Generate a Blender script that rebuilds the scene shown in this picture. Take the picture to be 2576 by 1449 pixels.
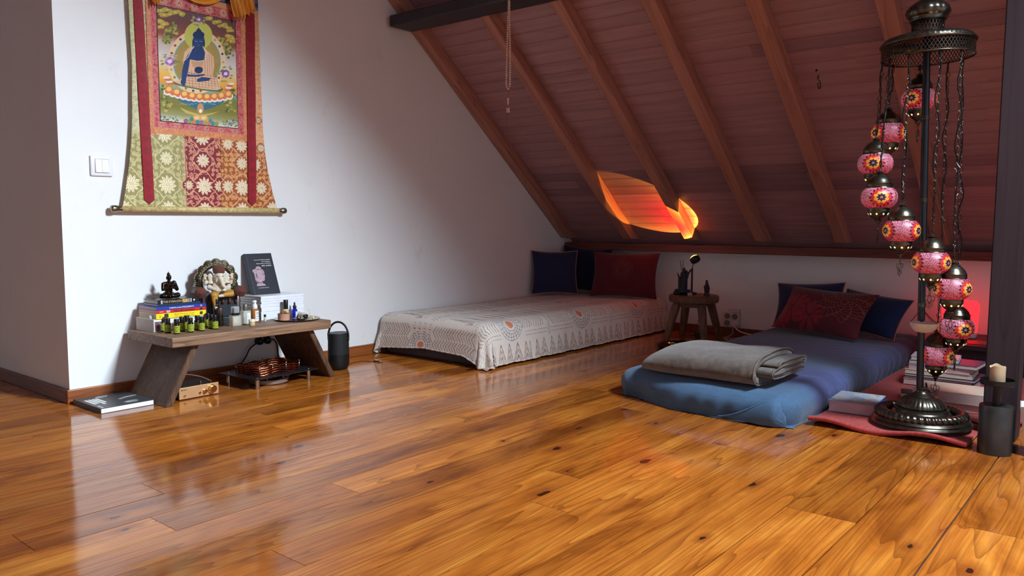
import bpy, bmesh, math, random
import numpy as np
from mathutils import Vector, Matrix, Euler

for _o in list(bpy.data.objects):
    bpy.data.objects.remove(_o)
scene = bpy.context.scene
COL = scene.collection
PI = math.pi
random.seed(11)
rng = np.random.default_rng(11)

# ------------------------------------------------------------------ camera
YAW, PITCH, ROLL, CAMH, FPX = math.radians(39.5), math.radians(-4.87), math.radians(0.1), 0.80, 1990.0
fw = Vector((math.cos(YAW) * math.cos(PITCH), math.sin(YAW) * math.cos(PITCH), math.sin(PITCH)))
rt = fw.cross(Vector((0, 0, 1))).normalized()
up = rt.cross(fw)
rt2 = rt * math.cos(ROLL) + up * math.sin(ROLL)
up2 = up * math.cos(ROLL) - rt * math.sin(ROLL)
cam_data = bpy.data.cameras.new('camera')
cam = bpy.data.objects.new('camera', cam_data)
COL.objects.link(cam)
cam.matrix_world = Matrix(((rt2.x, up2.x, -fw.x, 0), (rt2.y, up2.y, -fw.y, 0), (rt2.z, up2.z, -fw.z, CAMH), (0, 0, 0, 1)))
cam_data.sensor_width = 36.0
cam_data.lens = 36.0 * FPX / 2576.0
cam_data.clip_start = 0.02
scene.camera = cam

# ------------------------------------------------------------------ world, daylight, exposure
scene.view_settings.view_transform = 'Standard'
scene.view_settings.look = 'None'
scene.view_settings.gamma = 1.0
scene.view_settings.use_curve_mapping = False
scene.view_settings.exposure = 0.2
world = bpy.data.worlds.new('world')
scene.world = world
world.use_nodes = True
world.node_tree.nodes['Background'].inputs[0].default_value = (0.88, 0.88, 1.0, 1)
world.node_tree.nodes['Background'].inputs[1].default_value = 0.55


def area(name, loc, direction, sx, sy, power, col):
    d = bpy.data.lights.new(name, 'AREA')
    d.shape = 'RECTANGLE'
    d.size, d.size_y = sx, sy
    d.energy = power
    d.color = col
    o = bpy.data.objects.new(name, d)
    COL.objects.link(o)
    o.location = loc
    o.rotation_euler = Vector(direction).to_track_quat('-Z', 'Y').to_euler()
    return o


# daylight falling through the roof window (window_1), which sits in the slope to the right of the frame
SL = 0.8116
NRM = Vector((SL, 0, 1)).normalized()          # roof slope normal, pointing out of the room
P0 = Vector((5.076, 3.66, 0.637))              # on the underside of the rafters


def slope_z(x, off=0.0):
    return P0.z + SL * (P0.x - x) + off * math.sqrt(1 + SL * SL)


WX0, WX1, WY0, WY1 = 2.25, 2.85, -0.98, -0.22
wc = Vector(((WX0 + WX1) / 2, (WY0 + WY1) / 2, slope_z((WX0 + WX1) / 2, 0.16)))
area('roof_window_daylight', wc, -NRM, 0.70, 0.74, 330.0, (0.74, 0.88, 1.0))
# added lamp outside, aimed through the window opening to brighten the gable wall
_aim = (Vector((1.95, 3.6, 0.75)) - wc).normalized()
area('added_light_outside', wc - _aim * 2.4, _aim, 1.5, 1.5, 2700.0, (0.76, 0.89, 1.0))

# ------------------------------------------------------------------ helpers


def lin(c):
    c = c / 255.0
    return c / 12.92 if c <= 0.04045 else ((c + 0.055) / 1.055) ** 2.4


def S(r, g, b):
    return (lin(r), lin(g), lin(b))


def nodes_of(name):
    m = bpy.data.materials.new(name)
    m.use_nodes = True
    nt = m.node_tree
    return m, nt, nt.nodes, nt.links, nt.nodes['Principled BSDF']


def mth(N, Lk, op, a, b=None, c=None):
    n = N.new('ShaderNodeMath')
    n.operation = op
    for i, v in enumerate((a, b, c)):
        if v is None:
            continue
        if isinstance(v, (int, float)):
            n.inputs[i].default_value = v
        else:
            Lk.new(v, n.inputs[i])
    return n.outputs[0]


def noise(N, Lk, vec, scale, detail=3, rough=0.55, dist=0.0):
    n = N.new('ShaderNodeTexNoise')
    n.inputs['Scale'].default_value = scale
    n.inputs['Detail'].default_value = detail
    n.inputs['Roughness'].default_value = rough
    n.inputs['Distortion'].default_value = dist
    if vec is not None:
        Lk.new(vec, n.inputs['Vector'])
    return n.outputs['Fac']


def mapping(N, Lk, vec, scale=(1, 1, 1), rot=(0, 0, 0), loc=(0, 0, 0)):
    n = N.new('ShaderNodeMapping')
    n.inputs['Scale'].default_value = scale
    n.inputs['Rotation'].default_value = rot
    n.inputs['Location'].default_value = loc
    Lk.new(vec, n.inputs['Vector'])
    return n.outputs[0]


def ramp(N, Lk, fac, stops, interp='LINEAR'):
    n = N.new('ShaderNodeValToRGB')
    cr = n.color_ramp
    cr.interpolation = interp
    while len(cr.elements) < len(stops):
        cr.elements.new(0.5)
    for e, (p, c) in zip(cr.elements, stops):
        e.position = p
        e.color = (*c, 1)
    Lk.new(fac, n.inputs[0])
    return n.outputs[0]


def mixc(N, Lk, fac, a, b, mode='MIX'):
    n = N.new('ShaderNodeMix')
    n.data_type = 'RGBA'
    n.blend_type = mode
    for key, v in ((0, fac), (6, a), (7, b)):
        if isinstance(v, (int, float)):
            n.inputs[key].default_value = v
        elif isinstance(v, tuple):
            n.inputs[key].default_value = (*v, 1)
        else:
            Lk.new(v, n.inputs[key])
    return n.outputs[2]


def bump(N, Lk, P, h, strength, dist=0.01):
    b = N.new('ShaderNodeBump')
    b.inputs['Strength'].default_value = strength
    b.inputs['Distance'].default_value = dist
    Lk.new(h, b.inputs['Height'])
    Lk.new(b.outputs[0], P.inputs['Normal'])


def mat(name, col, rough=0.5, metal=0.0, spec=0.5, var=0.12, vscale=14.0, bmp=0.0, bscale=120.0, bdist=0.002, sheen=0.0,
        coat=0.0, emit=None, estr=0.0, trans=0.0, alpha=1.0, ior=1.45):
    m, nt, N, Lk, P = nodes_of(name)
    tc = N.new('ShaderNodeTexCoord').outputs['Object']
    f = noise(N, Lk, tc, vscale, 4)
    c0 = tuple(max(0, x * (1 - var)) for x in col)
    c1 = tuple(min(1, x * (1 + var)) for x in col)
    Lk.new(ramp(N, Lk, f, [(0.3, c0), (0.7, c1)]), P.inputs['Base Color'])
    P.inputs['Roughness'].default_value = rough
    P.inputs['Metallic'].default_value = metal
    P.inputs['Specular IOR Level'].default_value = spec
    P.inputs['Sheen Weight'].default_value = sheen
    P.inputs['Coat Weight'].default_value = coat
    P.inputs['Transmission Weight'].default_value = trans
    P.inputs['IOR'].default_value = ior
    P.inputs['Alpha'].default_value = alpha
    if emit is not None:
        P.inputs['Emission Color'].default_value = (*emit, 1)
        P.inputs['Emission Strength'].default_value = estr
    if bmp:
        bump(N, Lk, P, noise(N, Lk, tc, bscale, 3), bmp, bdist)
    return m


def glassy(name, col, rough=0.05, clear=0.75):
    """thin clear or tinted glass: lets light straight through, with a glossy surface"""
    m, nt, N, Lk, P = nodes_of(name)
    tc = N.new('ShaderNodeTexCoord').outputs['Object']
    f = noise(N, Lk, tc, 30, 2)
    P.inputs['Roughness'].default_value = rough
    Lk.new(ramp(N, Lk, f, [(0, tuple(x * 0.95 for x in col)), (1, col)]), P.inputs['Base Color'])
    t = N.new('ShaderNodeBsdfTransparent')
    t.inputs[0].default_value = (*col, 1)
    mx = N.new('ShaderNodeMixShader')
    mx.inputs[0].default_value = clear
    Lk.new(P.outputs[0], mx.inputs[1])
    Lk.new(t.outputs[0], mx.inputs[2])
    Lk.new(mx.outputs[0], N['Material Output'].inputs['Surface'])
    return m


def attr_mat(name, rough=0.7, spec=0.3, sheen=0.0, bmp=0.0, bscale=600, bdist=0.0006, estr=0.0, metal=0.0):
    """colours come from a per-face pattern computed in this script (weave, print, mosaic)"""
    m, nt, N, Lk, P = nodes_of(name)
    a = N.new('ShaderNodeAttribute')
    a.attribute_name = 'Col'
    tc = N.new('ShaderNodeTexCoord').outputs['Object']
    f = noise(N, Lk, tc, 60, 3)
    g = ramp(N, Lk, f, [(0.2, (0.93,) * 3), (0.8, (1.0,) * 3)])
    col = mixc(N, Lk, 1.0, a.outputs['Color'], g, 'MULTIPLY')
    Lk.new(col, P.inputs['Base Color'])
    P.inputs['Roughness'].default_value = rough
    P.inputs['Specular IOR Level'].default_value = spec
    P.inputs['Sheen Weight'].default_value = sheen
    P.inputs['Metallic'].default_value = metal
    if estr:
        Lk.new(col, P.inputs['Emission Color'])
        P.inputs['Emission Strength'].default_value = estr
    if bmp:
        bump(N, Lk, P, noise(N, Lk, tc, bscale, 2), bmp, bdist)
    return m


def wood(name, dark, light, axis=0, rough=0.45, fine=1.0, spec=0.4, bmp=0.15, detail_dark=None):
    m, nt, N, Lk, P = nodes_of(name)
    tc = N.new('ShaderNodeTexCoord').outputs['Object']
    sc = [14 * fine, 14 * fine, 14 * fine]
    sc[axis] = 0.9 * fine
    v = mapping(N, Lk, tc, tuple(sc))
    f = noise(N, Lk, v, 1.6, 5, 0.62, 0.8)
    rings = mth(N, Lk, 'FRACT', mth(N, Lk, 'MULTIPLY', noise(N, Lk, v, 0.55, 2, 0.5, 0.4), 9.0))
    c = ramp(N, Lk, f, [(0.28, dark), (0.5, tuple((a + b) / 2 for a, b in zip(dark, light))), (0.72, light)])
    c = mixc(N, Lk, mth(N, Lk, 'MULTIPLY', mth(N, Lk, 'POWER', rings, 5.0), 0.6), c, detail_dark or tuple(x * 0.55 for x in dark))
    Lk.new(c, P.inputs['Base Color'])
    P.inputs['Roughness'].default_value = rough
    P.inputs['Specular IOR Level'].default_value = spec
    if bmp:
        bump(N, Lk, P, f, bmp, 0.003)
    return m


# ---- mesh builders
def BM():
    return bmesh.new()


def box(bm, x0, x1, y0, y1, z0, z1, M=None, bev=0.0, seg=2):
    vs = [bm.verts.new((x, y, z)) for x in (x0, x1) for y in (y0, y1) for z in (z0, z1)]
    fs = [(0, 1, 3, 2), (4, 6, 7, 5), (0, 4, 5, 1), (2, 3, 7, 6), (0, 2, 6, 4), (1, 5, 7, 3)]
    F = [bm.faces.new([vs[i] for i in f]) for f in fs]
    if M is not None:
        for v in vs:
            v.co = M @ v.co
    if bev:
        es = list({e for f in F for e in f.edges})
        bmesh.ops.bevel(bm, geom=es, offset=bev, segments=seg, affect='EDGES', profile=0.5)
    return bm


def prism(bm, pts, axis_vec, M=None):
    """closed polygon pts (3D) extruded along axis_vec"""
    a = [bm.verts.new(p) for p in pts]
    b = [bm.verts.new(Vector(p) + Vector(axis_vec)) for p in pts]
    if M is not None:
        for v in a + b:
            v.co = M @ v.co
    n = len(pts)
    bm.faces.new(a)
    bm.faces.new(b[::-1])
    for i in range(n):
        bm.faces.new((a[i], b[i], b[(i + 1) % n], a[(i + 1) % n]))
    return bm


def lathe(bm, prof, n=32, M=None, fn=None, cap0=True, cap1=True):
    rings = []
    for k, (r, z) in enumerate(prof):
        ring = []
        for i in range(n):
            t = 2 * PI * i / n
            rr = r if fn is None else fn(r, z, t, k)
            p = Vector((rr * math.cos(t), rr * math.sin(t), z))
            ring.append(bm.verts.new(M @ p if M is not None else p))
        rings.append(ring)
    for a, b in zip(rings, rings[1:]):
        for i in range(n):
            bm.faces.new((a[i], a[(i + 1) % n], b[(i + 1) % n], b[i]))
    if cap0:
        bm.faces.new(rings[0][::-1])
    if cap1:
        bm.faces.new(rings[-1])
    return bm


def frame_for(d):
    d = Vector(d).normalized()
    u = d.orthogonal().normalized()
    return d, u, d.cross(u)


def cyl(bm, p0, p1, r0, r1=None, n=16):
    r1 = r0 if r1 is None else r1
    p0, p1 = Vector(p0), Vector(p1)
    d, u, w = frame_for(p1 - p0)
    a, b = [], []
    for i in range(n):
        t = 2 * PI * i / n
        e = u * math.cos(t) + w * math.sin(t)
        a.append(bm.verts.new(p0 + e * r0))
        b.append(bm.verts.new(p1 + e * r1))
    for i in range(n):
        bm.faces.new((a[i], a[(i + 1) % n], b[(i + 1) % n], b[i]))
    bm.faces.new(a[::-1])
    bm.faces.new(b)
    return bm


def smooth_path(pts, k=8):
    P = [Vector(p) for p in pts]
    P = [P[0] * 2 - P[1]] + P + [P[-1] * 2 - P[-2]]
    out = []
    for i in range(1, len(P) - 2):
        for j in range(k):
            t = j / k
            a, b, c, d = P[i - 1], P[i], P[i + 1], P[i + 2]
            out.append(0.5 * ((2 * b) + (c - a) * t + (2 * a - 5 * b + 4 * c - d) * t * t + (3 * b - a - 3 * c + d) * t ** 3))
    out.append(P[-2])
    return out


def tube(bm, pts, r, n=8, closed=False):
    P = [Vector(p) for p in pts]
    m = len(P)
    rings = []
    ref = None
    for i, p in enumerate(P):
        a = P[(i - 1) % m] if (closed or i > 0) else p
        b = P[(i + 1) % m] if (closed or i < m - 1) else p
        d = (b - a)
        if d.length < 1e-9:
            d = Vector((0, 0, 1))
        d.normalize()
        if ref is None:
            ref = d.orthogonal().normalized()
        u = ref - d * ref.dot(d)
        if u.length < 1e-6:
            u = d.orthogonal()
        u.normalize()
        ref = u
        w = d.cross(u)
        rr = r[i] if isinstance(r, (list, tuple)) else r
        rings.append([bm.verts.new(p + (u * math.cos(2 * PI * j / n) + w * math.sin(2 * PI * j / n)) * rr) for j in range(n)])
    for i in range(m if closed else m - 1):
        a, b = rings[i], rings[(i + 1) % m]
        for j in range(n):
            bm.faces.new((a[j], a[(j + 1) % n], b[(j + 1) % n], b[j]))
    if not closed:
        bm.faces.new(rings[0][::-1])
        bm.faces.new(rings[-1])
    return bm


def ell(bm, c, r, M=None, seg=16, rings=10):
    if isinstance(r, (int, float)):
        r = (r, r, r)
    mt = Matrix.Translation(Vector(c)) @ (M if M is not None else Matrix.Identity(4)) @ Matrix.Diagonal((*r, 1))
    bmesh.ops.create_uvsphere(bm, u_segments=seg, v_segments=rings, radius=1.0, matrix=mt)
    return bm


def capsule(bm, p0, p1, r0, r1=None, n=14):
    """tapered limb with rounded ends, one closed surface"""
    r1 = r0 if r1 is None else r1
    p0, p1 = Vector(p0), Vector(p1)
    d = p1 - p0
    L = max(d.length, 1e-6)
    pts, rad = [], []
    dn = d / L
    for a in (-80, -50, -20):
        pts.append(p0 + dn * r0 * math.sin(math.radians(a)))
        rad.append(r0 * math.cos(math.radians(a)))
    for k in range(1, 4):
        t = k / 4
        pts.append(p0 + d * t)
        rad.append(r0 + (r1 - r0) * t)
    for a in (20, 50, 80):
        pts.append(p1 + dn * r1 * math.sin(math.radians(a)))
        rad.append(r1 * math.cos(math.radians(a)))
    return tube(bm, pts, rad, n)


def finish(me, smooth):
    if smooth:
        me.polygons.foreach_set('use_smooth', [True] * len(me.polygons))
    me.update()


def place(name, me, m, parent=None, label=None):
    o = bpy.data.objects.new(name, me)
    COL.objects.link(o)
    if m is not None:
        me.materials.clear()
        me.materials.append(m)
    if parent is not None:
        o.parent = parent
    if label:
        o['label'] = label
    return o


def obj(name, bm, m, parent=None, smooth=False, label=None, autos=None):
    bmesh.ops.recalc_face_normals(bm, faces=bm.faces[:])
    me = bpy.data.meshes.new(name)
    bm.to_mesh(me)
    bm.free()
    finish(me, smooth)
    if smooth and autos:
        me.set_sharp_from_angle(angle=math.radians(autos))
    return place(name, me, m, parent, label)


def baked(o, name, m, parent=None, smooth=True, label=None):
    """evaluate a temporary object's modifiers or curve into a plain mesh"""
    dg = bpy.context.evaluated_depsgraph_get()
    dg.update()
    me = bpy.data.meshes.new_from_object(o.evaluated_get(dg))
    data = o.data
    bpy.data.objects.remove(o)
    finish(me, smooth)
    me.name = name
    return place(name, me, m, parent, label)


def organic(name, bm, m, parent=None, voxel=0.002, smooth_it=3, label=None):
    """fuses overlapping limbs into one continuous skin"""
    bmesh.ops.recalc_face_normals(bm, faces=bm.faces[:])
    me = bpy.data.meshes.new('tmp')
    bm.to_mesh(me)
    bm.free()
    o = bpy.data.objects.new('tmp', me)
    COL.objects.link(o)
    r = o.modifiers.new('r', 'REMESH')
    r.mode = 'VOXEL'
    r.voxel_size = voxel
    s = o.modifiers.new('s', 'SMOOTH')
    s.factor = 0.5
    s.iterations = smooth_it
    return baked(o, name, m, parent, True, label)


def textmesh(name, body, height, m, parent, M, width=None, extrude=0.0002, align='LEFT', label=None, bold=0.0):
    cu = bpy.data.curves.new(name, 'FONT')
    cu.body = body
    cu.size = 1.0
    cu.extrude = 0.0
    cu.offset = bold
    cu.align_x = align
    o = bpy.data.objects.new(name, cu)
    COL.objects.link(o)
    dg = bpy.context.evaluated_depsgraph_get()
    dg.update()
    me = bpy.data.meshes.new_from_object(o.evaluated_get(dg))
    bpy.data.objects.remove(o)
    xs = [v.co.x for v in me.vertices] or [0]
    w = max(xs) - min(xs)
    sy = height / 0.70
    sx = sy if width is None else width / max(w, 1e-6)
    bm = bmesh.new()
    bm.from_mesh(me)
    r = bmesh.ops.extrude_face_region(bm, geom=bm.faces[:])
    for v in r['geom']:
        if isinstance(v, bmesh.types.BMVert):
            v.co.z += extrude / max(sy, 1e-6)
    for v in bm.verts:
        v.co = M @ Vector((v.co.x * sx, v.co.y * sy, v.co.z * sy))
    bm.to_mesh(me)
    bm.free()
    me.name = name
    return place(name, me, m, parent, label)


def axes(o, x, y):
    """matrix with origin o, text direction x, text up y"""
    x, y = Vector(x).normalized(), Vector(y).normalized()
    z = x.cross(y)
    return Matrix(((x.x, y.x, z.x, o[0]), (x.y, y.y, z.y, o[1]), (x.z, y.z, z.z, o[2]), (0, 0, 0, 1)))


def thing(name, label, cat, loc=(0, 0, 0), rotz=0.0, group=None):
    o = bpy.data.objects.new(name, None)
    COL.objects.link(o)
    o.empty_display_size = 0.05
    o.location = loc
    o.rotation_euler = (0, 0, rotz)
    o['label'] = label
    o['category'] = cat
    if group:
        o['group'] = group
    return o


def tag(o, label, cat, group=None):
    o['label'] = label
    o['category'] = cat
    if group:
        o['group'] = group
    return o


def struct(name, bm, m, smooth=False, label=None):
    o = obj(name, bm, m, None, smooth)
    o['kind'] = 'structure'
    if label:
        o['label'] = label
    return o


def dup(root, loc, rotz, label):
    r = root.copy()
    COL.objects.link(r)
    r.location = loc
    r.rotation_euler = (0, 0, rotz)
    r['label'] = label
    for ch in list(root.children):
        c = ch.copy()
        COL.objects.link(c)
        c.parent = r
        for g in list(ch.children):
            d = g.copy()
            COL.objects.link(d)
            d.parent = c
    return r


def grid_mesh(name, P, C, m, parent=None, smooth=True, wrap=False, label=None, back=0.0):
    """P (a,b,3) points, C (a-1,b-1,3) linear colours or None"""
    P = np.asarray(P, dtype=np.float64)
    a, b = P.shape[:2]
    idx = np.arange(a * b).reshape(a, b)
    q = np.stack([idx[:-1, :-1], idx[:-1, 1:], idx[1:, 1:], idx[1:, :-1]], -1).reshape(-1, 4)
    me = bpy.data.meshes.new(name)
    me.vertices.add(a * b)
    me.vertices.foreach_set('co', P.reshape(-1).astype(np.float32))
    nf = len(q)
    me.loops.add(nf * 4)
    me.loops.foreach_set('vertex_index', q.reshape(-1).astype(np.int32))
    me.polygons.add(nf)
    me.polygons.foreach_set('loop_start', (np.arange(nf) * 4).astype(np.int32))
    me.polygons.foreach_set('loop_total', np.full(nf, 4, dtype=np.int32))
    if C is not None:
        at = me.attributes.new('Col', 'FLOAT_COLOR', 'FACE')
        cc = np.ones((nf, 4), dtype=np.float32)
        cc[:, :3] = np.asarray(C).reshape(-1, 3)
        at.data.foreach_set('color', cc.reshape(-1))
    me.update(calc_edges=True)
    me.validate()
    finish(me, smooth)
    o = place(name, me, m, parent, label)
    if back:
        s = o.modifiers.new('thickness', 'SOLIDIFY')
        s.thickness = back
        s.offset = -1
    return o


class Cv:
    """a small painter for woven and printed patterns: coordinates in metres, sRGB colours"""

    def __init__(self, x0, x1, y0, y1, res, bg):
        self.x0, self.y0, self.res = x0, y0, res
        self.W, self.H = int((x1 - x0) * res) + 1, int((y1 - y0) * res) + 1
        self.a = np.zeros((self.H, self.W, 3), dtype=np.float32)
        self.a[:] = bg
        self.X = x0 + (np.arange(self.W) + 0.5) / res
        self.Y = y0 + (np.arange(self.H) + 0.5) / res

    def win(self, xa, xb, ya, yb):
        i0 = max(0, int((xa - self.x0) * self.res) - 1)
        i1 = min(self.W, int((xb - self.x0) * self.res) + 2)
        j0 = max(0, int((ya - self.y0) * self.res) - 1)
        j1 = min(self.H, int((yb - self.y0) * self.res) + 2)
        if i1 <= i0 or j1 <= j0:
            return None
        return slice(j0, j1), slice(i0, i1), self.X[None, i0:i1], self.Y[j0:j1, None]

    def put(self, w, mask, col, al=1.0):
        sub = self.a[w[0], w[1]]
        sub[mask] = sub[mask] * (1 - al) + np.array(col, dtype=np.float32) * al

    def rect(self, xa, xb, ya, yb, col, al=1.0):
        w = self.win(xa, xb, ya, yb)
        if w:
            self.put(w, (w[2] >= xa) & (w[2] <= xb) & (w[3] >= ya) & (w[3] <= yb), col, al)

    def ell(self, cx, cy, rx, ry, col, rot=0.0, al=1.0):
        R = max(rx, ry)
        w = self.win(cx - R, cx + R, cy - R, cy + R)
        if w:
            dx, dy = w[2] - cx, w[3] - cy
            c, s = math.cos(rot), math.sin(rot)
            self.put(w, ((dx * c + dy * s) / rx) ** 2 + ((dy * c - dx * s) / ry) ** 2 <= 1, col, al)

    def poly(self, pts, col, al=1.0):
        xs = [p[0] for p in pts]
        ys = [p[1] for p in pts]
        w = self.win(min(xs), max(xs), min(ys), max(ys))
        if not w:
            return
        X, Y = w[2], w[3]
        ins = np.zeros((Y.shape[0], X.shape[1]), dtype=bool)
        n = len(pts)
        for i in range(n):
            (xa, ya), (xb, yb) = pts[i], pts[(i + 1) % n]
            if ya == yb:
                continue
            cond = (ya > Y) != (yb > Y)
            ins ^= cond & (X < (xb - xa) * (Y - ya) / (yb - ya) + xa)
        self.put(w, ins, col, al)

    def line(self, pts, wd, col, al=1.0):
        h = wd / 2
        for (xa, ya), (xb, yb) in zip(pts, pts[1:]):
            w = self.win(min(xa, xb) - h, max(xa, xb) + h, min(ya, yb) - h, max(ya, yb) + h)
            if not w:
                continue
            dx, dy = xb - xa, yb - ya
            L2 = dx * dx + dy * dy + 1e-12
            t = np.clip(((w[2] - xa) * dx + (w[3] - ya) * dy) / L2, 0, 1)
            d = (w[2] - xa - t * dx) ** 2 + (w[3] - ya - t * dy) ** 2
            self.put(w, d <= h * h, col, al)

    def sample(self, X, Y, ss=0.0):
        out = 0
        offs = ((0, 0),) if not ss else ((-ss, -ss), (ss, -ss), (-ss, ss), (ss, ss))
        for ox, oy in offs:
            i = np.clip(((X + ox - self.x0) * self.res).astype(int), 0, self.W - 1)
            j = np.clip(((Y + oy - self.y0) * self.res).astype(int), 0, self.H - 1)
            out = out + self.a[j, i]
        c = np.clip(out / len(offs) / 255.0, 0, 1)
        return np.where(c <= 0.04045, c / 12.92, ((c + 0.055) / 1.055) ** 2.4)


def mids(P):
    return (P[:-1, :-1] + P[1:, :-1] + P[:-1, 1:] + P[1:, 1:]) / 4
# ------------------------------------------------------------------ materials of the room


def floor_material():
    m, nt, N, Lk, P = nodes_of('varnished_pine')
    tc = N.new('ShaderNodeTexCoord').outputs['Object']
    at = N.new('ShaderNodeAttribute')
    at.attribute_name = 'Col'
    sep = N.new('ShaderNodeSeparateColor')
    Lk.new(at.outputs['Color'], sep.inputs[0])
    r1, r2, r3 = sep.outputs[0], sep.outputs[1], sep.outputs[2]
    xyz = N.new('ShaderNodeSeparateXYZ')
    Lk.new(tc, xyz.inputs[0])
    cmb = N.new('ShaderNodeCombineXYZ')
    Lk.new(mth(N, Lk, 'MULTIPLY_ADD', r1, 31.0, xyz.outputs[0]), cmb.inputs[0])
    Lk.new(mth(N, Lk, 'MULTIPLY_ADD', r2, 17.0, xyz.outputs[1]), cmb.inputs[1])
    Lk.new(mth(N, Lk, 'MULTIPLY', r3, 23.0), cmb.inputs[2])
    v = cmb.outputs[0]
    # cathedral grain: contour lines of a stretched noise field
    vg = mapping(N, Lk, v, (0.36, 6.0, 1.0))
    fld = noise(N, Lk, vg, 1.0, 2, 0.4, 0.15)
    rg = mth(N, Lk, 'FRACT', mth(N, Lk, 'MULTIPLY', fld, 26.0))
    late = mth(N, Lk, 'POWER', rg, 4.0)
    fine = noise(N, Lk, mapping(N, Lk, v, (1.6, 150.0, 1.0)), 1.0, 4, 0.6)
    blot = noise(N, Lk, mapping(N, Lk, v, (1.3, 5.0, 1.0)), 1.6, 4, 0.6, 0.6)
    base = ramp(N, Lk, blot, [(0.28, S(128, 66, 20)), (0.48, S(186, 108, 38)), (0.74, S(218, 142, 56))])
    base = mixc(N, Lk, mth(N, Lk, 'MULTIPLY', late, 0.62), base, S(104, 48, 14))
    base = mixc(N, Lk, ramp(N, Lk, fine, [(0.40, (0, 0, 0)), (0.68, (0.46,) * 3)]), base, S(112, 52, 14))
    # plank to plank tone
    tone = ramp(N, Lk, r3, [(0.0, (0.66, 0.62, 0.58)), (0.35, (0.90, 0.87, 0.82)), (0.75, (1.0, 1.0, 1.0)), (1.0, (1.12, 1.12, 1.08))])
    base = mixc(N, Lk, 1.0, base, tone, 'MULTIPLY')
    # knots
    vo = N.new('ShaderNodeTexVoronoi')
    vo.voronoi_dimensions = '2D'
    vo.inputs['Scale'].default_value = 1.0
    vo.inputs['Randomness'].default_value = 1.0
    wob = N.new('ShaderNodeVectorMath')
    wob.operation = 'ADD'
    nz = N.new('ShaderNodeTexNoise')
    nz.inputs['Scale'].default_value = 26.0
    sc = N.new('ShaderNodeVectorMath')
    sc.operation = 'SCALE'
    sc.inputs['Scale'].default_value = 0.10
    Lk.new(tc, nz.inputs['Vector'])
    Lk.new(nz.outputs['Color'], sc.inputs[0])
    Lk.new(mapping(N, Lk, v, (2.3, 4.6, 1.0)), wob.inputs[0])
    Lk.new(sc.outputs[0], wob.inputs[1])
    Lk.new(wob.outputs[0], vo.inputs['Vector'])
    keep = N.new('ShaderNodeSeparateColor')
    Lk.new(vo.outputs['Color'], keep.inputs[0])
    size = mth(N, Lk, 'MULTIPLY', mth(N, Lk, 'GREATER_THAN', keep.outputs[0], 0.55), mth(N, Lk, 'MULTIPLY_ADD', mth(N, Lk, 'POWER', keep.outputs[1], 2.0), 0.055, 0.016))
    core = mth(N, Lk, 'LESS_THAN', vo.outputs['Distance'], size)
    halo = N.new('ShaderNodeMapRange')
    Lk.new(vo.outputs['Distance'], halo.inputs['Value'])
    Lk.new(mth(N, Lk, 'MULTIPLY', size, 5.0), halo.inputs['From Max'])
    Lk.new(size, halo.inputs['From Min'])
    halo.inputs['To Min'].default_value = 0.75
    halo.inputs['To Max'].default_value = 0.0
    hm = mth(N, Lk, 'MULTIPLY', halo.outputs[0], mth(N, Lk, 'GREATER_THAN', size, 0.001))
    base = mixc(N, Lk, mth(N, Lk, 'MINIMUM', hm, 0.7), base, S(120, 54, 20))
    base = mixc(N, Lk, mth(N, Lk, 'MULTIPLY', core, 0.92), base, S(40, 17, 10))
    Lk.new(base, P.inputs['Base Color'])
    rn = noise(N, Lk, tc, 5.0, 3)
    Lk.new(mth(N, Lk, 'MULTIPLY_ADD', rn, 0.10, 0.06), P.inputs['Roughness'])
    P.inputs['Specular IOR Level'].default_value = 0.5
    h = mth(N, Lk, 'ADD', mth(N, Lk, 'MULTIPLY', noise(N, Lk, tc, 3.5, 2), 1.0), mth(N, Lk, 'MULTIPLY', fine, 0.02))
    bump(N, Lk, P, h, 0.10, 0.02)
    return m


def plaster(name, c, spots=True):
    m, nt, N, Lk, P = nodes_of(name)
    tc = N.new('ShaderNodeTexCoord').outputs['Object']
    f = noise(N, Lk, tc, 1.8, 5, 0.6)
    col = ramp(N, Lk, f, [(0.3, tuple(x * 0.95 for x in c)), (0.7, c)])
    if spots:
        sm = noise(N, Lk, mapping(N, Lk, tc, (3.0, 3.0, 1.2)), 2.3, 6, 0.7, 0.5)
        col = mixc(N, Lk, ramp(N, Lk, sm, [(0.62, (0, 0, 0)), (0.74, (0.30,) * 3)]), col, S(196, 190, 180))
    Lk.new(col, P.inputs['Base Color'])
    P.inputs['Roughness'].default_value = 0.85
    P.inputs['Specular IOR Level'].default_value = 0.25
    bump(N, Lk, P, noise(N, Lk, tc, 40.0, 4), 0.12, 0.004)
    return m


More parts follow.
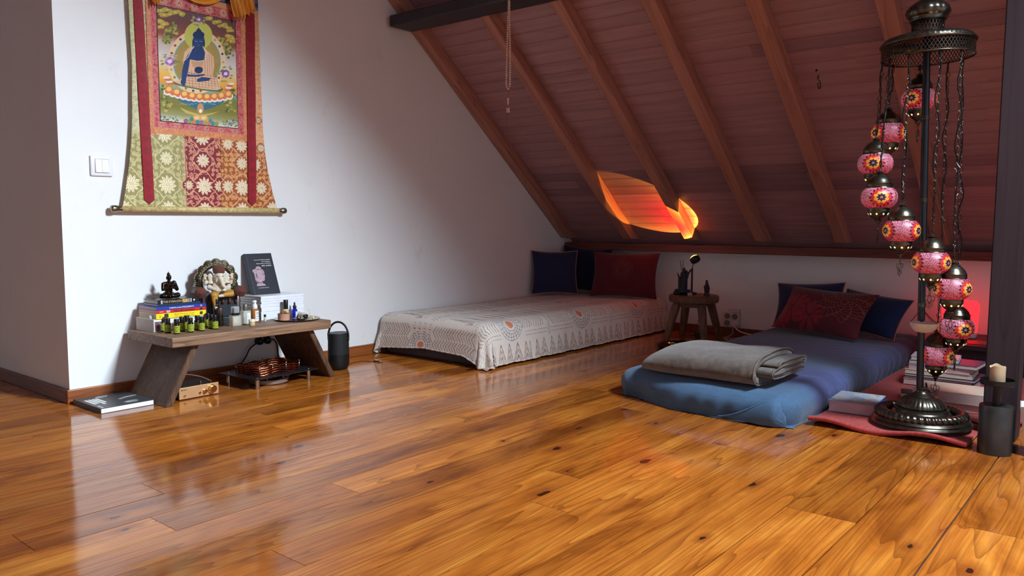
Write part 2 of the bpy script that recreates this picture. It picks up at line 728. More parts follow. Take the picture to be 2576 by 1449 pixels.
def ceiling_material(name, dark, light):
    """lining boards: axis along Y, tone changes from board to board"""
    m, nt, N, Lk, P = nodes_of(name)
    tc = N.new('ShaderNodeTexCoord').outputs['Object']
    at = N.new('ShaderNodeAttribute')
    at.attribute_name = 'Col'
    v = N.new('ShaderNodeVectorMath')
    v.operation = 'ADD'
    Lk.new(mapping(N, Lk, tc, (30, 1.6, 30)), v.inputs[0])
    sc = N.new('ShaderNodeVectorMath')
    sc.operation = 'SCALE'
    sc.inputs['Scale'].default_value = 40.0
    Lk.new(at.outputs['Color'], sc.inputs[0])
    Lk.new(sc.outputs[0], v.inputs[1])
    f = noise(N, Lk, v.outputs[0], 1.1, 5, 0.65, 0.5)
    c = ramp(N, Lk, f, [(0.25, dark), (0.75, light)])
    sep = N.new('ShaderNodeSeparateColor')
    Lk.new(at.outputs['Color'], sep.inputs[0])
    c = mixc(N, Lk, 1.0, c, ramp(N, Lk, sep.outputs[0], [(0, (0.74, 0.74, 0.78)), (0.03, (0.96,) * 3), (1, (1.04, 1.02, 1.0))]), 'MULTIPLY')
    Lk.new(c, P.inputs['Base Color'])
    P.inputs['Roughness'].default_value = 0.42
    P.inputs['Specular IOR Level'].default_value = 0.45
    bump(N, Lk, P, f, 0.10, 0.002)
    return m


M_floor = floor_material()
M_wall = plaster('white_plaster', (0.80, 0.80, 0.80))
M_ceil = ceiling_material('reddish_lining_boards', S(150, 112, 118), S(180, 140, 144))
M_rafter = wood('reddish_rafter_wood', S(158, 106, 92), S(188, 132, 114), 0, 0.45)
M_plate = wood('wall_plate_wood', S(92, 42, 34), S(128, 64, 50), 1, 0.45)
M_skirt = wood('skirting_wood', S(120, 62, 28), S(160, 92, 46), 0, 0.35)
M_skirt2 = wood('skirting_wood_end', S(96, 46, 22), S(130, 70, 36), 1, 0.35)
M_beam = mat('dark_stained_beam', S(48, 48, 56), 0.55, var=0.2, vscale=9, bmp=0.3, bscale=40)
M_post = wood('dark_post_wood', S(44, 34, 42), S(60, 46, 50), 2, 0.6)
M_gap = mat('joint_dark', S(38, 20, 10), 0.8)

# ------------------------------------------------------------------ floor: long planks with open joints
seams = [-3.0, -2.8, -2.6, -2.4, -2.2, -2.0, -1.8, -1.6, -1.4, -1.2, -1.0, -0.8, -0.6, -0.4, -0.2, 0.0, 0.2, 0.397, 0.592, 0.782, 0.935,
         1.086, 1.225, 1.363, 1.50, 1.64, 1.785, 1.93, 2.075, 2.225, 2.37, 2.515, 2.66, 2.81, 2.955, 3.10, 3.25, 3.395, 3.54, 3.69,
         3.84, 3.99, 4.14, 4.29, 4.44, 4.6, 4.8, 5.0, 5.2, 5.4, 5.6, 5.8, 6.0]
wide_gap = {0.397: 0.0045, 0.782: 0.003, 1.086: 0.0036, 1.64: 0.003, 2.075: 0.003, 2.225: 0.0036}
fv, ff, fc = [], [], []
rj = random.Random(5)
joints_at = {0.592: [2.16, 3.9], 0.397: [1.2, 4.0], 0.935: [2.75], 1.086: [2.62, 4.3], 0.2: [2.32]}
for ya, yb in zip(seams, seams[1:]):
    g0 = wide_gap.get(ya, 0.0026) / 2
    g1 = wide_gap.get(yb, 0.0026) / 2
    xs = [-2.6]
    js = joints_at.get(ya)
    if js is None:
        js = []
        x = -2.6 + rj.uniform(0.6, 2.2)
        while x < 5.0:
            js.append(x)
            x += rj.uniform(1.5, 2.6)
    xs += js + [5.22]
    for xa, xb in zip(xs, xs[1:]):
        k = len(fv)
        col = (rj.random(), rj.random(), rj.random())
        A = [(xa + 0.0008, ya + g0), (xb - 0.0008, ya + g0), (xb - 0.0008, yb - g1), (xa + 0.0008, yb - g1)]
        fv += [(x, y, 0.0) for x, y in A] + [(x, y, -0.006) for x, y in A]
        ff.append((k, k + 1, k + 2, k + 3))
        fc.append(col)
        for i in range(4):
            j = (i + 1) % 4
            ff.append((k + i, k + 4 + i, k + 4 + j, k + j))
            fc.append(col)
k = len(fv)
me = bpy.data.meshes.new('floor')
me.from_pydata(fv, [], ff)
at = me.attributes.new('Col', 'FLOAT_COLOR', 'FACE')
at.data.foreach_set('color', np.array([(*c, 1) for c in fc], dtype=np.float32).reshape(-1))
fl = place('floor', me, M_floor)
fl['kind'] = 'structure'
bm = BM()
box(bm, -2.6, 5.22, -3.0, 6.0, -0.05, -0.006)
struct('floor_base', bm, M_gap)

# ------------------------------------------------------------------ walls
WG = 3.66          # gable wall plane
XK = 5.205         # knee wall plane
RX = 1.25          # ridge
top = [(1.40, 0), (XK + 0.1, 0), (XK + 0.1, slope_z(XK + 0.1, 0.09)), (1.40, slope_z(1.40, 0.09))]
bm = BM()
prism(bm, [(x, WG, z) for x, z in top], (0, 0.14, 0))
struct('wall_left', bm, M_wall)
bm = BM()
box(bm, 1.40, 1.54, WG + 0.14, 6.0, 0, slope_z(1.4, 0.09))
struct('wall_return', bm, M_wall)
bm = BM()
box(bm, XK, XK + 0.1, -3.0, WG, 0, slope_z(XK, 0.075))
struct('wall_knee', bm, M_wall)
bm = BM()
box(bm, -2.7, -2.6, -3.0, 6.0, 0, 1.2)
struct('wall_back', bm, M_wall)
bm = BM()
box(bm, -2.6, 1.40, 6.0, 6.1, 0, 3.9)
struct('wall_hall', bm, M_wall)

bm = BM()
box(bm, 1.385, XK, WG - 0.015, WG, 0, 0.06, bev=0.003)
struct('baseboard_left', bm, M_skirt)
bm = BM()
box(bm, 1.385, 1.40, WG, 6.0, 0, 0.06, bev=0.003)
struct('baseboard_return', bm, M_skirt2)
bm = BM()
box(bm, XK - 0.015, XK, -3.0, WG - 0.015, 0, 0.06, bev=0.003)
struct('baseboard_knee', bm, M_skirt2)

# ------------------------------------------------------------------ sloping ceiling of lining boards
UX = Vector((-1, 0, SL)).normalized()      # up the slope
LEN = (XK + 0.06 - RX) * math.sqrt(1 + SL * SL)
B0 = Vector((XK + 0.06, 0, slope_z(XK + 0.06, 0.075)))


def on_slope(s, y, d=0.0):
    p = B0 + UX * s + NRM * d
    return Vector((p.x, y, p.z))


sw0 = (XK + 0.06 - WX1) * math.sqrt(1 + SL * SL)
sw1 = (XK + 0.06 - WX0) * math.sqrt(1 + SL * SL)
bm = BM()
lay = bm.faces.layers.float_color.new('Col')
pitch_b = 0.0795
nb = int(LEN / pitch_b) + 1
rb = random.Random(3)
for i in range(nb):
    s0 = i * pitch_b
    prof = [(0.0, 0.003), (0.0008, 0.003), (0.0016, 0.0), (0.0085, 0.0), (0.0092, 0.0014), (0.0106, 0.0014), (0.0113, 0.0),
            (pitch_b - 0.0016, 0.0), (pitch_b - 0.0008, 0.003), (pitch_b, 0.003)]
    spans = [(-3.0, WG)]
    if s0 + pitch_b > sw0 and s0 < sw1:
        spans = [(-3.0, WY0), (WY1, WG)]
    for y0, y1 in spans:
        cuts = [y0]
        y = y0 + rb.uniform(0.5, 2.4)
        while y < y1 - 0.3:
            cuts.append(y)
            y += rb.uniform(1.6, 3.2)
        cuts.append(y1)
        for ya, yb in zip(cuts, cuts[1:]):
            col = (rb.random(), rb.random(), rb.random(), 1)
            if 0.6 < s0 < 0.8 and 3.0 < yb and ya < 3.2:
                col = (0.0, col[1], col[2], 1)
            va = [bm.verts.new(on_slope(s0 + s, ya, d)) for s, d in prof]
            vb = [bm.verts.new(on_slope(s0 + s, yb, d)) for s, d in prof]
            for k in range(len(prof) - 1):
                f = bm.faces.new((va[k], va[k + 1], vb[k + 1], vb[k]))
                f[lay] = col
me = bpy.data.meshes.new('ceiling')
bm.to_mesh(me)
bm.free()
o = place('ceiling', me, M_ceil)
o['kind'] = 'structure'
# roof deck above the boards, with the window opening
bm = BM()
for y0, y1, sa, sb in ((-3.0, WY0, 0, LEN), (WY1, WG + 0.14, 0, LEN), (WY0, WY1, 0, sw0), (WY0, WY1, sw1, LEN)):
    c = [on_slope(sa, y0, 0.012), on_slope(sb, y0, 0.012), on_slope(sb, y1, 0.012), on_slope(sa, y1, 0.012)]
    prism(bm, c, NRM * 0.06)
struct('ceiling_deck', bm, M_ceil)
# far slope behind the camera
zr = on_slope(LEN, 0).z
bm = BM()
prism(bm, [(RX, -3.0, zr), (-2.75, -3.0, 1.15), (-2.75, 6.1, 1.15), (RX, 6.1, zr)], (0, 0, 0.08))
struct('ceiling_back', bm, M_ceil)
# hall part of the near slope, beyond the gable wall
bm = BM()
prism(bm, [on_slope(LEN, WG + 0.14, 0.0), on_slope(LEN - 0.3, WG + 0.14, 0.0), on_slope(LEN - 0.3, 6.1, 0.0), on_slope(LEN, 6.1, 0.0)], NRM * 0.06)
struct('ceiling_hall', bm, M_ceil)

# roof window: frame and pane
bm = BM()
fwid = 0.045
for y0, y1, sa, sb in ((WY0, WY0 + fwid, sw0, sw1), (WY1 - fwid, WY1, sw0, sw1), (WY0, WY1, sw0, sw0 + fwid), (WY0, WY1, sw1 - fwid, sw1)):
    c = [on_slope(sa, y0, -0.01), on_slope(sb, y0, -0.01), on_slope(sb, y1, -0.01), on_slope(sa, y1, -0.01)]
    prism(bm, c, NRM * 0.07)
wf = struct('window_1', bm, mat('window_frame_white', S(225, 222, 216), 0.4))
bm = BM()
c = [on_slope(sw0 + fwid, WY0 + fwid, 0.03), on_slope(sw1 - fwid, WY0 + fwid, 0.03), on_slope(sw1 - fwid, WY1 - fwid, 0.03), on_slope(sw0 + fwid, WY1 - fwid, 0.03)]
prism(bm, c, NRM * 0.004)
obj('window_pane', bm, glassy('window_glass', (1, 1, 1), 0.02, 0.97), wf)

# rafters
raf = [(3.582, 3.652), (3.022, 3.092), (2.522, 2.592), (2.008, 2.082), (1.500, 1.574), (0.952, 1.028), (0.43, 0.505), (-0.09, -0.015),
       (-1.13, -1.055), (-1.65, -1.575), (-2.17, -2.095)]
for i, (ya, yb) in enumerate(raf):
    bm = BM()
    sb = LEN - 0.02
    a = [on_slope(0.23, ya, -0.075), on_slope(sb, ya, -0.075), on_slope(sb, ya, 0.0), on_slope(0.135, ya, 0.0)]
    prism(bm, a, (0, yb - ya, 0))
    bmesh.ops.bevel(bm, geom=bm.edges[:], offset=0.003, segments=1, affect='EDGES')
    # work in slope-aligned coordinates so that the grain runs along the rafter
    Mw = Matrix(((UX.x, 0, NRM.x, B0.x), (0, 1, 0, 0), (UX.z, 0, NRM.z, B0.z), (0, 0, 0, 1)))
    Mi = Mw.inverted()
    for v in bm.verts:
        v.co = Mi @ v.co
    r = struct('trim_%d' % (i + 1), bm, M_rafter, label='reddish sloping rafter under the board ceiling')
    r.matrix_world = Mw

# dark tie beam, wall plate, post
bm = BM()
box(bm, 3.245, 3.43, -3.0, 3.625, 1.945, 2.012, bev=0.010, seg=3)
struct('trim_12', bm, M_beam, label='heavy dark beam crossing under the rafters')
bm = BM()
box(bm, 5.085, XK, -3.0, 3.655, 0.578, 0.632, bev=0.003)
struct('trim_13', bm, M_plate, label='long reddish wall plate along the top of the low wall')
bm = BM()
prism(bm, [(3.33, 0.487, 0), (3.33, 0.381, 0), (3.45, 0.381, 0), (3.45, 0.487, 0)], (0, -0.008, 2.05))
bmesh.ops.bevel(bm, geom=bm.edges[:], offset=0.004, segments=2, affect='EDGES')
struct('trim_14', bm, M_post, label='dark square wooden post at the right')
# ------------------------------------------------------------------ fabrics
M_spread = attr_mat('printed_cotton', 0.85, 0.2, 0.2, 0.5, 420, 0.002)
M_print = attr_mat('embroidered_cotton', 0.85, 0.2, 0.25, 0.4, 500, 0.0012)
M_matt = mat('dark_grey_mattress', S(70, 66, 70), 0.85, var=0.15, vscale=20, bmp=0.4, bscale=300)
M_navy = mat('navy_cotton', S(30, 44, 92), 0.8, spec=0.2, var=0.15, vscale=8, bmp=0.35, bscale=500, sheen=0.2)
M_piping = mat('rust_piping', S(176, 112, 84), 0.7, var=0.15)
M_blanket = mat('taupe_fleece', S(92, 77, 65), 0.95, spec=0.1, var=0.5, vscale=38, bmp=0.8, bscale=520, bdist=0.004, sheen=0.6)
M_stitch = mat('fleece_stitching', S(116, 108, 102), 0.9, var=0.2, bmp=0.5, bscale=400)


def fnoise(X, Y, seed, n=6, lo=1.0, hi=6.0):
    r = np.random.default_rng(seed)
    out = np.zeros(np.broadcast(X, Y).shape)
    for _ in range(n):
        k = r.uniform(lo, hi)
        a = r.uniform(0, 2 * PI)
        out = out + np.sin(k * (X * math.cos(a) + Y * math.sin(a)) + r.uniform(0, 6.28)) / n
    return out


def drape(A, B, x0, x1, y0, y1, h, r, flare, p=2.0, floor=0.004):
    """cloth laid flat at (A,B) hanging over a box with rounded edges"""
    bx, by = np.clip(A, x0, x1), np.clip(B, y0, y1)
    dx, dy = A - bx, B - by
    hyp = np.sqrt(dx * dx + dy * dy) + 1e-9
    d = (np.abs(dx) ** p + np.abs(dy) ** p) ** (1 / p)
    ux, uy = dx / hyp, dy / hyp
    q = r * PI / 2
    arc = np.minimum(d, q)
    out = r * np.sin(arc / r)
    drop = r * (1 - np.cos(arc / r))
    rest = np.maximum(d - q, 0)
    out = out + rest * flare
    drop = drop + rest * math.sqrt(1 - flare * flare)
    over = np.maximum(drop - (h - floor), 0)
    drop = np.minimum(drop, h - floor)
    out = out + over * 0.75
    return bx + ux * out, by + uy * out, h - drop, ux, uy, rest, over


# ------------------------------------------------------------------ bed by the gable wall
bm = BM()
box(bm, 3.175, 5.13, 2.815, 3.615, 0.001, 0.215, bev=0.03, seg=4)
tag(obj('floor_mattress', bm, M_matt, None, True), 'dark grey mattress on the floor under the patterned white bedspread', 'mattress')

bx0, bx1, by0, by1, bh = 3.215, 5.12, 2.845, 3.60, 0.238
nu, nv = 620, 300
ga = np.linspace(bx0 - 0.255, bx1 + 0.16, nu)
gb = np.linspace(by0 - 0.262, by1 + 0.20, nv)
A, B = np.meshgrid(ga, gb, indexing='ij')
# the hem rises along the foot end and reaches the floor at the near corner
hem = np.interp(B, [2.60, 2.83, 2.93, 3.25, 3.60, 3.80], [0.255, 0.252, 0.215, 0.205, 0.235, 0.25])
A2 = np.where(A < bx0, bx0 - (bx0 - A) * hem / 0.255, A)
X, Y, Z, UXd, UYd, rest, over = drape(A2, B, bx0, bx1, by0, by1, bh, 0.062, 0.13, 2.0)
ang = np.arctan2(UYd, UXd)
along = np.where(np.abs(UYd) > np.abs(UXd), A2 * 22, B * 13)
rip = np.sin(along + 1.6 * np.sin(A2 * 3.1) + 1.3) * 0.6 + np.sin(along * 2.17 + 0.7) * 0.4
corner = (np.abs(UXd) > 0.15) & (np.abs(UYd) > 0.15)
rip = np.where(corner, np.sin(ang * 9 + 0.8), rip)
amp = np.clip(rest / 0.17, 0, 1) ** 1.3
amp = amp * np.where(corner, 0.022, np.where(np.abs(UYd) > np.abs(UXd), 0.011, 0.005))
X = X + UXd * rip * amp
Y = Y + UYd * rip * amp
flat = (rest <= 0)
Z = Z + 0.0035 * fnoise(A, B, 3, 8, 4, 22) * (bh - Z < 0.05) + np.where(over > 0, 0.008 * (1 + rip) * np.clip(over / 0.05, 0, 1), 0)
Z = Z + 0.012 * np.exp(-((A - 3.3) ** 2 + (B - 3.35) ** 2) / 0.05) * (rest <= 0)
# bulge of loose cloth at the wall-side foot corner
bul = np.exp(-((B - 3.70) ** 2) / 0.004) * np.clip(rest / 0.1, 0, 1) * (A < bx0)
X = X - 0.02 * bul
Y = np.minimum(Y, 3.635)

cv = Cv(ga[0] - 0.01, ga[-1] + 0.01, gb[0] - 0.01, gb[-1] + 0.01, 620, (222, 211, 200))
INK = [(112, 92, 84), (92, 96, 104), (128, 104, 92), (84, 84, 92)]
ri = random.Random(4)


def chevrons(a0, a1, b, half, step, sgn, w=0.0034):
    a = a0
    while a < a1:
        c = INK[ri.randrange(4)]
        j = ri.uniform(-0.002, 0.002)
        cv.line([(a - sgn * half * 0.55, b - half), (a + j, b), (a - sgn * half * 0.55, b + half)], w, c, 0.85)
        if ri.random() < 0.35:
            cv.line([(a + 0.006 - sgn * half * 0.55, b - half), (a + 0.006 + j, b), (a + 0.006 - sgn * half * 0.55, b + half)], w, (198, 160, 132), 0.7)
        a += step


def flower(fa, fb, R=0.095):
    for k, rr in enumerate((0.042, 0.060, 0.078, 0.095)):
        pts = [(fa + rr * math.cos(t * PI / 24), fb + rr * math.sin(t * PI / 24)) for t in range(49)]
        cv.line(pts, 0.0026, (84, 92, 106), 0.85)
    for t in range(22):
        q = t * PI / 11
        cv.line([(fa + 0.042 * math.cos(q), fb + 0.042 * math.sin(q)), (fa + R * math.cos(q), fb + R * math.sin(q))], 0.0020, (84, 92, 106), 0.8)
    cv.ell(fa, fb, 0.036, 0.036, (226, 214, 204))
    cv.ell(fa, fb, 0.026, 0.026, (206, 128, 92))


flowers = []
for row, fb in enumerate((2.80, 3.20, 3.60)):
    for k in range(-1, 4):
        flowers.append((3.375 + 0.68 * k + (0.34 if row == 1 else 0), fb))
for row, fb in enumerate((2.80, 3.20, 3.60)):
    for k in range(-1, 4):
        fa = 3.375 + 0.68 * k + (0.34 if row == 1 else 0)
        for side in (-1, 1):
            s, e = sorted((fa + side * 0.11, fa + side * 0.315))
            chevrons(s, e, fb - 0.005, 0.030, 0.021, side)
        for q in (-0.075, -0.055, 0.055, 0.075):
            a = fa - 0.32
            while a < fa + 0.32:
                if abs(a - fa) > 0.1:
                    cv.line([(a, fb + q), (a + 0.010, fb + q + (0.003 if q > 0 else -0.003))], 0.0032, INK[ri.randrange(4)], 0.8)
                a += 0.021
        for q in range(14):
            bq = fb - 0.09 + q * 0.0135
            cv.line([(fa + 0.332, bq), (fa + 0.348, bq + 0.004)], 0.003, INK[1], 0.8)
# big zigzags between the rows and on the overhanging side
for (b0, b1) in ((2.58, 2.69), (2.90, 3.10), (3.30, 3.50), (3.70, 3.80)):
    a = ga[0]
    while a < ga[-1]:
        for k in range(4):
            c = INK[ri.randrange(4)]
            if k < 3:
                cv.line([(a + k * 0.0105, b0), (a + 0.034, b1 - k * 0.034), (a + 0.068 - k * 0.0105, b0)], 0.0042, c if k != 1 else (168, 120, 94), 0.9)
        a += 0.072
        if ri.random() < 0.22:
            for q in range(12):
                bq = b0 + (b1 - b0) * q / 12
                cv.line([(a - 0.006, bq), (a, bq + 0.006), (a + 0.006, bq)], 0.003, INK[1], 0.8)
            a += 0.03
# foot end: chevrons facing each other, a column of dashes and a half flower
cv.rect(ga[0], 3.165, 2.86, 3.75, (222, 211, 200))
for b in np.arange(2.88, 3.66, 0.021):
    if 3.18 < b < 3.36:
        for ax in np.arange(ga[0] + 0.05, 3.14, 0.017):
            if int((b - 3.18) / 0.021) % 2 == 0:
                cv.line([(ax, b), (ax + 0.003, b + 0.014)], 0.0032, INK[ri.randrange(4)], 0.8)
    else:
        sg = 1 if b < 3.27 else -1
        for ac in (3.00, 3.085):
            c = INK[ri.randrange(4)]
            cv.line([(ac - 0.038, b - sg * 0.026), (ac, b), (ac + 0.038, b - sg * 0.026)], 0.0036, c, 0.85)
            if ri.random() < 0.5:
                cv.line([(ac - 0.038, b + 0.006 - sg * 0.026), (ac, b + 0.006), (ac + 0.038, b + 0.006 - sg * 0.026)], 0.003, (196, 158, 132), 0.7)
flower(2.985, 3.27)
for fa, fb in flowers:
    if fa > 3.25:
        flower(fa, fb)
P = np.stack([X, Y, Z], -1)
mA, mB = (A[:-1, :-1] + A[1:, 1:]) / 2, (B[:-1, :-1] + B[1:, 1:]) / 2
sp = grid_mesh('bedspread', P, cv.sample(mA, mB, 0.0008), M_spread, None, True, back=0.003)
tag(sp, 'off-white cotton bedspread printed with brown chevrons and orange-centred flowers', 'bedspread')
# twisted cord edging of the bedspread, along hem of the foot and the long side
hemline = [Vector(P[0, j]) for j in range(nv - 24, 30, -3)] + [Vector(P[i, 0]) for i in range(20, nu - 60, 4)]
bm = BM()
tube(bm, [p + Vector((0, 0, 0.003)) for p in hemline], [0.0045 + 0.0018 * math.sin(i * 1.9) for i in range(len(hemline))], 7)
obj('cord_edging', bm, mat('cream_cord', S(214, 204, 194), 0.85, var=0.1, bmp=0.5, bscale=500), sp, True)


# ------------------------------------------------------------------ pillows
def pillow_points(w, h, t, seed, n=80, pinch=0.085):
    u = np.linspace(-1, 1, n)
    U, V = np.meshgrid(u, u, indexing='ij')
    fx = U * w / 2 * (1 - pinch * (1 - V * V))
    fz = V * h / 2 * (1 - pinch * (1 - U * U))
    th = t / 2 * (np.clip(1 - np.abs(U) ** 3.2, 0, 1) ** 0.7) * (np.clip(1 - np.abs(V) ** 3.2, 0, 1) ** 0.7)
    wr = 0.006 * fnoise(fx, fz, seed, 8, 15, 60) * np.clip(th / (t / 2), 0, 1)
    front = np.stack([fx, -th + wr, fz], -1)
    backp = np.stack([fx, th, fz], -1)
    return U, V, front, backp


def pillow(label, w, h, t, M, col, seed, group, painter=None, piping=True, n=90):
    U, V, f, b = pillow_points(w, h, t, seed, n)
    rim = []
    P = np.concatenate([f, b[:, ::-1]], axis=1)
    P = np.concatenate([P, P[:, :1]], axis=1)
    cvp = Cv(-w / 2 - 0.01, w / 2 + 0.01, -h / 2 - 0.01, h / 2 + 0.01, 1000, col)
    if painter:
        painter(cvp, w, h)
    mp = mids(P)
    C = cvp.sample(mp[..., 0], mp[..., 2], 0.0005)
    nb_ = f.shape[1] - 1
    back_c = np.array([lin(c) for c in col])
    C[:, nb_:] = back_c
    o = grid_mesh('pillow', P, C, M_print, None, True)
    me_ = o.data
    b2 = bmesh.new()
    b2.from_mesh(me_)
    bmesh.ops.remove_doubles(b2, verts=b2.verts[:], dist=1e-5)
    bmesh.ops.holes_fill(b2, edges=[e for e in b2.edges if e.is_boundary], sides=0)
    bmesh.ops.recalc_face_normals(b2, faces=b2.faces[:])
    b2.to_mesh(me_)
    b2.free()
    finish(me_, True)
    o.matrix_world = M
    tag(o, label, 'pillow', group)
    if piping:
        e = [f[i, 0] for i in range(n)] + [f[-1, j] for j in range(1, n)] + [f[i, -1] for i in range(n - 2, -1, -1)] + [f[0, j] for j in range(n - 2, 0, -1)]
        bm = BM()
        tube(bm, [Vector(p) for p in e], 0.003, 6, True)
        obj('piping', bm, M_piping, o, True, label='thin rust-coloured piping along the seam')
    return o


def pose(c, xdir, updir):
    x = Vector(xdir).normalized()
    z = Vector(updir)
    z = (z - x * z.dot(x)).normalized()
    y = z.cross(x)
    return Matrix(((x.x, y.x, z.x, c[0]), (x.y, y.y, z.y, c[1]), (x.z, y.z, z.z, c[2]), (0, 0, 0, 1)))


def mandala(c, w, h):
    st = (126, 74, 70)
    cx, cz = -0.005, h * 0.10
    for r in (0.012, 0.021, 0.029, 0.037):
        c.line([(cx + r * 1.05 * math.cos(t * PI / 20), cz + r * math.sin(t * PI / 20)) for t in range(41)], 0.0026, st, 0.8)
    for k in range(18):
        q = 2 * PI * k / 18
        px, pz = cx + 0.053 * math.cos(q), cz + 0.053 * math.sin(q)
        c.line([(px + 0.012 * math.cos(q + 0.4 + t * 0.45), pz + 0.012 * math.sin(q + 0.4 + t * 0.45)) for t in range(12)], 0.0024, st, 0.8)
        px, pz = cx + 0.072 * math.cos(q + 0.17), cz + 0.072 * math.sin(q + 0.17)
        c.line([(px + 0.009 * math.cos(q + 2.4 + t * 0.5), pz + 0.009 * math.sin(q + 2.4 + t * 0.5)) for t in range(11)], 0.0024, st, 0.75)
    for r in (0.150, 0.158, 0.19):
        c.line([(cx + r * math.cos(t * PI / 40), cz - 0.01 + r * 0.95 * math.sin(t * PI / 40)) for t in range(-56, 22)], 0.0024, (104, 56, 58), 0.6)
    for k in range(30):
        q = -2.4 + k * 0.12
        px, pz = cx + 0.174 * math.cos(q), cz - 0.01 + 0.166 * math.sin(q)
        c.line([(px + 0.008 * math.cos(q + t * 0.6), pz + 0.008 * math.sin(q + t * 0.6)) for t in range(9)], 0.0022, (104, 56, 58), 0.5)


def bigflowers(c, w, h):
    red = (150, 38, 52)
    rr = random.Random(9)
    for cx, cz, R in ((-w * 0.30, -h * 0.05, 0.115), (-w * 0.05, -h * 0.22, 0.10), (-w * 0.42, -h * 0.38, 0.08)):
        for k in range(12):
            q = 2 * PI * k / 12 + rr.uniform(-0.1, 0.1)
            L = R * rr.uniform(0.8, 1.1)
            pts = []
            for t, wd in ((0.12, 0.2), (0.45, 0.26), (0.7, 0.22), (0.86, 0.12), (1.0, 0.0), (0.86, -0.16), (0.66, -0.18), (0.4, -0.24), (0.12, -0.2)):
                a = q + wd * (0.9 if t < 0.5 else 1)
                pts.append((cx + L * t * math.cos(a), cz + L * t * math.sin(a)))
            c.poly(pts, red, 0.85)
        for k in range(5):
            q = rr.uniform(0, 6.28)
            c.line([(cx + t * 0.02 * math.cos(q), cz + t * 0.02 * math.sin(q)) for t in range(3)], 0.004, (92, 22, 34), 0.9)
    st = (176, 118, 92)
    cx, cz = w * 0.25, h * 0.16
    for r in (0.02, 0.038, 0.056, 0.074, 0.092, 0.112, 0.13):
        pts = []
        for t in range(121):
            q = 2 * PI * t / 120
            R = r * (1 + 0.16 * math.sin(9 * q + r * 60) + 0.08 * math.sin(17 * q + r * 140))
            pts.append((cx + R * math.cos(q) * 1.15, cz + R * math.sin(q) * 0.85))
        c.line(pts, 0.0022, st, 0.75)


MAR = (92, 30, 40)
NAV = (34, 42, 74)
G1, G2 = 'pillows at the head of the bed', 'pillows at the head of the blue mattress'
pillow('navy pillow with rust piping on the patterned bed, nearest the white wall', 0.345, 0.325, 0.10,
       pose((4.745, 3.500, 0.416), (0.215, -0.245, 0.0), (0.10, 0.09, 0.99)), NAV, 21, G1)
pillow('plain dark navy pillow standing behind the other two pillows on the patterned bed', 0.44, 0.345, 0.10,
       pose((5.03, 3.42, 0.430), (0.03, -0.99, -0.05), (0.10, -0.05, 0.99)), (18, 26, 58), 22, G1, piping=False)
pillow('dark red pillow stitched with one round mandala on the patterned bed', 0.50, 0.335, 0.11,
       pose((4.925, 3.005, 0.410), (0.13, -0.48, -0.005), (0.22, -0.05, 0.96)), MAR, 23, G1, mandala, piping=False, n=170)
pillow('dark red pillow with red flower print on the blue mattress', 0.58, 0.31, 0.13,
       pose((4.72, 1.525, 0.272), (-0.17, -0.54, -0.012), (0.60, -0.16, 0.80)), (96, 32, 44), 24, G2, bigflowers, piping=False, n=190)
pillow('navy pillow mostly hidden behind the left half of the flowered red pillow', 0.42, 0.27, 0.11,
       pose((4.985, 1.70, 0.286), (0.0, -0.42, 0.025), (0.35, 0.0, 0.92)), (32, 46, 84), 25, G2)
pillow('navy pillow with rust piping sticking out right of the flowered red pillow', 0.43, 0.26, 0.11,
       pose((4.84, 1.30, 0.266), (-0.14, -0.39, -0.035), (0.52, -0.16, 0.84)), (32, 50, 92), 26, G2)

# ------------------------------------------------------------------ blue mattress
def blue_cover():
    m, nt, N, Lk, P = nodes_of('ombre_blue_cloth')
    tc = N.new('ShaderNodeTexCoord').outputs['Object']
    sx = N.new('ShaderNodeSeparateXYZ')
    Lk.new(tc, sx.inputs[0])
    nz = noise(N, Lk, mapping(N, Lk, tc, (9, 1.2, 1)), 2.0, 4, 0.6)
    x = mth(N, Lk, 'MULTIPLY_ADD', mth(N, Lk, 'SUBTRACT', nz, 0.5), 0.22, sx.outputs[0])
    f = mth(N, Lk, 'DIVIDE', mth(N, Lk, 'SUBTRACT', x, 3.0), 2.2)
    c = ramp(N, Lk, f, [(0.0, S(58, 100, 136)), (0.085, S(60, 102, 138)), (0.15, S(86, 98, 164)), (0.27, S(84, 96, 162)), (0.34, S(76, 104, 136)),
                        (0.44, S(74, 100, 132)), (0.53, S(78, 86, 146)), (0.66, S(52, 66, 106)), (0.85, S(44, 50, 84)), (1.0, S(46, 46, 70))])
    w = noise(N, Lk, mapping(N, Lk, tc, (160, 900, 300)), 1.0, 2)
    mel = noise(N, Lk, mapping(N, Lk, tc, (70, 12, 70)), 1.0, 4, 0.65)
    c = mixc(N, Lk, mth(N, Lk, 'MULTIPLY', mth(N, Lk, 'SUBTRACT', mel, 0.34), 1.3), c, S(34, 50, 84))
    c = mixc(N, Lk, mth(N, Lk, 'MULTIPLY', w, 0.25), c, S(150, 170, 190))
    Lk.new(c, P.inputs['Base Color'])
    P.inputs['Roughness'].default_value = 0.85
    P.inputs['Specular IOR Level'].default_value = 0.15
    P.inputs['Sheen Weight'].default_value = 0.2
    bump(N, Lk, P, w, 0.4, 0.002)
    return m


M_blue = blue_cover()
fx0, fx1, fy0, fy1, fh = 3.085, 5.09, 1.135, 1.855, 0.128
nu, nv = 460, 220
A, B = np.meshgrid(np.linspace(fx0 - 0.17, fx1 + 0.16, nu), np.linspace(fy0 - 0.165, fy1 + 0.165, nv), indexing='ij')
X, Y, Z, UXd, UYd, rest, over = drape(A, B, fx0, fx1, fy0, fy1, fh, 0.058, 0.04, 3.2, 0.003)
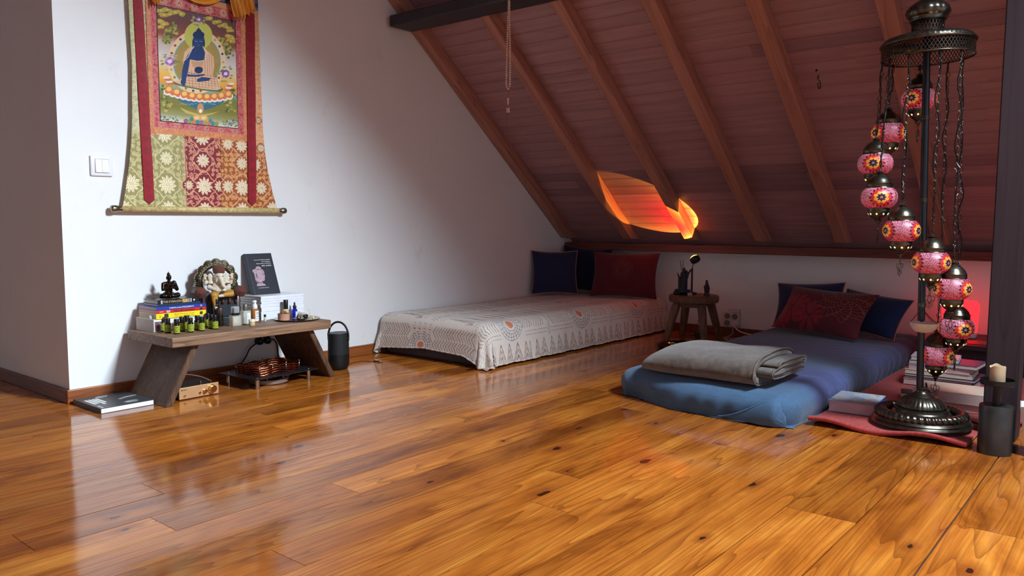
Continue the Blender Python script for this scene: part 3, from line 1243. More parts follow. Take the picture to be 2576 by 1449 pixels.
# the foot end bows out towards the middle; soft rolled sides
foot = (UXd < -0.5)
X = X - np.where(UXd < 0, -UXd, 0) * 0.045 * (1 - ((Y - 1.40) / 0.45) ** 2).clip(0, 1)
X = X + 0.11 * np.clip((Y - 1.45) / 0.5, 0, 1) ** 1.5 * np.clip((3.5 - X) / 0.5, 0, 1)
belly = np.sin(np.clip((fh - Z) / fh, 0, 1) * PI) * 0.018
X = X + UXd * belly
Y = Y + UYd * belly
wr = np.sin(A * 88 + 5 * np.sin(B * 3.3 + A * 2) + 3 * np.sin(A * 5.1)) * 0.6 + np.sin(A * 141 + 4 * np.sin(B * 4.4 + 1)) * 0.4
fade = np.clip((A - 3.28) / 0.25, 0, 1)
wa = 0.0026 * fade * (0.55 + 0.45 * fnoise(A, B, 8, 6, 2, 9))
Z = Z + np.where(rest <= 0.02, wr * wa * 1.3, 0)
Y = Y + np.where(np.abs(UYd) > 0.6, UYd * wr * wa * 1.9, 0)
loose = 0.016 * fnoise(A * 0.6 + B, B - A * 0.7, 12, 9, 10, 40) + 0.004 * np.sin(B * 42 + 26 * Z + 4 * np.sin(B * 9)) * np.clip((0.12 - Z) / 0.08, 0, 1)
X = X + np.where(foot, UXd * loose, 0)
Z = Z + 0.006 * fnoise(A, B, 14, 7, 4, 14) * (rest <= 0) * np.clip((Z - 0.06) / 0.04, 0, 1)
Z = np.maximum(Z, 0.002)
Pb = np.stack([X, Y, Z], -1)
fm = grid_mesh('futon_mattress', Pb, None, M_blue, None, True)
tag(fm, 'thin blue futon mattress in a wrinkled shaded cover, on the floor', 'mattress')
# envelope fold of the cover at the near right corner
pts = []
for t in np.linspace(0, 1, 26):
    row = []
    yt = 1.115 + 0.245 * t ** 0.85
    zt_ = 0.112 * (1 - t) ** 1.5 + 0.006
    for s in np.linspace(0, 1, 12):
        y = yt + (1.095 - yt) * s
        z = zt_ * (1 - s) ** 0.7 + 0.006
        j = int(np.argmin(np.abs(Pb[0, :, 1] - y)))
        col_ = Pb[:, j]
        k = int(np.argmin(np.abs(col_[: 60, 2] - z)))
        x = col_[k, 0] - 0.013 - 0.006 * math.sin(s * PI)
        row.append((x, y, max(z, 0.005)))
    pts.append(row)
fo = grid_mesh('corner_fold', np.array(pts), None, M_blue, fm, True, back=0.004)
cvh = [Vector(r[0]) + Vector((-0.003, 0, 0)) for r in pts]
bm = BM()
tube(bm, cvh, 0.0035, 7)
obj('fold_hem', bm, M_blue, fo, True)

# ------------------------------------------------------------------ folded blanket on the mattress
def ribbon(path, thick, ya, yb, ny, seed, taper_far, taper_near, yshift=0.0):
    Pp = smooth_path([(x, 0, z) for x, z in path], 10)
    n = len(Pp)
    up_, dn_ = [], []
    for i, p in enumerate(Pp):
        a, b = Pp[max(i - 1, 0)], Pp[min(i + 1, n - 1)]
        d = (b - a).normalized()
        nn = Vector((-d.z, 0, d.x))
        e = thick / 2 * min(1.0, 0.35 + min(i, n - 1 - i) * 0.25)
        up_.append(p + nn * e)
        dn_.append(p - nn * e)
    loop = up_ + dn_[::-1]
    m_ = len(loop)
    arr = np.zeros((ny, m_ + 1, 3))
    for k in range(ny):
        t = k / (ny - 1)
        y = yb + (ya - yb) * t
        s = 1.0
        far = max(0, (y - (yb - taper_far)) / taper_far) if taper_far else 0
        for j in range(m_ + 1):
            q = loop[j % m_]
            sz = 1 - 0.55 * far ** 2.4
            sxx = 1 - 0.32 * far ** 2.6
            xx = 3.20 + (q.x - 3.20) * sxx
            zz = 0.134 + (q.z - 0.130) * sz
            arr[k, j] = (xx, y + yshift * (q.z - 0.13) / 0.1, zz)
    nz = 0.006 * fnoise(arr[..., 0] * 1.0 + arr[..., 2] * 2, arr[..., 1], seed, 9, 12, 46)
    arr[..., 2] += nz * np.clip((arr[..., 2] - 0.14) / 0.05, 0, 1)
    arr[..., 0] += nz * 0.8
    return arr


def ribbon_obj(name, arr, m, parent):
    o = grid_mesh(name, arr, None, m, parent, True)
    b2 = bmesh.new()
    b2.from_mesh(o.data)
    bmesh.ops.remove_doubles(b2, verts=b2.verts[:], dist=1e-6)
    bmesh.ops.holes_fill(b2, edges=[e for e in b2.edges if e.is_boundary], sides=0)
    bmesh.ops.recalc_face_normals(b2, faces=b2.faces[:])
    b2.to_mesh(o.data)
    b2.free()
    finish(o.data, True)
    return o


bk = thing('folded_blanket', 'folded taupe fleece blanket lying on the foot of the blue mattress', 'blanket')
outer = ribbon([(3.43, 0.146), (3.25, 0.146), (3.10, 0.148), (3.045, 0.155), (3.018, 0.180), (3.040, 0.212), (3.10, 0.232), (3.22, 0.242), (3.34, 0.236), (3.43, 0.218)],
               0.030, 1.235, 1.775, 70, 31, 0.20, 0.0)
ribbon_obj('outer_fold', outer, M_blanket, bk)
inner = ribbon([(3.42, 0.170), (3.25, 0.170), (3.10, 0.172), (3.066, 0.182), (3.10, 0.193), (3.25, 0.196), (3.36, 0.196), (3.425, 0.199), (3.36, 0.212), (3.22, 0.218), (3.11, 0.212)],
               0.020, 1.185, 1.73, 60, 32, 0.18, 0.0, -0.012)
io_ = ribbon_obj('inner_folds', inner, M_blanket, bk)
bm = BM()
for arr in (inner,):
    ring = arr[-1]
    q = [Vector(p) + Vector((0, -0.002, 0)) for p in ring[:: 2]]
    tube(bm, q, [0.0028 + 0.0012 * (i % 2) for i in range(len(q))], 6)
obj('stitched_edge', bm, M_stitch, io_, True)
bm = BM()
q = [Vector(p) + Vector((0, -0.002, 0)) for p in outer[-1][: outer.shape[1] // 2: 2]]
tube(bm, q, [0.0030 + 0.0012 * (i % 2) for i in range(len(q))], 6)
obj('stitched_edge', bm, M_stitch, bk, True)

# ------------------------------------------------------------------ red rug
def rug_mat():
    m, nt, N, Lk, P = nodes_of('red_woven_rug')
    tc = N.new('ShaderNodeTexCoord').outputs['Object']
    f = noise(N, Lk, mapping(N, Lk, tc, (24, 130, 40)), 1.0, 4, 0.65)
    b = noise(N, Lk, tc, 3.0, 3)
    c = ramp(N, Lk, f, [(0.25, S(150, 48, 46)), (0.7, S(196, 80, 72))])
    c = mixc(N, Lk, mth(N, Lk, 'MULTIPLY', b, 0.3), c, S(140, 46, 50))
    Lk.new(c, P.inputs['Base Color'])
    P.inputs['Roughness'].default_value = 0.95
    P.inputs['Specular IOR Level'].default_value = 0.1
    P.inputs['Sheen Weight'].default_value = 0.25
    bump(N, Lk, P, f, 0.6, 0.004)
    return m


nu, nv = 150, 120
U, V = np.meshgrid(np.linspace(0, 1, nu), np.linspace(0, 1, nv), indexing='ij')
xf = 3.125 - 0.03 * (1 - V)
X = xf + (4.64 - xf) * U ** 1.6
yr = np.interp(X, [3.0, 3.50, 3.85, 5.2], [0.50, 0.50, 0.24, 0.16])
Y = 1.045 + (yr - 1.045) * V
wave = 0.011 * np.exp(-((X - 3.11) / 0.05) ** 2) * (1 + np.sin(V * 9.5 + 0.6))
Z = 0.018 + wave + 0.0015 * fnoise(X, Y, 6, 6, 6, 20)
top_ = np.stack([X, Y, Z], -1)
rug = grid_mesh('rug', top_, None, rug_mat(), None, True, back=0.015)
tag(rug, 'red woven rug between the blue mattress and the dark post', 'rug')
# ------------------------------------------------------------------ hanging scroll painting (brocade mount) on the gable wall
YS = 3.634


def sx0(z):
    return np.interp(z, [0.84, 0.88, 0.95, 1.05, 1.15, 1.25, 1.5, 1.8, 2.1], [1.642, 1.650, 1.664, 1.682, 1.695, 1.704, 1.713, 1.706, 1.700])


def sx1(z):
    return np.interp(z, [0.84, 0.88, 0.95, 1.05, 1.15, 1.25, 1.5, 1.8, 2.1], [2.454, 2.444, 2.424, 2.400, 2.384, 2.376, 2.370, 2.366, 2.362])


OLIVE, DRED, ORNG, PEACH, RED2, PALE = (150, 140, 86), (124, 14, 26), (156, 80, 30), (222, 150, 94), (176, 42, 56), (206, 200, 160)
cb = Cv(1.62, 2.48, 0.83, 2.12, 1300, OLIVE)
rs = random.Random(2)
cb.rect(1.952, 2.136, 0.83, 1.215, DRED)
cb.rect(2.136, 2.48, 0.83, 1.215, ORNG)
cb.rect(1.62, 1.80, 1.19, 2.12, PALE)
cb.rect(2.28, 2.48, 1.19, 2.12, (214, 146, 96))


def curl(c, x, z, r, a, s, w, col):
    pts = []
    for t in range(15):
        q = a + s * t * 0.62
        rr = r * (1 - t / 17.0)
        pts.append((x + rr * math.cos(q), z + rr * math.sin(q)))
    c.line(pts, w, col)
    q = a - s * 0.9
    c.line([pts[0], (x + r * 1.9 * math.cos(q), z + r * 1.9 * math.sin(q))], w, col)


def scrolls(c, xa, xb, za, zb, col, st=0.027, w=0.0042):
    z = za
    while z < zb:
        x = xa
        while x < xb:
            curl(c, x + rs.uniform(-0.006, 0.006), z + rs.uniform(-0.006, 0.006), rs.uniform(0.008, 0.012), rs.uniform(0, 6.28), rs.choice((-1, 1)), w, col)
            x += st
        z += st


def lotus(c, x, z, R, col, line_c, full=True):
    n = 11 if full else 4
    for k in range(n):
        q = 2 * PI * k / n + PI / 2
        L = R * (1.0 if full else (1.25 if k % 2 == 0 else 0.9))
        wd = 0.30 if full else 0.42
        pts = []
        for t, a in ((0.1, 0.3), (0.5, wd), (0.78, wd * 0.62), (1.0, 0.05), (0.78, -wd * 0.62), (0.5, -wd), (0.1, -0.3)):
            pts.append((x + L * t * math.cos(q + a), z + L * t * math.sin(q + a)))
        c.poly(pts, col)
        c.line([(x + L * 0.3 * math.cos(q), z + L * 0.3 * math.sin(q)), (x + L * 0.85 * math.cos(q), z + L * 0.85 * math.sin(q))], 0.0022, line_c)
    c.ell(x, z, R * 0.28, R * 0.28, col)
    curl(c, x, z, R * 0.2, 0, 1, 0.0022, line_c)


def ringcurve(c, x, z, R, col, w=0.0045):
    c.line([(x + R * (1 + 0.16 * math.cos(4 * t * PI / 24)) * math.cos(t * PI / 24), z + R * (1 + 0.16 * math.cos(4 * t * PI / 24)) * math.sin(t * PI / 24)) for t in range(49)], w, col)


scrolls(cb, 1.62, 1.952, 0.83, 1.21, (200, 190, 132))
scrolls(cb, 1.952, 2.136, 0.83, 1.21, (214, 150, 124))
scrolls(cb, 2.136, 2.48, 0.83, 1.21, (222, 164, 96))
scrolls(cb, 1.69, 1.80, 1.2, 2.1, (176, 168, 120), 0.024, 0.0036)
scrolls(cb, 2.28, 2.40, 1.2, 2.1, (232, 180, 130), 0.022, 0.0034)
CRM, CRL = (238, 228, 186), (176, 158, 104)
for (xc, zc, R, f) in ((1.858, 0.965, 0.046, 1), (1.858, 1.088, 0.034, 0), (1.852, 1.20, 0.042, 1), (1.685, 0.965, 0.044, 1), (1.762, 0.97, 0.026, 0), (1.86, 0.852, 0.040, 0),
                       (1.655, 0.852, 0.036, 0), (2.045, 0.965, 0.046, 1), (2.042, 1.088, 0.036, 0), (2.04, 1.20, 0.042, 1), (2.045, 0.852, 0.038, 0), (1.965, 0.967, 0.026, 0),
                       (2.125, 0.967, 0.030, 0), (2.172, 0.967, 0.034, 0), (2.252, 0.965, 0.044, 1), (2.252, 1.086, 0.034, 0), (2.175, 1.18, 0.034, 0), (2.252, 1.175, 0.036, 1),
                       (2.36, 0.965, 0.034, 0), (2.33, 1.085, 0.034, 0), (2.425, 0.86, 0.04, 0), (2.25, 0.852, 0.04, 0), (2.362, 1.17, 0.022, 0), (2.352, 1.31, 0.016, 0)):
    base = OLIVE if xc < 1.952 else (DRED if xc < 2.136 else ORNG)
    cb.ell(xc, zc, R * 1.22, R * 1.22, base)
    ringcurve(cb, xc, zc, R * 1.38, (208, 198, 142) if xc < 1.952 else (220, 160, 120))
    lotus(cb, xc, zc, R, CRM if xc < 1.952 else (240, 220, 190), CRL)
# inner borders: orange, then red, around the painting
cb.rect(1.785, 1.812, 1.20, 2.12, PEACH)
cb.rect(2.262, 2.290, 1.20, 2.12, PEACH)
cb.rect(1.785, 2.290, 1.20, 1.232, PEACH)
scrolls(cb, 1.787, 1.812, 1.2, 2.1, (196, 116, 66), 0.016, 0.0028)
scrolls(cb, 2.264, 2.29, 1.2, 2.1, (196, 116, 66), 0.016, 0.0028)
scrolls(cb, 1.787, 2.29, 1.205, 1.232, (196, 116, 66), 0.018, 0.0028)
cb.rect(1.808, 2.266, 1.230, 1.835, RED2)
scrolls(cb, 1.81, 2.266, 1.232, 1.835, (206, 120, 116), 0.018, 0.003)
for xx in np.arange(1.84, 2.25, 0.075):
    lotus(cb, xx, 1.243, 0.018, (226, 170, 150), (160, 60, 60))
    lotus(cb, xx + 0.03, 1.812, 0.024, (232, 190, 160), (160, 60, 60))
cb.rect(1.808, 2.266, 1.835, 1.86, PEACH)
cb.rect(1.62, 2.48, 1.862, 2.12, (30, 36, 72))
scrolls(cb, 1.69, 2.40, 1.87, 2.1, (120, 130, 160), 0.03, 0.0036)
for x in (1.784, 1.7855, 2.291):
    cb.line([(x, 1.2), (x, 2.1)], 0.0018, (60, 34, 30))
cb.line([(1.952, 0.83), (1.952, 1.21)], 0.002, (90, 60, 30))
cb.line([(2.136, 0.83), (2.136, 1.21)], 0.002, (90, 30, 20))

nu, nv = 330, 470
Uu, Zz = np.meshgrid(np.linspace(0, 1, nu), np.linspace(0.846, 2.08, nv), indexing='ij')
Xx = sx0(Zz) + (sx1(Zz) - sx0(Zz)) * Uu
Yy = YS + 0.003 * fnoise(Xx, Zz, 41, 6, 3, 9) + 0.004 * (np.abs(Uu - 0.5) * 2) ** 6 * -1
Pm = np.stack([Xx, Yy, Zz], -1)
mp = mids(Pm)
M_broc = attr_mat('silk_brocade', 0.5, 0.4, 0.3, 0.35, 700, 0.0012)
scroll = thing('hanging_scroll', 'long brocade hanging scroll with a painted blue seated figure on the white wall', 'wall hanging', (2.05, YS, 0.846))
off = Vector((2.05, YS, 0.846))


def loc_of(P):
    return P - np.array([off.x, off.y, off.z])


grid_mesh('brocade_mount', loc_of(Pm), cb.sample(mp[..., 0], mp[..., 2], 0.0004), M_broc, scroll, True, back=0.003)

# the painting: an own composition of a blue seated figure on a lotus, painted in sketch units (x right, y down)
PX0, PX1, PZ0, PZ1 = 1.834, 2.236, 1.258, 1.786


def T(x, y):
    yt = 55 + (x - 220) * 160 / 838
    yb = 1300 + (x - 283) * 85 / 832
    xl = 220 + (y - 55) * 63 / 1245
    xr = 1058 + (y - 215) * 57 / 1170
    u = (x - xl) / (xr - xl)
    v = (y - yt) / (yb - yt)
    return PX0 + u * (PX1 - PX0), PZ1 - v * (PZ1 - PZ0)


cp = Cv(PX0 - 0.004, PX1 + 0.004, PZ0 - 0.004, PZ1 + 0.004, 1500, (120, 100, 70))
stops = [(0.0, (104, 78, 76)), (0.12, (112, 70, 66)), (0.24, (150, 74, 54)), (0.30, (196, 176, 166)), (0.42, (214, 206, 200)), (0.52, (226, 200, 150)),
         (0.60, (236, 178, 66)), (0.66, (228, 150, 60)), (0.70, (126, 170, 160)), (0.74, (120, 128, 66)), (0.86, (128, 122, 50)), (0.93, (150, 150, 96)), (1.0, (226, 226, 214))]
vv = np.clip((PZ1 - cp.Y) / (PZ1 - PZ0), 0, 1)
for ch in range(3):
    cp.a[:, :, ch] = np.interp(vv, [s_[0] for s_ in stops], [s_[1][ch] for s_ in stops])[:, None]


def tp(pts, col, al=1.0):
    cp.poly([T(*p) for p in pts], col, al)


def tl(pts, w, col, al=1.0):
    cp.line([T(*p) for p in pts], w, col, al)


def te(cx, cy, rx, ry, col, a0=0, a1=360, al=1.0):
    n = 40
    tp([(cx + rx * math.cos(math.radians(a0 + (a1 - a0) * i / n)), cy + ry * math.sin(math.radians(a0 + (a1 - a0) * i / n))) for i in range(n + 1)], col, al)


rp = random.Random(6)
# clouds
for (cx, cy) in ((270, 120), (330, 110), (300, 165), (360, 160), (410, 135), (470, 150), (260, 235), (300, 265), (262, 290), (770, 190), (850, 225), (910, 260), (960, 285), (1000, 320), (985, 375), (1030, 400), (1010, 430)):
    for k in range(4):
        te(cx + rp.uniform(-28, 28), cy + rp.uniform(-14, 14), rp.uniform(20, 34), rp.uniform(14, 22), (190, 168, 74))
    te(cx, cy, 16, 9, (216, 198, 104))
    tl([(cx - 26, cy + 18), (cx, cy + 26), (cx + 26, cy + 16)], 0.0016, (110, 92, 50))
# trees
for (cx, cy, n, s_) in ((390, 310, 22, 60), (340, 380, 20, 60), (330, 440, 12, 40), (900, 430, 22, 60), (960, 500, 24, 60), (980, 560, 14, 45), (330, 940, 14, 45), (330, 1020, 14, 45), (340, 1130, 20, 60), (1020, 1040, 14, 45), (980, 1100, 14, 45), (1040, 980, 12, 40), (1000, 1170, 14, 50)):
    for k in range(n):
        c = rp.choice(((104, 116, 52), (134, 138, 62), (170, 160, 80), (198, 166, 92), (84, 100, 48)))
        te(cx + rp.gauss(0, s_ * 0.5), cy + rp.gauss(0, s_ * 0.45), rp.uniform(12, 20), rp.uniform(11, 18), c)
# halo ring behind the figure
te(650, 660, 305, 345, (232, 204, 160))
for k in range(22):
    q = 2 * PI * k / 22
    te(650 + 278 * math.cos(q), 660 + 315 * math.sin(q), 13, 13, rp.choice(((60, 60, 110), (170, 60, 50), (120, 140, 70), (210, 150, 110))))
te(650, 665, 252, 287, (112, 164, 166))
te(650, 665, 240, 275, (164, 138, 70))
for k in range(70):
    q = PI + PI * k / 69 * 1.0
    tl([(650 + 150 * math.cos(q), 665 + 170 * math.sin(q)), (650 + 238 * math.cos(q), 665 + 272 * math.sin(q))], 0.0007, (204, 178, 104))
te(655, 378, 148, 152, (196, 196, 92))
# flowers
for (cx, cy, s_) in ((365, 660, 52), (958, 785, 48), (655, 205, 36)):
    for k in range(9):
        q = 2 * PI * k / 9
        te(cx + s_ * 0.55 * math.cos(q), cy + s_ * 0.55 * math.sin(q), s_ * 0.42, s_ * 0.36, rp.choice(((150, 96, 160), (186, 140, 190), (120, 80, 140))))
    te(cx, cy, s_ * 0.45, s_ * 0.4, (232, 216, 236))
    for k in range(16):
        a, r_ = rp.uniform(0, 6.28), s_ * rp.uniform(1.2, 2.1)
        te(cx + r_ * math.cos(a), cy + r_ * math.sin(a) * 0.9, 15, 8, rp.choice(((110, 126, 72), (150, 152, 96), (190, 170, 150))))
# sea and rock below the throne
tp([(380, 1020), (480, 1085), (600, 1150), (700, 1190), (800, 1160), (900, 1120), (960, 1080), (900, 1060), (600, 1030)], (54, 108, 128))
for k in range(26):
    x = rp.uniform(450, 900)
    y = rp.uniform(1060, 1130)
    tl([(x, y), (x + 20, y - 10), (x + 40, y)], 0.0012, (150, 190, 196))
tp([(470, 1150), (560, 1190), (690, 1232), (830, 1210), (900, 1190), (820, 1225), (690, 1255), (540, 1215)], (196, 176, 92))
# lotus throne
for row, (yy, rx, hh, cols) in enumerate(((1010, 330, 60, ((236, 226, 216), (214, 120, 90))), (985, 315, 62, ((224, 120, 54), (246, 196, 110))))):
    n = 13 if row == 0 else 9
    for k in range(n):
        t = -1 + 2 * k / (n - 1)
        cx = 678 + rx * t
        cy = yy + 62 * (1 - t * t) * 0.8 + 22 * t
        te(cx, cy, 40, hh * 0.62, cols[0])
        te(cx, cy - 6, 26, hh * 0.40, cols[1])
for sgn in (-1, 1):
    for k in range(4):
        te(680 + sgn * (300 + k * 14), 930 - k * 22 + sgn * 30, 34, 13, (236, 226, 218) if k % 2 else (206, 110, 90))
tp([(400, 880), (480, 850), (700, 850), (880, 905), (935, 955), (900, 985), (700, 965), (500, 930), (415, 905)], (96, 110, 62))
tp([(410, 876), (480, 850), (700, 850), (870, 900), (915, 945), (860, 965), (700, 950), (500, 915)], (226, 190, 156))
# robe
ROB, RBL = (226, 184, 148), (146, 92, 66)
tp([(560, 505), (620, 480), (560, 650), (505, 700), (500, 640), (512, 560)], ROB)
tp([(715, 505), (775, 560), (820, 600), (830, 700), (815, 800), (900, 900), (890, 950), (700, 945), (560, 925), (450, 890), (500, 800), (560, 640), (720, 640)], ROB)
for k in range(11):
    tl([(520 + k * 34, 740 + k * 7), (540 + k * 34, 935)], 0.0015, RBL)
for k in range(6):
    tl([(500, 770 + k * 28), (860, 820 + k * 26)], 0.0015, RBL)
for k in range(4):
    tl([(720 + k * 26, 560 + k * 6), (735 + k * 24, 800)], 0.0014, RBL)
tp([(580, 640), (715, 650), (700, 720), (600, 720)], (206, 160, 120))
tl([(575, 640), (640, 652), (715, 645)], 0.003, (236, 226, 206))
# body
BL, BD = (34, 62, 112), (24, 46, 92)
tp([(615, 500), (700, 500), (728, 560), (718, 640), (650, 650), (570, 635), (560, 720), (545, 800), (528, 880), (505, 900), (486, 850), (492, 760), (515, 640), (565, 560)], BL)
te(505, 880, 26, 34, BL)
for k in range(4):
    tl([(498 + k * 8, 890), (506 + k * 6, 915)], 0.0034, BL)
te(657, 435, 63, 84, BL)
te(655, 370, 62, 42, BD)
te(655, 332, 27, 27, BD)
te(655, 306, 9, 12, BD)
for sx_ in (598, 716):
    te(sx_, 460, 8, 42, BD)
for sx_ in (632, 682):
    tl([(sx_ - 14, 436), (sx_, 442), (sx_ + 14, 438)], 0.0016, (196, 200, 206))
tl([(644, 478), (658, 483), (672, 478)], 0.0016, (150, 110, 130))
tl([(657, 440), (654, 464), (662, 466)], 0.001, (70, 96, 140))
te(664, 748, 44, 36, BD)
tp([(622, 722), (706, 722), (700, 740), (628, 740)], (20, 36, 74))
tp([(545, 795), (640, 800), (720, 790), (730, 806), (640, 822), (545, 818)], BL)
tp([(645, 850), (700, 822), (795, 832), (775, 862), (690, 872), (650, 876)], BL)
tl([(590, 520), (555, 600), (512, 650)], 0.003, (238, 226, 206))
tl([(722, 512), (745, 570), (738, 640)], 0.003, (238, 226, 206))
# offerings along the bottom
te(690, 1165, 34, 60, (206, 146, 90))
te(692, 1190, 17, 20, (240, 240, 240))
for dx in (-36, 36):
    te(690 + dx, 1265, 44, 36, (222, 170, 96))
    te(690 + dx, 1265, 26, 20, (236, 204, 140))
for k, c in enumerate(((142, 98, 150), (150, 156, 70), (222, 128, 80), (70, 136, 146), (150, 110, 160), (160, 160, 76), (216, 120, 76), (72, 140, 146), (140, 150, 90))):
    te(540 + k * 41, 1300 + k * 4, 24, 26, c)
te(600, 1280, 20, 24, (70, 136, 146))
te(800, 1295, 20, 24, (80, 140, 140))
for k in range(30):
    te(rp.uniform(280, 460), rp.uniform(1250, 1310), rp.uniform(6, 16), rp.uniform(5, 12), rp.choice(((110, 120, 110), (180, 186, 180), (120, 126, 60), (96, 104, 120))))
    te(rp.uniform(930, 1100), rp.uniform(1290, 1370), rp.uniform(6, 16), rp.uniform(5, 12), rp.choice(((110, 120, 110), (180, 186, 180), (120, 126, 60), (96, 104, 120))))
for xa, xb, za, zb in ((PX0 - 0.004, PX0 + 0.002, 0, 3), (PX1 - 0.002, PX1 + 0.004, 0, 3), (0, 3, PZ0 - 0.004, PZ0 + 0.0025), (0, 3, PZ1 - 0.0025, PZ1 + 0.004)):
    cp.rect(max(xa, PX0 - 0.01), min(xb, PX1 + 0.01), max(za, PZ0 - 0.01), min(zb, PZ1 + 0.01), (36, 22, 26))
nu, nv = 270, 350
Uu, Zz = np.meshgrid(np.linspace(PX0, PX1, nu), np.linspace(PZ0, PZ1, nv), indexing='ij')
Yp = YS - 0.0035 + 0.003 * fnoise(Uu, Zz, 41, 6, 3, 9)
Pp_ = np.stack([Uu, Yp, Zz], -1)
mp = mids(Pp_)
grid_mesh('painting', loc_of(Pp_), cp.sample(mp[..., 0], mp[..., 2], 0.0004), attr_mat('painted_canvas', 0.6, 0.3), scroll, True, back=0.0015)

# two loose red ribbons
M_rib = attr_mat('red_figured_satin', 0.6, 0.3, 0.2)
for k, (xa, xb, xa2, xb2, zb_) in enumerate(((1.726, 1.769, 1.744, 1.792, 0.872), (2.293, 2.341, 2.279, 2.325, 0.874))):
    n1, n2 = 26, 300
    U, V = np.meshgrid(np.linspace(0, 1, n1), np.linspace(0, 1, n2), indexing='ij')
    tip = 0.020 * np.abs(U - 0.5) * 2
    Zr = 2.06 + (zb_ + tip - 2.06) * V
    tt = np.clip((1.80 - Zr) / (1.80 - 0.87), 0, 1)
    Xr = (xa + (xa2 - xa) * tt) + ((xb - xa) + ((xb2 - xa2) - (xb - xa)) * tt) * U
    Yr = YS - 0.011 - 0.0015 * np.sin(V * 24 + k) + 0.001 * np.sin(U * 3)
    cr = Cv(0, 0.05, 0.84, 2.08, 1300, (144, 14, 30))
    rr_ = random.Random(20 + k)
    z = 0.9
    while z < 2.0:
        cr.line([(0.025 + 0.014 * math.cos(t * PI / 10), z + 0.017 * math.sin(t * PI / 10)) for t in range(21)], 0.002, (104, 12, 24))
        for q in (-0.008, 0, 0.008):
            cr.line([(0.013, z + q), (0.037, z + q)], 0.0016, (104, 12, 24))
        cr.line([(0.025, z - 0.014), (0.025, z + 0.014)], 0.0016, (104, 12, 24))
        curl(cr, 0.024, z + 0.05, 0.012, rr_.uniform(0, 6), 1, 0.003, (116, 14, 28))
        for q in range(5):
            x_ = rr_.uniform(0.006, 0.044)
            z_ = z + rr_.uniform(0.03, 0.085)
            cr.line([(x_, z_), (x_ + rr_.uniform(-0.01, 0.01), z_ + rr_.uniform(-0.008, 0.008))], 0.003, (112, 14, 26))
        z += 0.108
    Pr = np.stack([Xr, Yr, Zr], -1)
    mr = mids(Pr)
    mu = (U[:-1, :-1] + U[1:, 1:]) / 2
    grid_mesh('ribbon', loc_of(Pr), cr.sample(mu * 0.05, mr[..., 2], 0.0004), M_rib, scroll, True, back=0.0015)

# gathered yellow silk veil hanging over the top
M_silk = mat('yellow_silk', S(222, 148, 34), 0.35, spec=0.5, var=0.12, vscale=9, bmp=0.2, bscale=60, sheen=0.3)


def pleats(name, pts_top, pts_bot, n, amp, k, seed, bow=0.0):
    U, V = np.meshgrid(np.linspace(0, 1, n), np.linspace(0, 1, 40), indexing='ij')
    a, b = np.array(pts_top[0]), np.array(pts_top[1])
    c, d = np.array(pts_bot[0]), np.array(pts_bot[1])
    Pq = (a + (b - a) * U[..., None]) * (1 - V[..., None]) + (c + (d - c) * U[..., None]) * V[..., None]
    f = np.sin(U * k * 2 * PI + seed + 1.2 * np.sin(V * 3)) * 0.65 + np.sin(U * k * 4.4 + V * 2 + seed) * 0.35
    Pq[..., 1] += amp * f * (0.35 + 0.65 * V) - 0.012
    Pq[..., 2] += bow * (4 * (U - 0.5) ** 2 - 1) * V + 0.008 * np.sin(U * k * 6.3 + seed) * V
    return grid_mesh(name, loc_of(Pq), None, M_silk, scroll, True, back=0.0012)


ym = YS - 0.03
sk = pleats('silk_veil', ((2.165, ym, 1.99), (2.30, ym, 1.99)), ((2.205, ym - 0.012, 1.788), (2.318, ym - 0.012, 1.848)), 150, 0.014, 5.5, 0.4, 0.012)
pleats('silk_veil', ((1.80, ym, 1.93), (1.90, ym, 1.96)), ((1.80, ym, 1.776), (1.848, ym, 1.80)), 90, 0.012, 4, 1.1, 0.006)
# centre swag: cloth sagging between two gathers, with folds running across
U, V = np.meshgrid(np.linspace(0, 1, 120), np.linspace(0, 1, 60), indexing='ij')
sag = 4 * U * (1 - U)
Xs = 1.90 + 0.32 * U
Zs = 1.99 - 0.02 * sag - (0.06 + 0.108 * sag ** 0.6) * V + 0.05 * U
Ysw = ym - 0.016 * np.sin(V * 17 + 2.5 * U) * (0.4 + sag) * 0.7 - 0.012 * sag
grid_mesh('silk_veil', loc_of(np.stack([Xs, Ysw, Zs], -1)), None, M_silk, scroll, True, back=0.0012)

# bottom roller with metal knobs
bm = BM()
cyl(bm, (1.640 - off.x, -0.006, 0.004), (2.456 - off.x, -0.006, 0.004), 0.0135, n=24)
for f_ in bm.faces:
    pass
rl = obj('roller', bm, None, scroll, True)
rl.data.materials.clear()
M_roll = mat('brocade_roller', S(198, 176, 118), 0.6, var=0.35, vscale=70, bmp=0.3, bscale=300)
rl.data.materials.append(M_roll)
M_pewter = mat('aged_silver_metal', S(150, 140, 122), 0.28, 1.0, var=0.25, vscale=40)
for sgn, xk in ((-1, 1.640), (1, 2.456)):
    bm = BM()
    Mk = Matrix.Translation((xk - off.x, -0.006, 0.004)) @ Matrix.Rotation(sgn * PI / 2, 4, 'Y')
    lathe(bm, [(0.0125, -0.004), (0.0130, 0.0), (0.0120, 0.010), (0.0145, 0.020), (0.0165, 0.026), (0.0160, 0.034), (0.0165, 0.040), (0.0130, 0.046), (0.005, 0.049)], 28, Mk)
    obj('knob', bm, M_pewter, scroll, True)

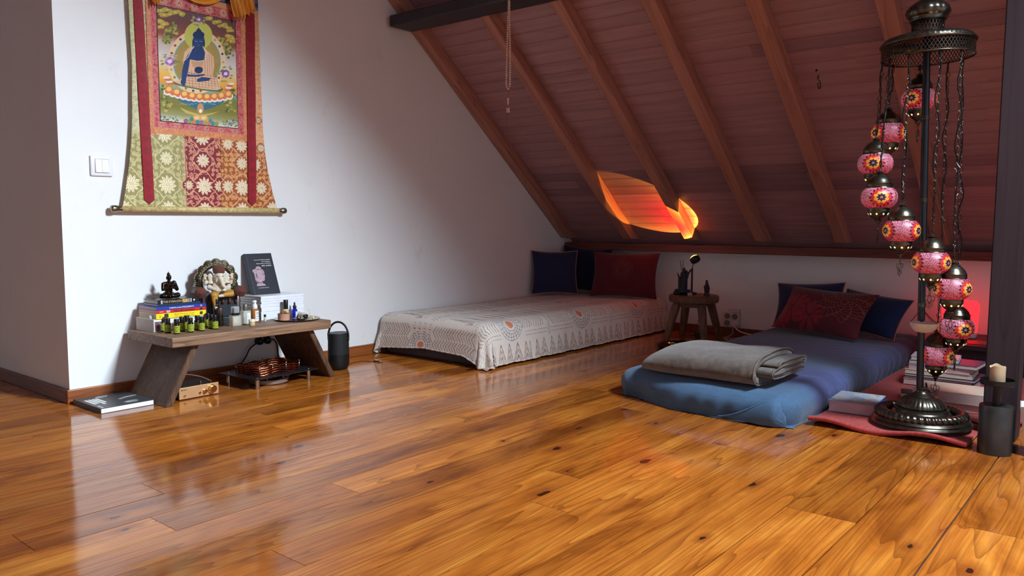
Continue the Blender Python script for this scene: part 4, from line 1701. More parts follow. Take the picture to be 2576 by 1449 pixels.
# ------------------------------------------------------------------ light switch
M_white = mat('white_plastic', S(226, 226, 230), 0.3, var=0.03)
sw = thing('light_switch', 'square white double light switch left of the hanging scroll', 'switch', (1.572, 3.66, 1.038))
bm = BM()
box(bm, -0.048, 0.048, -0.011, 0.0, -0.045, 0.045, bev=0.005, seg=3)
obj('switch_plate', bm, M_white, sw, True, autos=40)
for xa, xb in ((-0.0285, -0.0006), (0.0006, 0.0285)):
    bm = BM()
    prism(bm, [(xa, -0.0115, -0.029), (xa, -0.0165, -0.029), (xa, -0.0125, 0.029), (xa, -0.011, 0.029)], (xb - xa, 0, 0))
    obj('rocker', bm, M_white, sw)
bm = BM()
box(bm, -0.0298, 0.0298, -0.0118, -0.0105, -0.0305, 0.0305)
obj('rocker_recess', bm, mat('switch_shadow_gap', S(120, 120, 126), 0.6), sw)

# ------------------------------------------------------------------ low altar bench
TZ = 0.300
TX0, TX1, TY0, TY1 = 1.646, 2.476, 3.222, 3.632
M_oak = wood('aged_bench_wood', S(76, 56, 42), S(162, 124, 94), 0, 0.5, 2.2, bmp=0.25)
M_oakv = wood('aged_bench_leg_wood', S(58, 38, 26), S(112, 78, 54), 2, 0.55, 2.2, bmp=0.25)
bench = thing('altar_bench', 'low brown wooden bench on two slanted board legs against the white wall', 'bench', (2.06, 3.43, 0))
bm = BM()
box(bm, TX0 - 2.06, TX1 - 2.06, TY0 - 3.43, TY1 - 3.43, TZ - 0.043, TZ, bev=0.004, seg=2)
obj('tabletop', bm, M_oak, bench)
for sg, xb, xt in ((-1, 1.625, 1.758), (1, 2.525, 2.392)):
    bm = BM()
    dx = 0.031 * -sg
    prism(bm, [(xb - 2.06, TY0 + 0.035 - 3.43, 0.0), (xb - 2.06 + dx, TY0 + 0.035 - 3.43, 0.0), (xt - 2.06 + dx, TY0 + 0.035 - 3.43, TZ - 0.043), (xt - 2.06, TY0 + 0.035 - 3.43, TZ - 0.043)],
          (0, TY1 - TY0 - 0.065, 0))
    bmesh.ops.bevel(bm, geom=bm.edges[:], offset=0.003, segments=2, affect='EDGES')
    # keep the grain running down the board
    o = obj('leg', bm, M_oakv, bench)


# ------------------------------------------------------------------ books
M_paper = mat('book_pages', S(214, 206, 192), 0.85, var=0.08, vscale=30)
M_paperg = mat('book_pages_grey', S(190, 182, 174), 0.85, var=0.08, vscale=30)
_covers = {}


def cover_mat(c, rough=0.4):
    k = (c, rough)
    if k not in _covers:
        _covers[k] = mat('book_cover_%02x%02x%02x' % c, S(*c), rough, var=0.05, vscale=20)
    return _covers[k]


def book(label, w, d, t, col, loc, rotz=0.0, group=None, pages=None, spine='front', hard=0.0, rough=0.4, name='book'):
    """lying book, local origin at the centre of its underside; spine on the -y side ('front'), +x or -x"""
    b = thing(name, label, 'book', loc, rotz, group)
    ct = 0.0022
    bm = BM()
    x0, x1, y0, y1 = -w / 2, w / 2, -d / 2, d / 2
    e_f, e_r, e_l = (0.0024 if spine == k_ else 0.0 for k_ in ('front', 'right', 'left'))
    box(bm, x0 + e_l, x1 - e_r, y0 + e_f, y1, 0, ct)
    box(bm, x0 + e_l, x1 - e_r, y0 + e_f, y1, t - ct, t)
    if spine == 'front':
        box(bm, x0, x1, y0, y0 + ct, 0.0016, t - 0.0016)
    elif spine == 'right':
        box(bm, x1 - ct, x1, y0, y1, 0.0004, t - 0.0004)
    else:
        box(bm, x0, x0 + ct, y0, y1, 0.0004, t - 0.0004)
    obj('cover', bm, cover_mat(col, rough), b)
    h = hard
    bm = BM()
    px0, px1, py0, py1 = x0 + h + 0.0004, x1 - h - 0.0004, y0 + h + 0.0004, y1 - h - 0.0004
    if spine == 'front':
        py0 = y0 + ct
    elif spine == 'right':
        px1 = x1 - ct
    else:
        px0 = x0 + ct
    box(bm, px0, px1, py0, py1, ct, t - ct)
    obj('page_block', bm, pages or M_paper, b)
    return b


M_ink = mat('white_ink', S(232, 232, 228), 0.6)
M_inkb = mat('black_ink', S(24, 22, 22), 0.6)
M_inkg = mat('gold_ink', S(206, 176, 112), 0.5)
M_inky = mat('brown_ink', S(120, 78, 20), 0.6)
M_inkp = mat('grey_ink', S(150, 152, 160), 0.6)


def plate(bm, x0, x1, z0, z1, y, t=0.0004):
    return box(bm, x0, x1, y - t, y, z0, z1)


GB = 'books stacked at the left end of the bench'
# bottom thick white book
b = book('thick white book at the bottom of the left bench stack, on the tabletop', 0.256, 0.17, 0.056, (222, 220, 220), (1.814, 3.545, TZ), 0.0, GB, M_paperg)
bm = BM()
plate(bm, -0.124, -0.07, 0.004, 0.046, -0.085)
obj('spine_picture', bm, mat('spine_photo', S(120, 86, 96), 0.5, var=0.7, vscale=55), b, label='dark pink and grey cover picture')
# yellow
b = book('thick yellow book with brown title, third colour down in the left bench stack', 0.238, 0.165, 0.0255, (244, 214, 34), (1.816, 3.5395, TZ + 0.056), 0.0, GB, M_paperg)
textmesh('spine_title', 'Basic Practices of the', 0.0062, M_inky, b, axes((-0.035, -0.0827, 0.0142), (1, 0, 0), (0, 0, 1)), 0.095)
textmesh('spine_title', 'Universal Healing Tao', 0.0062, M_inky, b, axes((-0.035, -0.0827, 0.0045), (1, 0, 0), (0, 0, 1)), 0.095)
textmesh('spine_mark', '\u9053', 0.0075, M_inky, b, axes((-0.106, -0.0827, 0.008), (1, 0, 0), (0, 0, 1)), 0.008)
bm = BM()
plate(bm, -0.082, -0.063, 0.004, 0.0225, -0.0825)
M_portrait = mat('spine_portrait', S(52, 44, 34), 0.5, var=0.6, vscale=120)
obj('spine_picture', bm, M_portrait, b)
bm = BM()
plate(bm, 0.088, 0.102, 0.006, 0.019, -0.0825)
obj('spine_emblem', bm, M_portrait, b)
# red
b = book('thin red book with black capital title between a blue and a yellow book', 0.238, 0.165, 0.0145, (196, 40, 46), (1.816, 3.538, TZ + 0.0815), 0.0, GB, M_paperg)
textmesh('spine_title', 'TAN TIEN CHI KUNG', 0.0068, M_inkb, b, axes((-0.038, -0.0827, 0.004), (1, 0, 0), (0, 0, 1)), 0.100, bold=0.02)
textmesh('spine_author', 'CHIA', 0.0048, M_ink, b, axes((-0.104, -0.0827, 0.005), (1, 0, 0), (0, 0, 1)), 0.018)
bm = BM()
plate(bm, -0.072, -0.055, 0.002, 0.0125, -0.0825)
obj('spine_picture', bm, mat('spine_small_photo', S(176, 160, 170), 0.5, var=0.5, vscale=140), b)
bm = BM()
plate(bm, 0.088, 0.100, 0.003, 0.0115, -0.0825)
obj('spine_emblem', bm, M_inkb, b)
# blue
b = book('blue book with white capital title above the red book in the left bench stack', 0.238, 0.165, 0.0145, (36, 62, 150), (1.816, 3.538, TZ + 0.096), 0.0, GB, M_paperg)
textmesh('spine_title', 'FUSION of the FIVE ELEMENTS', 0.0066, M_ink, b, axes((-0.058, -0.0827, 0.004), (1, 0, 0), (0, 0, 1)), 0.116, bold=0.02)
bm = BM()
plate(bm, 0.090, 0.099, 0.003, 0.0115, -0.0825)
obj('spine_emblem', bm, M_inkp, b)
# thin navy
b = book('thin dark navy book under the black book carrying the bronze figurine', 0.206, 0.135, 0.0095, (34, 50, 70), (1.822, 3.553, TZ + 0.1105), 0.0, GB, M_paper)
# black hardback
b = book('black hardback with pale spaced capital title at the top of the left bench stack', 0.196, 0.135, 0.0185, (34, 32, 34), (1.818, 3.553, TZ + 0.120), 0.0, GB, M_paper, hard=0.003, rough=0.3)
textmesh('spine_title', 'THE KYBALION', 0.0098, M_inkg, b, axes((-0.074, -0.0677, 0.0045), (1, 0, 0), (0, 0, 1)), 0.088)
bm = BM()
for xa, xb in ((-0.083, -0.0805), (-0.0785, -0.0765), (0.058, 0.062), (0.047, 0.0485), (0.051, 0.0525)):
    plate(bm, xa, xb, 0.001, 0.0175, -0.0675)
    obj('spine_band', bm, M_ink, b)
    bm = BM()
cyl(bm, (0.075, -0.0675, 0.0093), (0.075, -0.0679, 0.0093), 0.004, n=16)
obj('spine_dot', bm, M_ink, b)
bm = BM()
plate(bm, 0.018, 0.044, 0.001, 0.0175, -0.0675)
obj('spine_emblem', bm, mat('gold_emblem', S(190, 150, 84), 0.5, var=0.5, vscale=160), b)
# small crystal on the ledge of the bottom book
bm = BM()
lathe(bm, [(0.006, 0.0), (0.009, 0.004), (0.009, 0.012), (0.006, 0.017)], 7)
o = obj('crystal', bm, glassy('clear_crystal', (0.92, 0.94, 0.95), 0.08, 0.35))
o.location = (1.692, 3.496, TZ + 0.056)
o.rotation_euler = (0, 0, 0.4)
tag(o, 'small clear crystal on the left ledge of the thick white bottom book', 'crystal')

# white catalogues under the upright black book
GW = 'white catalogues stacked right of the elephant figurine'
zz = TZ
words = ['at the bottom of the white stack, the thickest', 'second from the bottom of the white stack', 'third from the bottom of the white stack', 'fourth from the bottom of the white stack',
         'fifth from the bottom of the white stack, one below the top', 'at the top of the white stack, under the upright black book']
for i, t in enumerate((0.041, 0.0225, 0.0165, 0.0125, 0.0125, 0.0145)):
    jx = (0.0, 0.002, -0.002, 0.003, 0.0, 0.001)[i]
    b = book('white catalogue ' + words[i], 0.252, 0.185, t, (228, 230, 236), (2.356 + jx, 3.552, zz), 0.0, GW, M_paperg)
    zz += t
STZ = zz
# upright black book leaning on the wall
lean = math.atan2(0.085, 0.222)
ub = thing('book', 'black hardback with a carved head on its cover, leaning upright on the wall', 'book', (2.330, 3.556, STZ + 0.0005))
ub.rotation_euler = (-lean, 0, 0.0)
bw, bhh, bt = 0.160, 0.222, 0.020
bm = BM()
box(bm, -bw / 2, bw / 2, 0, 0.0025, 0, bhh)
box(bm, -bw / 2, bw / 2, bt - 0.0025, bt, 0, bhh)
box(bm, -bw / 2, -bw / 2 + 0.003, 0.0004, bt - 0.0004, 0, bhh)
cyl(bm, (-bw / 2 + 0.014, 0.0008, 0.001), (-bw / 2 + 0.014, 0.0008, bhh - 0.001), 0.0016, n=8)
obj('cover', bm, cover_mat((44, 46, 54), 0.35), ub)
bm = BM()
box(bm, -bw / 2 + 0.003, bw / 2 - 0.003, 0.0026, bt - 0.0026, 0.003, bhh - 0.003)
obj('page_block', bm, M_paperg, ub)
for i, (tx, wd, zt2) in enumerate((('Sutra of the Medicine Buddha', 0.094, 0.1845), ('with Translations,', 0.052, 0.1745), ('Dharani Rites, and Prayers', 0.084, 0.1645), ('\u85e5\u5e2b\u7d93\u3001\u61fa\u6cd5\u8207\u8b9a\u5048', 0.056, 0.1515))):
    textmesh('cover_title', tx, 0.0052, M_ink, ub, axes((0.064 - wd, -0.0001, zt2), (1, 0, 0), (0, 0, 1)), wd)
textmesh('cover_author', 'Venerable Master Hsing Yun', 0.0042, M_ink, ub, axes((-0.042, -0.0001, 0.034), (1, 0, 0), (0, 0, 1)), 0.062)
# carved head printed on the cover, as thin raised shapes (profile to the right)
M_stone = mat('printed_pink_stone', S(172, 144, 156), 0.6, var=0.22, vscale=60)
M_stone2 = mat('printed_dark_stone', S(112, 88, 102), 0.6, var=0.2, vscale=60)


def printed(bm, pts, t=0.0006):
    prism(bm, [(x, -t, z) for x, z in pts], (0, t, 0))


bm = BM()
printed(bm, [(-0.046, 0.046), (0.004, 0.046), (0.002, 0.054), (-0.010, 0.060), (-0.012, 0.070), (0.000, 0.072), (0.006, 0.076), (0.007, 0.082), (0.0095, 0.086), (0.008, 0.092), (0.013, 0.097),
             (0.0105, 0.106), (0.0125, 0.116), (0.012, 0.126), (0.006, 0.134), (0.0, 0.137), (-0.001, 0.146), (-0.010, 0.152), (-0.022, 0.152), (-0.030, 0.146), (-0.032, 0.139), (-0.044, 0.137),
             (-0.048, 0.134), (-0.052, 0.136), (-0.053, 0.126), (-0.047, 0.116), (-0.047, 0.100), (-0.048, 0.080), (-0.044, 0.070), (-0.040, 0.060), (-0.047, 0.054)])
hd = obj('cover_picture', bm, M_stone, ub)
bm = BM()
for pts in ([(-0.040, 0.110), (-0.034, 0.116), (-0.030, 0.108), (-0.032, 0.092), (-0.036, 0.086), (-0.038, 0.096)], [(-0.030, 0.137), (0.0, 0.136), (0.004, 0.132), (-0.030, 0.133)],
            [(-0.002, 0.107), (0.008, 0.110), (0.009, 0.107), (0.0, 0.105)], [(-0.002, 0.082), (0.006, 0.083), (0.006, 0.081), (-0.002, 0.080)], [(-0.046, 0.078), (-0.036, 0.070), (-0.014, 0.064), (-0.014, 0.060), (-0.040, 0.061)]):
    prism(bm, [(x, -0.0010, z) for x, z in pts], (0, 0.0006, 0))
    obj('print_shading', bm, M_stone2, hd)
    bm = BM()
bm.free()

# ------------------------------------------------------------------ bottles
M_amberd = mat('dark_brown_glass', S(26, 18, 14), 0.08, spec=0.6, var=0.1)
M_cap = mat('black_cap', S(16, 16, 18), 0.35, var=0.1)
M_green = mat('green_label', S(150, 160, 42), 0.55, var=0.10, vscale=60)
ob = thing('oil_bottle', '', 'bottle', (0, 0, 0), 0, 'small oil bottles with green labels')
bm = BM()
lathe(bm, [(0.0128, 0.0), (0.0136, 0.0015), (0.0136, 0.040), (0.0125, 0.0435), (0.0080, 0.0475), (0.0078, 0.050)], 24)
obj('bottle', bm, M_amberd, ob, True)
bm = BM()
lathe(bm, [(0.0100, 0.0475), (0.0106, 0.0482), (0.0106, 0.0640), (0.0100, 0.0655)], 24, fn=lambda r, z, t, k: r * (1 + 0.02 * (math.cos(24 * t) if 0.048 < z < 0.0645 else 0)))
obj('cap', bm, M_cap, ob, True, autos=40)
bm = BM()
lathe(bm, [(0.0139, 0.005), (0.0139, 0.037)], 24, cap0=False, cap1=False)
lb = obj('label', bm, M_green, ob, True)
bm = BM()
lathe(bm, [(0.01405, 0.0185), (0.01405, 0.0200)], 24, cap0=False, cap1=False)
for q in (0.012, 0.029):
    for k in range(-2, 3):
        a = -PI / 2 + k * 0.16
        M_ = Matrix.Translation((0.01405 * math.cos(a), 0.01405 * math.sin(a), q)) @ Matrix.Rotation(a, 4, 'Z')
        box(bm, -0.0002, 0.0002, -0.0009, 0.0009, -0.0012, 0.0012, M_)
obj('label_print', bm, mat('dark_green_print', S(72, 84, 24), 0.6), lb)
spots = [((1.730, 3.466), 'oil bottle half hidden at the far left, behind the one whose white label side shows'), ((1.7185, 3.398), 'leftmost oil bottle of the front row, turned to show a white strip of label'),
         ((1.7815, 3.474), 'oil bottle behind the front-most oil bottle, second from the left in the back row'), ((1.728, 3.339), 'front-most oil bottle, the nearest to the front edge of the bench'),
         ((1.786, 3.402), 'oil bottle in the middle row just right of the front-most oil bottle'), ((1.825, 3.432), 'oil bottle half hidden behind the fourth front oil bottle, third in the back row'),
         ((1.794, 3.342), 'oil bottle in the front row second from the right of the left group'), ((1.856, 3.395), 'oil bottle peeking out behind the right end of the front row'),
         ((1.848, 3.344), 'oil bottle at the right end of the left front row'), ((1.936, 3.445), 'rear oil bottle of the separate trio beside the elephant figurine'),
         ((1.9215, 3.388), 'middle oil bottle of the separate trio, mostly hidden'), ((1.917, 3.349), 'front oil bottle of the separate trio, nearest to the glass perfume bottle')]
rbt = random.Random(8)
for i, ((x, y), lab) in enumerate(spots):
    rz = rbt.uniform(-0.5, 0.3) if i != 1 else 0.7
    if i == 0:
        ob.location = (x, y, TZ)
        ob.rotation_euler = (0, 0, rz)
        ob['label'] = lab
    else:
        dup(ob, (x, y, TZ), rz, lab)

# ------------------------------------------------------------------ other bottles and jars on the bench
M_glass = glassy('clear_glass', (0.96, 0.97, 0.96), 0.04, 0.72)
M_liqy = glassy('pale_yellow_liquid', (0.90, 0.80, 0.46), 0.05, 0.6)
M_liqw = glassy('pale_cloudy_liquid', (0.88, 0.88, 0.80), 0.06, 0.6)
M_amber = glassy('amber_liquid', (0.72, 0.26, 0.06), 0.05, 0.4)
M_label = mat('white_label', S(226, 230, 232), 0.6, var=0.04)
M_grey = mat('brushed_grey_cap', S(146, 142, 134), 0.35, 0.8, var=0.1)


def rbox(bm, w, d, z0, z1, bev):
    return box(bm, -w / 2, w / 2, -d / 2, d / 2, z0, z1, bev=bev, seg=3)


t = thing('perfume_bottle', 'square perfume bottle with black collar and clear cap, before the elephant figurine', 'bottle', (2.036, 3.375, TZ), 0.12)
bm = BM(); rbox(bm, 0.050, 0.030, 0.0, 0.052, 0.004); obj('bottle', bm, M_glass, t, True, autos=40)
bm = BM(); rbox(bm, 0.042, 0.022, 0.010, 0.046, 0.004); obj('perfume', bm, M_liqy, t, True, autos=40)
bm = BM(); lathe(bm, [(0.0165, 0.0522), (0.0165, 0.062)], 24); obj('collar', bm, M_cap, t, True, autos=40)
bm = BM(); rbox(bm, 0.030, 0.026, 0.0622, 0.094, 0.003); cp_ = obj('clear_cap', bm, M_glass, t, True, autos=40)
bm = BM(); lathe(bm, [(0.009, 0.0625), (0.009, 0.086)], 16); obj('spray_head', bm, M_cap, cp_, True, autos=40)
bm = BM(); box(bm, -0.021, -0.005, -0.0156, -0.0150, 0.020, 0.044); obj('label', bm, M_liqw, t)
t = thing('perfume_bottle', 'tall square perfume bottle with grey round cap and a narrow white label', 'bottle', (2.106, 3.400, TZ), 0.15)
bm = BM(); rbox(bm, 0.046, 0.030, 0.0, 0.066, 0.004); obj('bottle', bm, M_liqw, t, True, autos=40)
bm = BM(); lathe(bm, [(0.0105, 0.0662), (0.0108, 0.067), (0.0108, 0.094), (0.0100, 0.0955)], 24); obj('cap', bm, M_grey, t, True, autos=40)
bm = BM(); box(bm, -0.003, 0.016, -0.0156, -0.0150, 0.008, 0.056); lb = obj('label', bm, M_label, t)
bm = BM()
for q in range(6):
    box(bm, 0.002 + 0.001 * (q % 2), 0.011 - 0.002 * (q % 3), -0.0159, -0.0156, 0.018 + q * 0.005, 0.0194 + q * 0.005)
obj('label_print', bm, M_inkp, lb)
t = thing('pump_bottle', 'amber pump bottle with white nozzle and white lettered label', 'bottle', (2.182, 3.440, TZ), 0.1)
bm = BM(); lathe(bm, [(0.017, 0.0), (0.0185, 0.002), (0.0185, 0.058), (0.0165, 0.064), (0.010, 0.068)], 28); obj('bottle', bm, M_amber, t, True)
bm = BM()
lathe(bm, [(0.0125, 0.0665), (0.0130, 0.068), (0.0130, 0.082), (0.0105, 0.086), (0.0080, 0.088), (0.0075, 0.096), (0.0098, 0.098), (0.0098, 0.104), (0.0075, 0.107)], 24)
box(bm, -0.014, 0.0, -0.003, 0.003, 0.099, 0.1035)
obj('pump', bm, M_white, t, True, autos=40)
bm = BM()
n1 = 12
vs_ = []
for k in range(n1 + 1):
    a = -PI / 2 - 0.55 + 1.7 * k / n1
    vs_.append([bm.verts.new((0.0189 * math.cos(a), 0.0189 * math.sin(a), z)) for z in (0.006, 0.056)])
for a, b_ in zip(vs_, vs_[1:]):
    bm.faces.new((a[0], b_[0], b_[1], a[1]))
lb = obj('label', bm, M_label, t, True)
bm = BM()
for q, (n_, z) in enumerate(((5, 0.047), (4, 0.040), (6, 0.028), (3, 0.018))):
    for k in range(n_):
        a = -PI / 2 - 0.25 + 0.22 * k
        M_ = Matrix.Translation((0.0191 * math.cos(a), 0.0191 * math.sin(a), z)) @ Matrix.Rotation(a, 4, 'Z')
        box(bm, -0.0002, 0.0002, -0.0015, 0.0015, -0.0011, 0.0011, M_)
obj('label_print', bm, M_inkb, lb)
t = thing('cream_jar', 'tiny glass jar with a cream lid at the bench front', 'jar', (2.094, 3.328, TZ))
bm = BM(); lathe(bm, [(0.013, 0.0), (0.0145, 0.002), (0.0145, 0.016), (0.013, 0.019)], 24); obj('jar', bm, mat('honey_balm', S(196, 164, 116), 0.2, var=0.2), t, True, autos=40)
bm = BM(); lathe(bm, [(0.0152, 0.0185), (0.0158, 0.0195), (0.0158, 0.029), (0.0145, 0.031)], 24); obj('lid', bm, mat('cream_lid', S(222, 214, 200), 0.4), t, True, autos=40)
t = thing('glass_vial', 'tiny clear vial with dark green cap before the white catalogue stack', 'vial', (2.222, 3.415, TZ))
bm = BM(); lathe(bm, [(0.0058, 0.0), (0.0065, 0.001), (0.0065, 0.020), (0.0040, 0.0235)], 16); obj('vial', bm, mat('frosted_vial', S(196, 200, 186), 0.15, var=0.1), t, True)
bm = BM(); lathe(bm, [(0.0058, 0.0238), (0.0060, 0.0245), (0.0060, 0.0345), (0.0052, 0.0355)], 16); obj('cap', bm, mat('dark_green_cap', S(22, 38, 30), 0.4), t, True, autos=40)
t = thing('brown_bottle', 'dark brown bottle with a tall brown cap left of the clear perfume bottle', 'bottle', (1.990, 3.430, TZ))
bm = BM(); lathe(bm, [(0.013, 0.0), (0.0145, 0.002), (0.0145, 0.052), (0.012, 0.056)], 24); obj('bottle', bm, M_amberd, t, True)
bm = BM(); lathe(bm, [(0.0138, 0.0562), (0.0142, 0.057), (0.0142, 0.086), (0.013, 0.0875)], 24); obj('cap', bm, mat('brown_cap', S(66, 42, 36), 0.4), t, True, autos=40)
t = thing('dark_bottle', 'dark bottle with silver ring under its cap, behind the brown-capped bottle', 'bottle', (1.996, 3.4665, TZ))
bm = BM(); lathe(bm, [(0.011, 0.0), (0.012, 0.002), (0.012, 0.094), (0.010, 0.097)], 20); obj('bottle', bm, M_amberd, t, True)
bm = BM(); lathe(bm, [(0.0105, 0.0972), (0.0105, 0.1010)], 20); obj('ring', bm, M_pewter, t, True, autos=40)
bm = BM(); lathe(bm, [(0.0098, 0.1012), (0.0100, 0.1018), (0.0100, 0.124), (0.0092, 0.1255)], 20); obj('cap', bm, M_cap, t, True, autos=40)

# tray with its contents at the right end
M_silver = mat('worn_silver', S(176, 172, 160), 0.22, 1.0, var=0.2, vscale=50)
bm = BM()
lathe(bm, [(0.088, 0.0), (0.100, 0.0005), (0.112, 0.006), (0.1135, 0.008), (0.111, 0.008), (0.099, 0.0025), (0.002, 0.002)], 64)
tr = obj('round_tray', bm, M_silver, None, True, autos=50)
tr.location = (2.372, 3.362, TZ)
tag(tr, 'round shiny metal tray at the right end of the bench', 'tray')
t = thing('clay_pot', 'round pinkish clay pot holding brown wood chips, on the tray', 'pot', (2.302, 3.374, TZ + 0.0023))
bm = BM()
lathe(bm, [(0.026, 0.0), (0.0285, 0.002), (0.0290, 0.030), (0.0295, 0.034), (0.0270, 0.034), (0.0255, 0.020), (0.001, 0.018)], 32)
obj('pot', bm, mat('pinkish_clay', S(180, 132, 108), 0.7, var=0.1, bmp=0.2, bscale=200), t, True, autos=50)
bm = BM()
for (x, y, a, L, z) in ((-0.006, 0.0, 0.3, 0.017, 0.030), (0.006, 0.004, -0.4, 0.018, 0.035), (-0.010, -0.004, 1.2, 0.012, 0.034), (0.010, -0.004, 0.8, 0.014, 0.028), (0.0, 0.0, -0.1, 0.014, 0.042)):
    box(bm, -L, L, -0.005, 0.005, -0.004, 0.004, Matrix.Translation((x, y, z)) @ Matrix.Rotation(a, 4, 'Z') @ Matrix.Rotation(0.15, 4, 'Y'))
obj('wood_chips', bm, wood('chip_wood', S(96, 58, 44), S(150, 100, 80), 0), t)
t = thing('spray_bottle', 'small clear spray bottle with a tall black cap behind the clay pot', 'bottle', (2.352, 3.428, TZ + 0.0023))
bm = BM(); lathe(bm, [(0.013, 0.0), (0.0150, 0.002), (0.0150, 0.040), (0.0135, 0.046), (0.009, 0.050)], 24); obj('bottle', bm, M_liqy, t, True)
bm = BM(); lathe(bm, [(0.0112, 0.0485), (0.0116, 0.0495), (0.0116, 0.094), (0.0105, 0.0955)], 24); obj('cap', bm, M_cap, t, True, autos=40)
t = thing('dropper_bottle', 'cobalt blue dropper bottle with white label on the tray', 'bottle', (2.402, 3.424, TZ + 0.0025))
bm = BM(); lathe(bm, [(0.0125, 0.0), (0.0138, 0.002), (0.0138, 0.036), (0.0125, 0.042), (0.0075, 0.046), (0.0072, 0.050)], 24); obj('bottle', bm, mat('cobalt_glass', S(20, 32, 170), 0.06, spec=0.6, var=0.2), t, True)
bm = BM(); lathe(bm, [(0.0088, 0.049), (0.0092, 0.050), (0.0092, 0.060), (0.0070, 0.062), (0.0050, 0.064), (0.0048, 0.076), (0.0030, 0.079)], 20); obj('dropper_cap', bm, M_cap, t, True, autos=50)
bm = BM()
vs_ = []
for k in range(11):
    a = -PI / 2 - 0.25 + 1.7 * k / 10
    vs_.append([bm.verts.new((0.0142 * math.cos(a), 0.0142 * math.sin(a), z)) for z in (0.003, 0.032)])
for a, b_ in zip(vs_, vs_[1:]):
    bm.faces.new((a[0], b_[0], b_[1], a[1]))
obj('label', bm, M_label, t, True)
bm = BM()
lathe(bm, [(0.018, 0.0), (0.030, 0.003), (0.041, 0.0075), (0.044, 0.009), (0.041, 0.009), (0.028, 0.0055), (0.001, 0.004)], 28, fn=lambda r, z, t, k: r * (1 + 0.03 * math.cos(9 * t) * (r > 0.03)))
ds = obj('leaf_dish', bm, mat('antique_silver_dish', S(164, 154, 124), 0.35, 1.0, var=0.4, vscale=90), None, True, autos=60)
ds.location = (2.366, 3.322, TZ + 0.0026)
tag(ds, 'small antique silver dish with a wavy rim on the front of the tray', 'dish')
t = thing('incense_burner', 'tiny silver incense burner standing in the wavy silver dish', 'burner', (2.352, 3.322, TZ + 0.0073))
bm = BM(); lathe(bm, [(0.007, 0.0), (0.0105, 0.003), (0.0115, 0.010), (0.010, 0.015)], 20); obj('cup', bm, M_pewter, t, True)
bm = BM(); lathe(bm, [(0.0100, 0.0152), (0.0096, 0.018), (0.006, 0.022), (0.0015, 0.025), (0.0008, 0.032)], 20); obj('dome_lid', bm, M_silver, t, True)
bm = BM()
cyl(bm, (0.0, -0.009, 0.014), (0.010, -0.009, 0.036), 0.0006, n=6)
obj('wire', bm, M_pewter, t)
t = thing('glass_tealight', 'round glass holder with a yellowish tealight candle on the tray', 'candle holder', (2.434, 3.388, TZ + 0.0025))
bm = BM(); lathe(bm, [(0.026, 0.0), (0.0295, 0.003), (0.0305, 0.034), (0.0285, 0.034), (0.027, 0.006), (0.001, 0.005)], 36); obj('glass_bowl', bm, M_glass, t, True, autos=50)
bm = BM(); lathe(bm, [(0.0185, 0.0055), (0.0190, 0.006), (0.0190, 0.022), (0.0150, 0.0235)], 28); wx = obj('wax', bm, mat('yellowish_wax', S(226, 202, 128), 0.5, var=0.1), t, True, autos=50)
bm = BM(); cyl(bm, (0, 0, 0.0237), (0.001, 0, 0.028), 0.0008, n=6); obj('wick', bm, M_inkb, wx)
bm = BM()
ell(bm, (0, 0, 0.0085), (0.0165, 0.011, 0.0085))
for v in bm.verts:
    v.co *= 1 + 0.06 * math.sin(v.co.x * 300) * math.cos(v.co.y * 260)
o = obj('polished_stone', bm, mat('dark_brown_stone', S(42, 26, 24), 0.15, spec=0.6, var=0.3, vscale=80), None, True)
o.location = (2.404, 3.336, TZ + 0.0095)
tag(o, 'dark polished stone in front of the glass tealight', 'stone')
bm = BM()
lathe(bm, [(0.0055, 0.0), (0.0062, 0.001), (0.0060, 0.011), (0.0045, 0.0125)], 6)
o = obj('amber_chunk', bm, mat('pale_amber_resin', S(222, 204, 130), 0.25, var=0.2, vscale=90))
o.location = (2.441, 3.325, TZ + 0.0028)
tag(o, 'small pale yellow resin chunk at the right rim of the tray', 'resin')
# ------------------------------------------------------------------ bronze figurine on the left book stack
M_bronze = mat('dark_bronze', S(50, 40, 30), 0.30, 0.9, var=0.6, vscale=60)
bf = thing('figurine', 'small dark bronze seated figurine with joined hands on the left book stack', 'figurine', (1.805, 3.545, TZ + 0.1396), 0.12)
bm = BM()
capsule(bm, (-0.040, -0.004, 0.012), (0.016, -0.028, 0.011), 0.0125, 0.010)
capsule(bm, (0.040, -0.004, 0.012), (-0.016, -0.022, 0.013), 0.0125, 0.010)
ell(bm, (-0.038, -0.006, 0.0125), (0.0125, 0.016, 0.0125))
ell(bm, (0.038, -0.006, 0.0125), (0.0125, 0.016, 0.0125))
ell(bm, (0, 0.006, 0.016), (0.032, 0.021, 0.016))
capsule(bm, (0, 0.005, 0.024), (0, 0.003, 0.060), 0.0165, 0.0185)
capsule(bm, (-0.020, 0.003, 0.067), (0.020, 0.003, 0.067), 0.0105)
capsule(bm, (0, 0.001, 0.072), (0, -0.001, 0.088), 0.0072, 0.0068)
ell(bm, (0, -0.002, 0.0965), (0.0108, 0.0118, 0.0140))
ell(bm, (0, 0.001, 0.1105), (0.0076, 0.0078, 0.0070))
capsule(bm, (0, 0.001, 0.115), (0, 0.001, 0.1225), 0.0038, 0.0012)
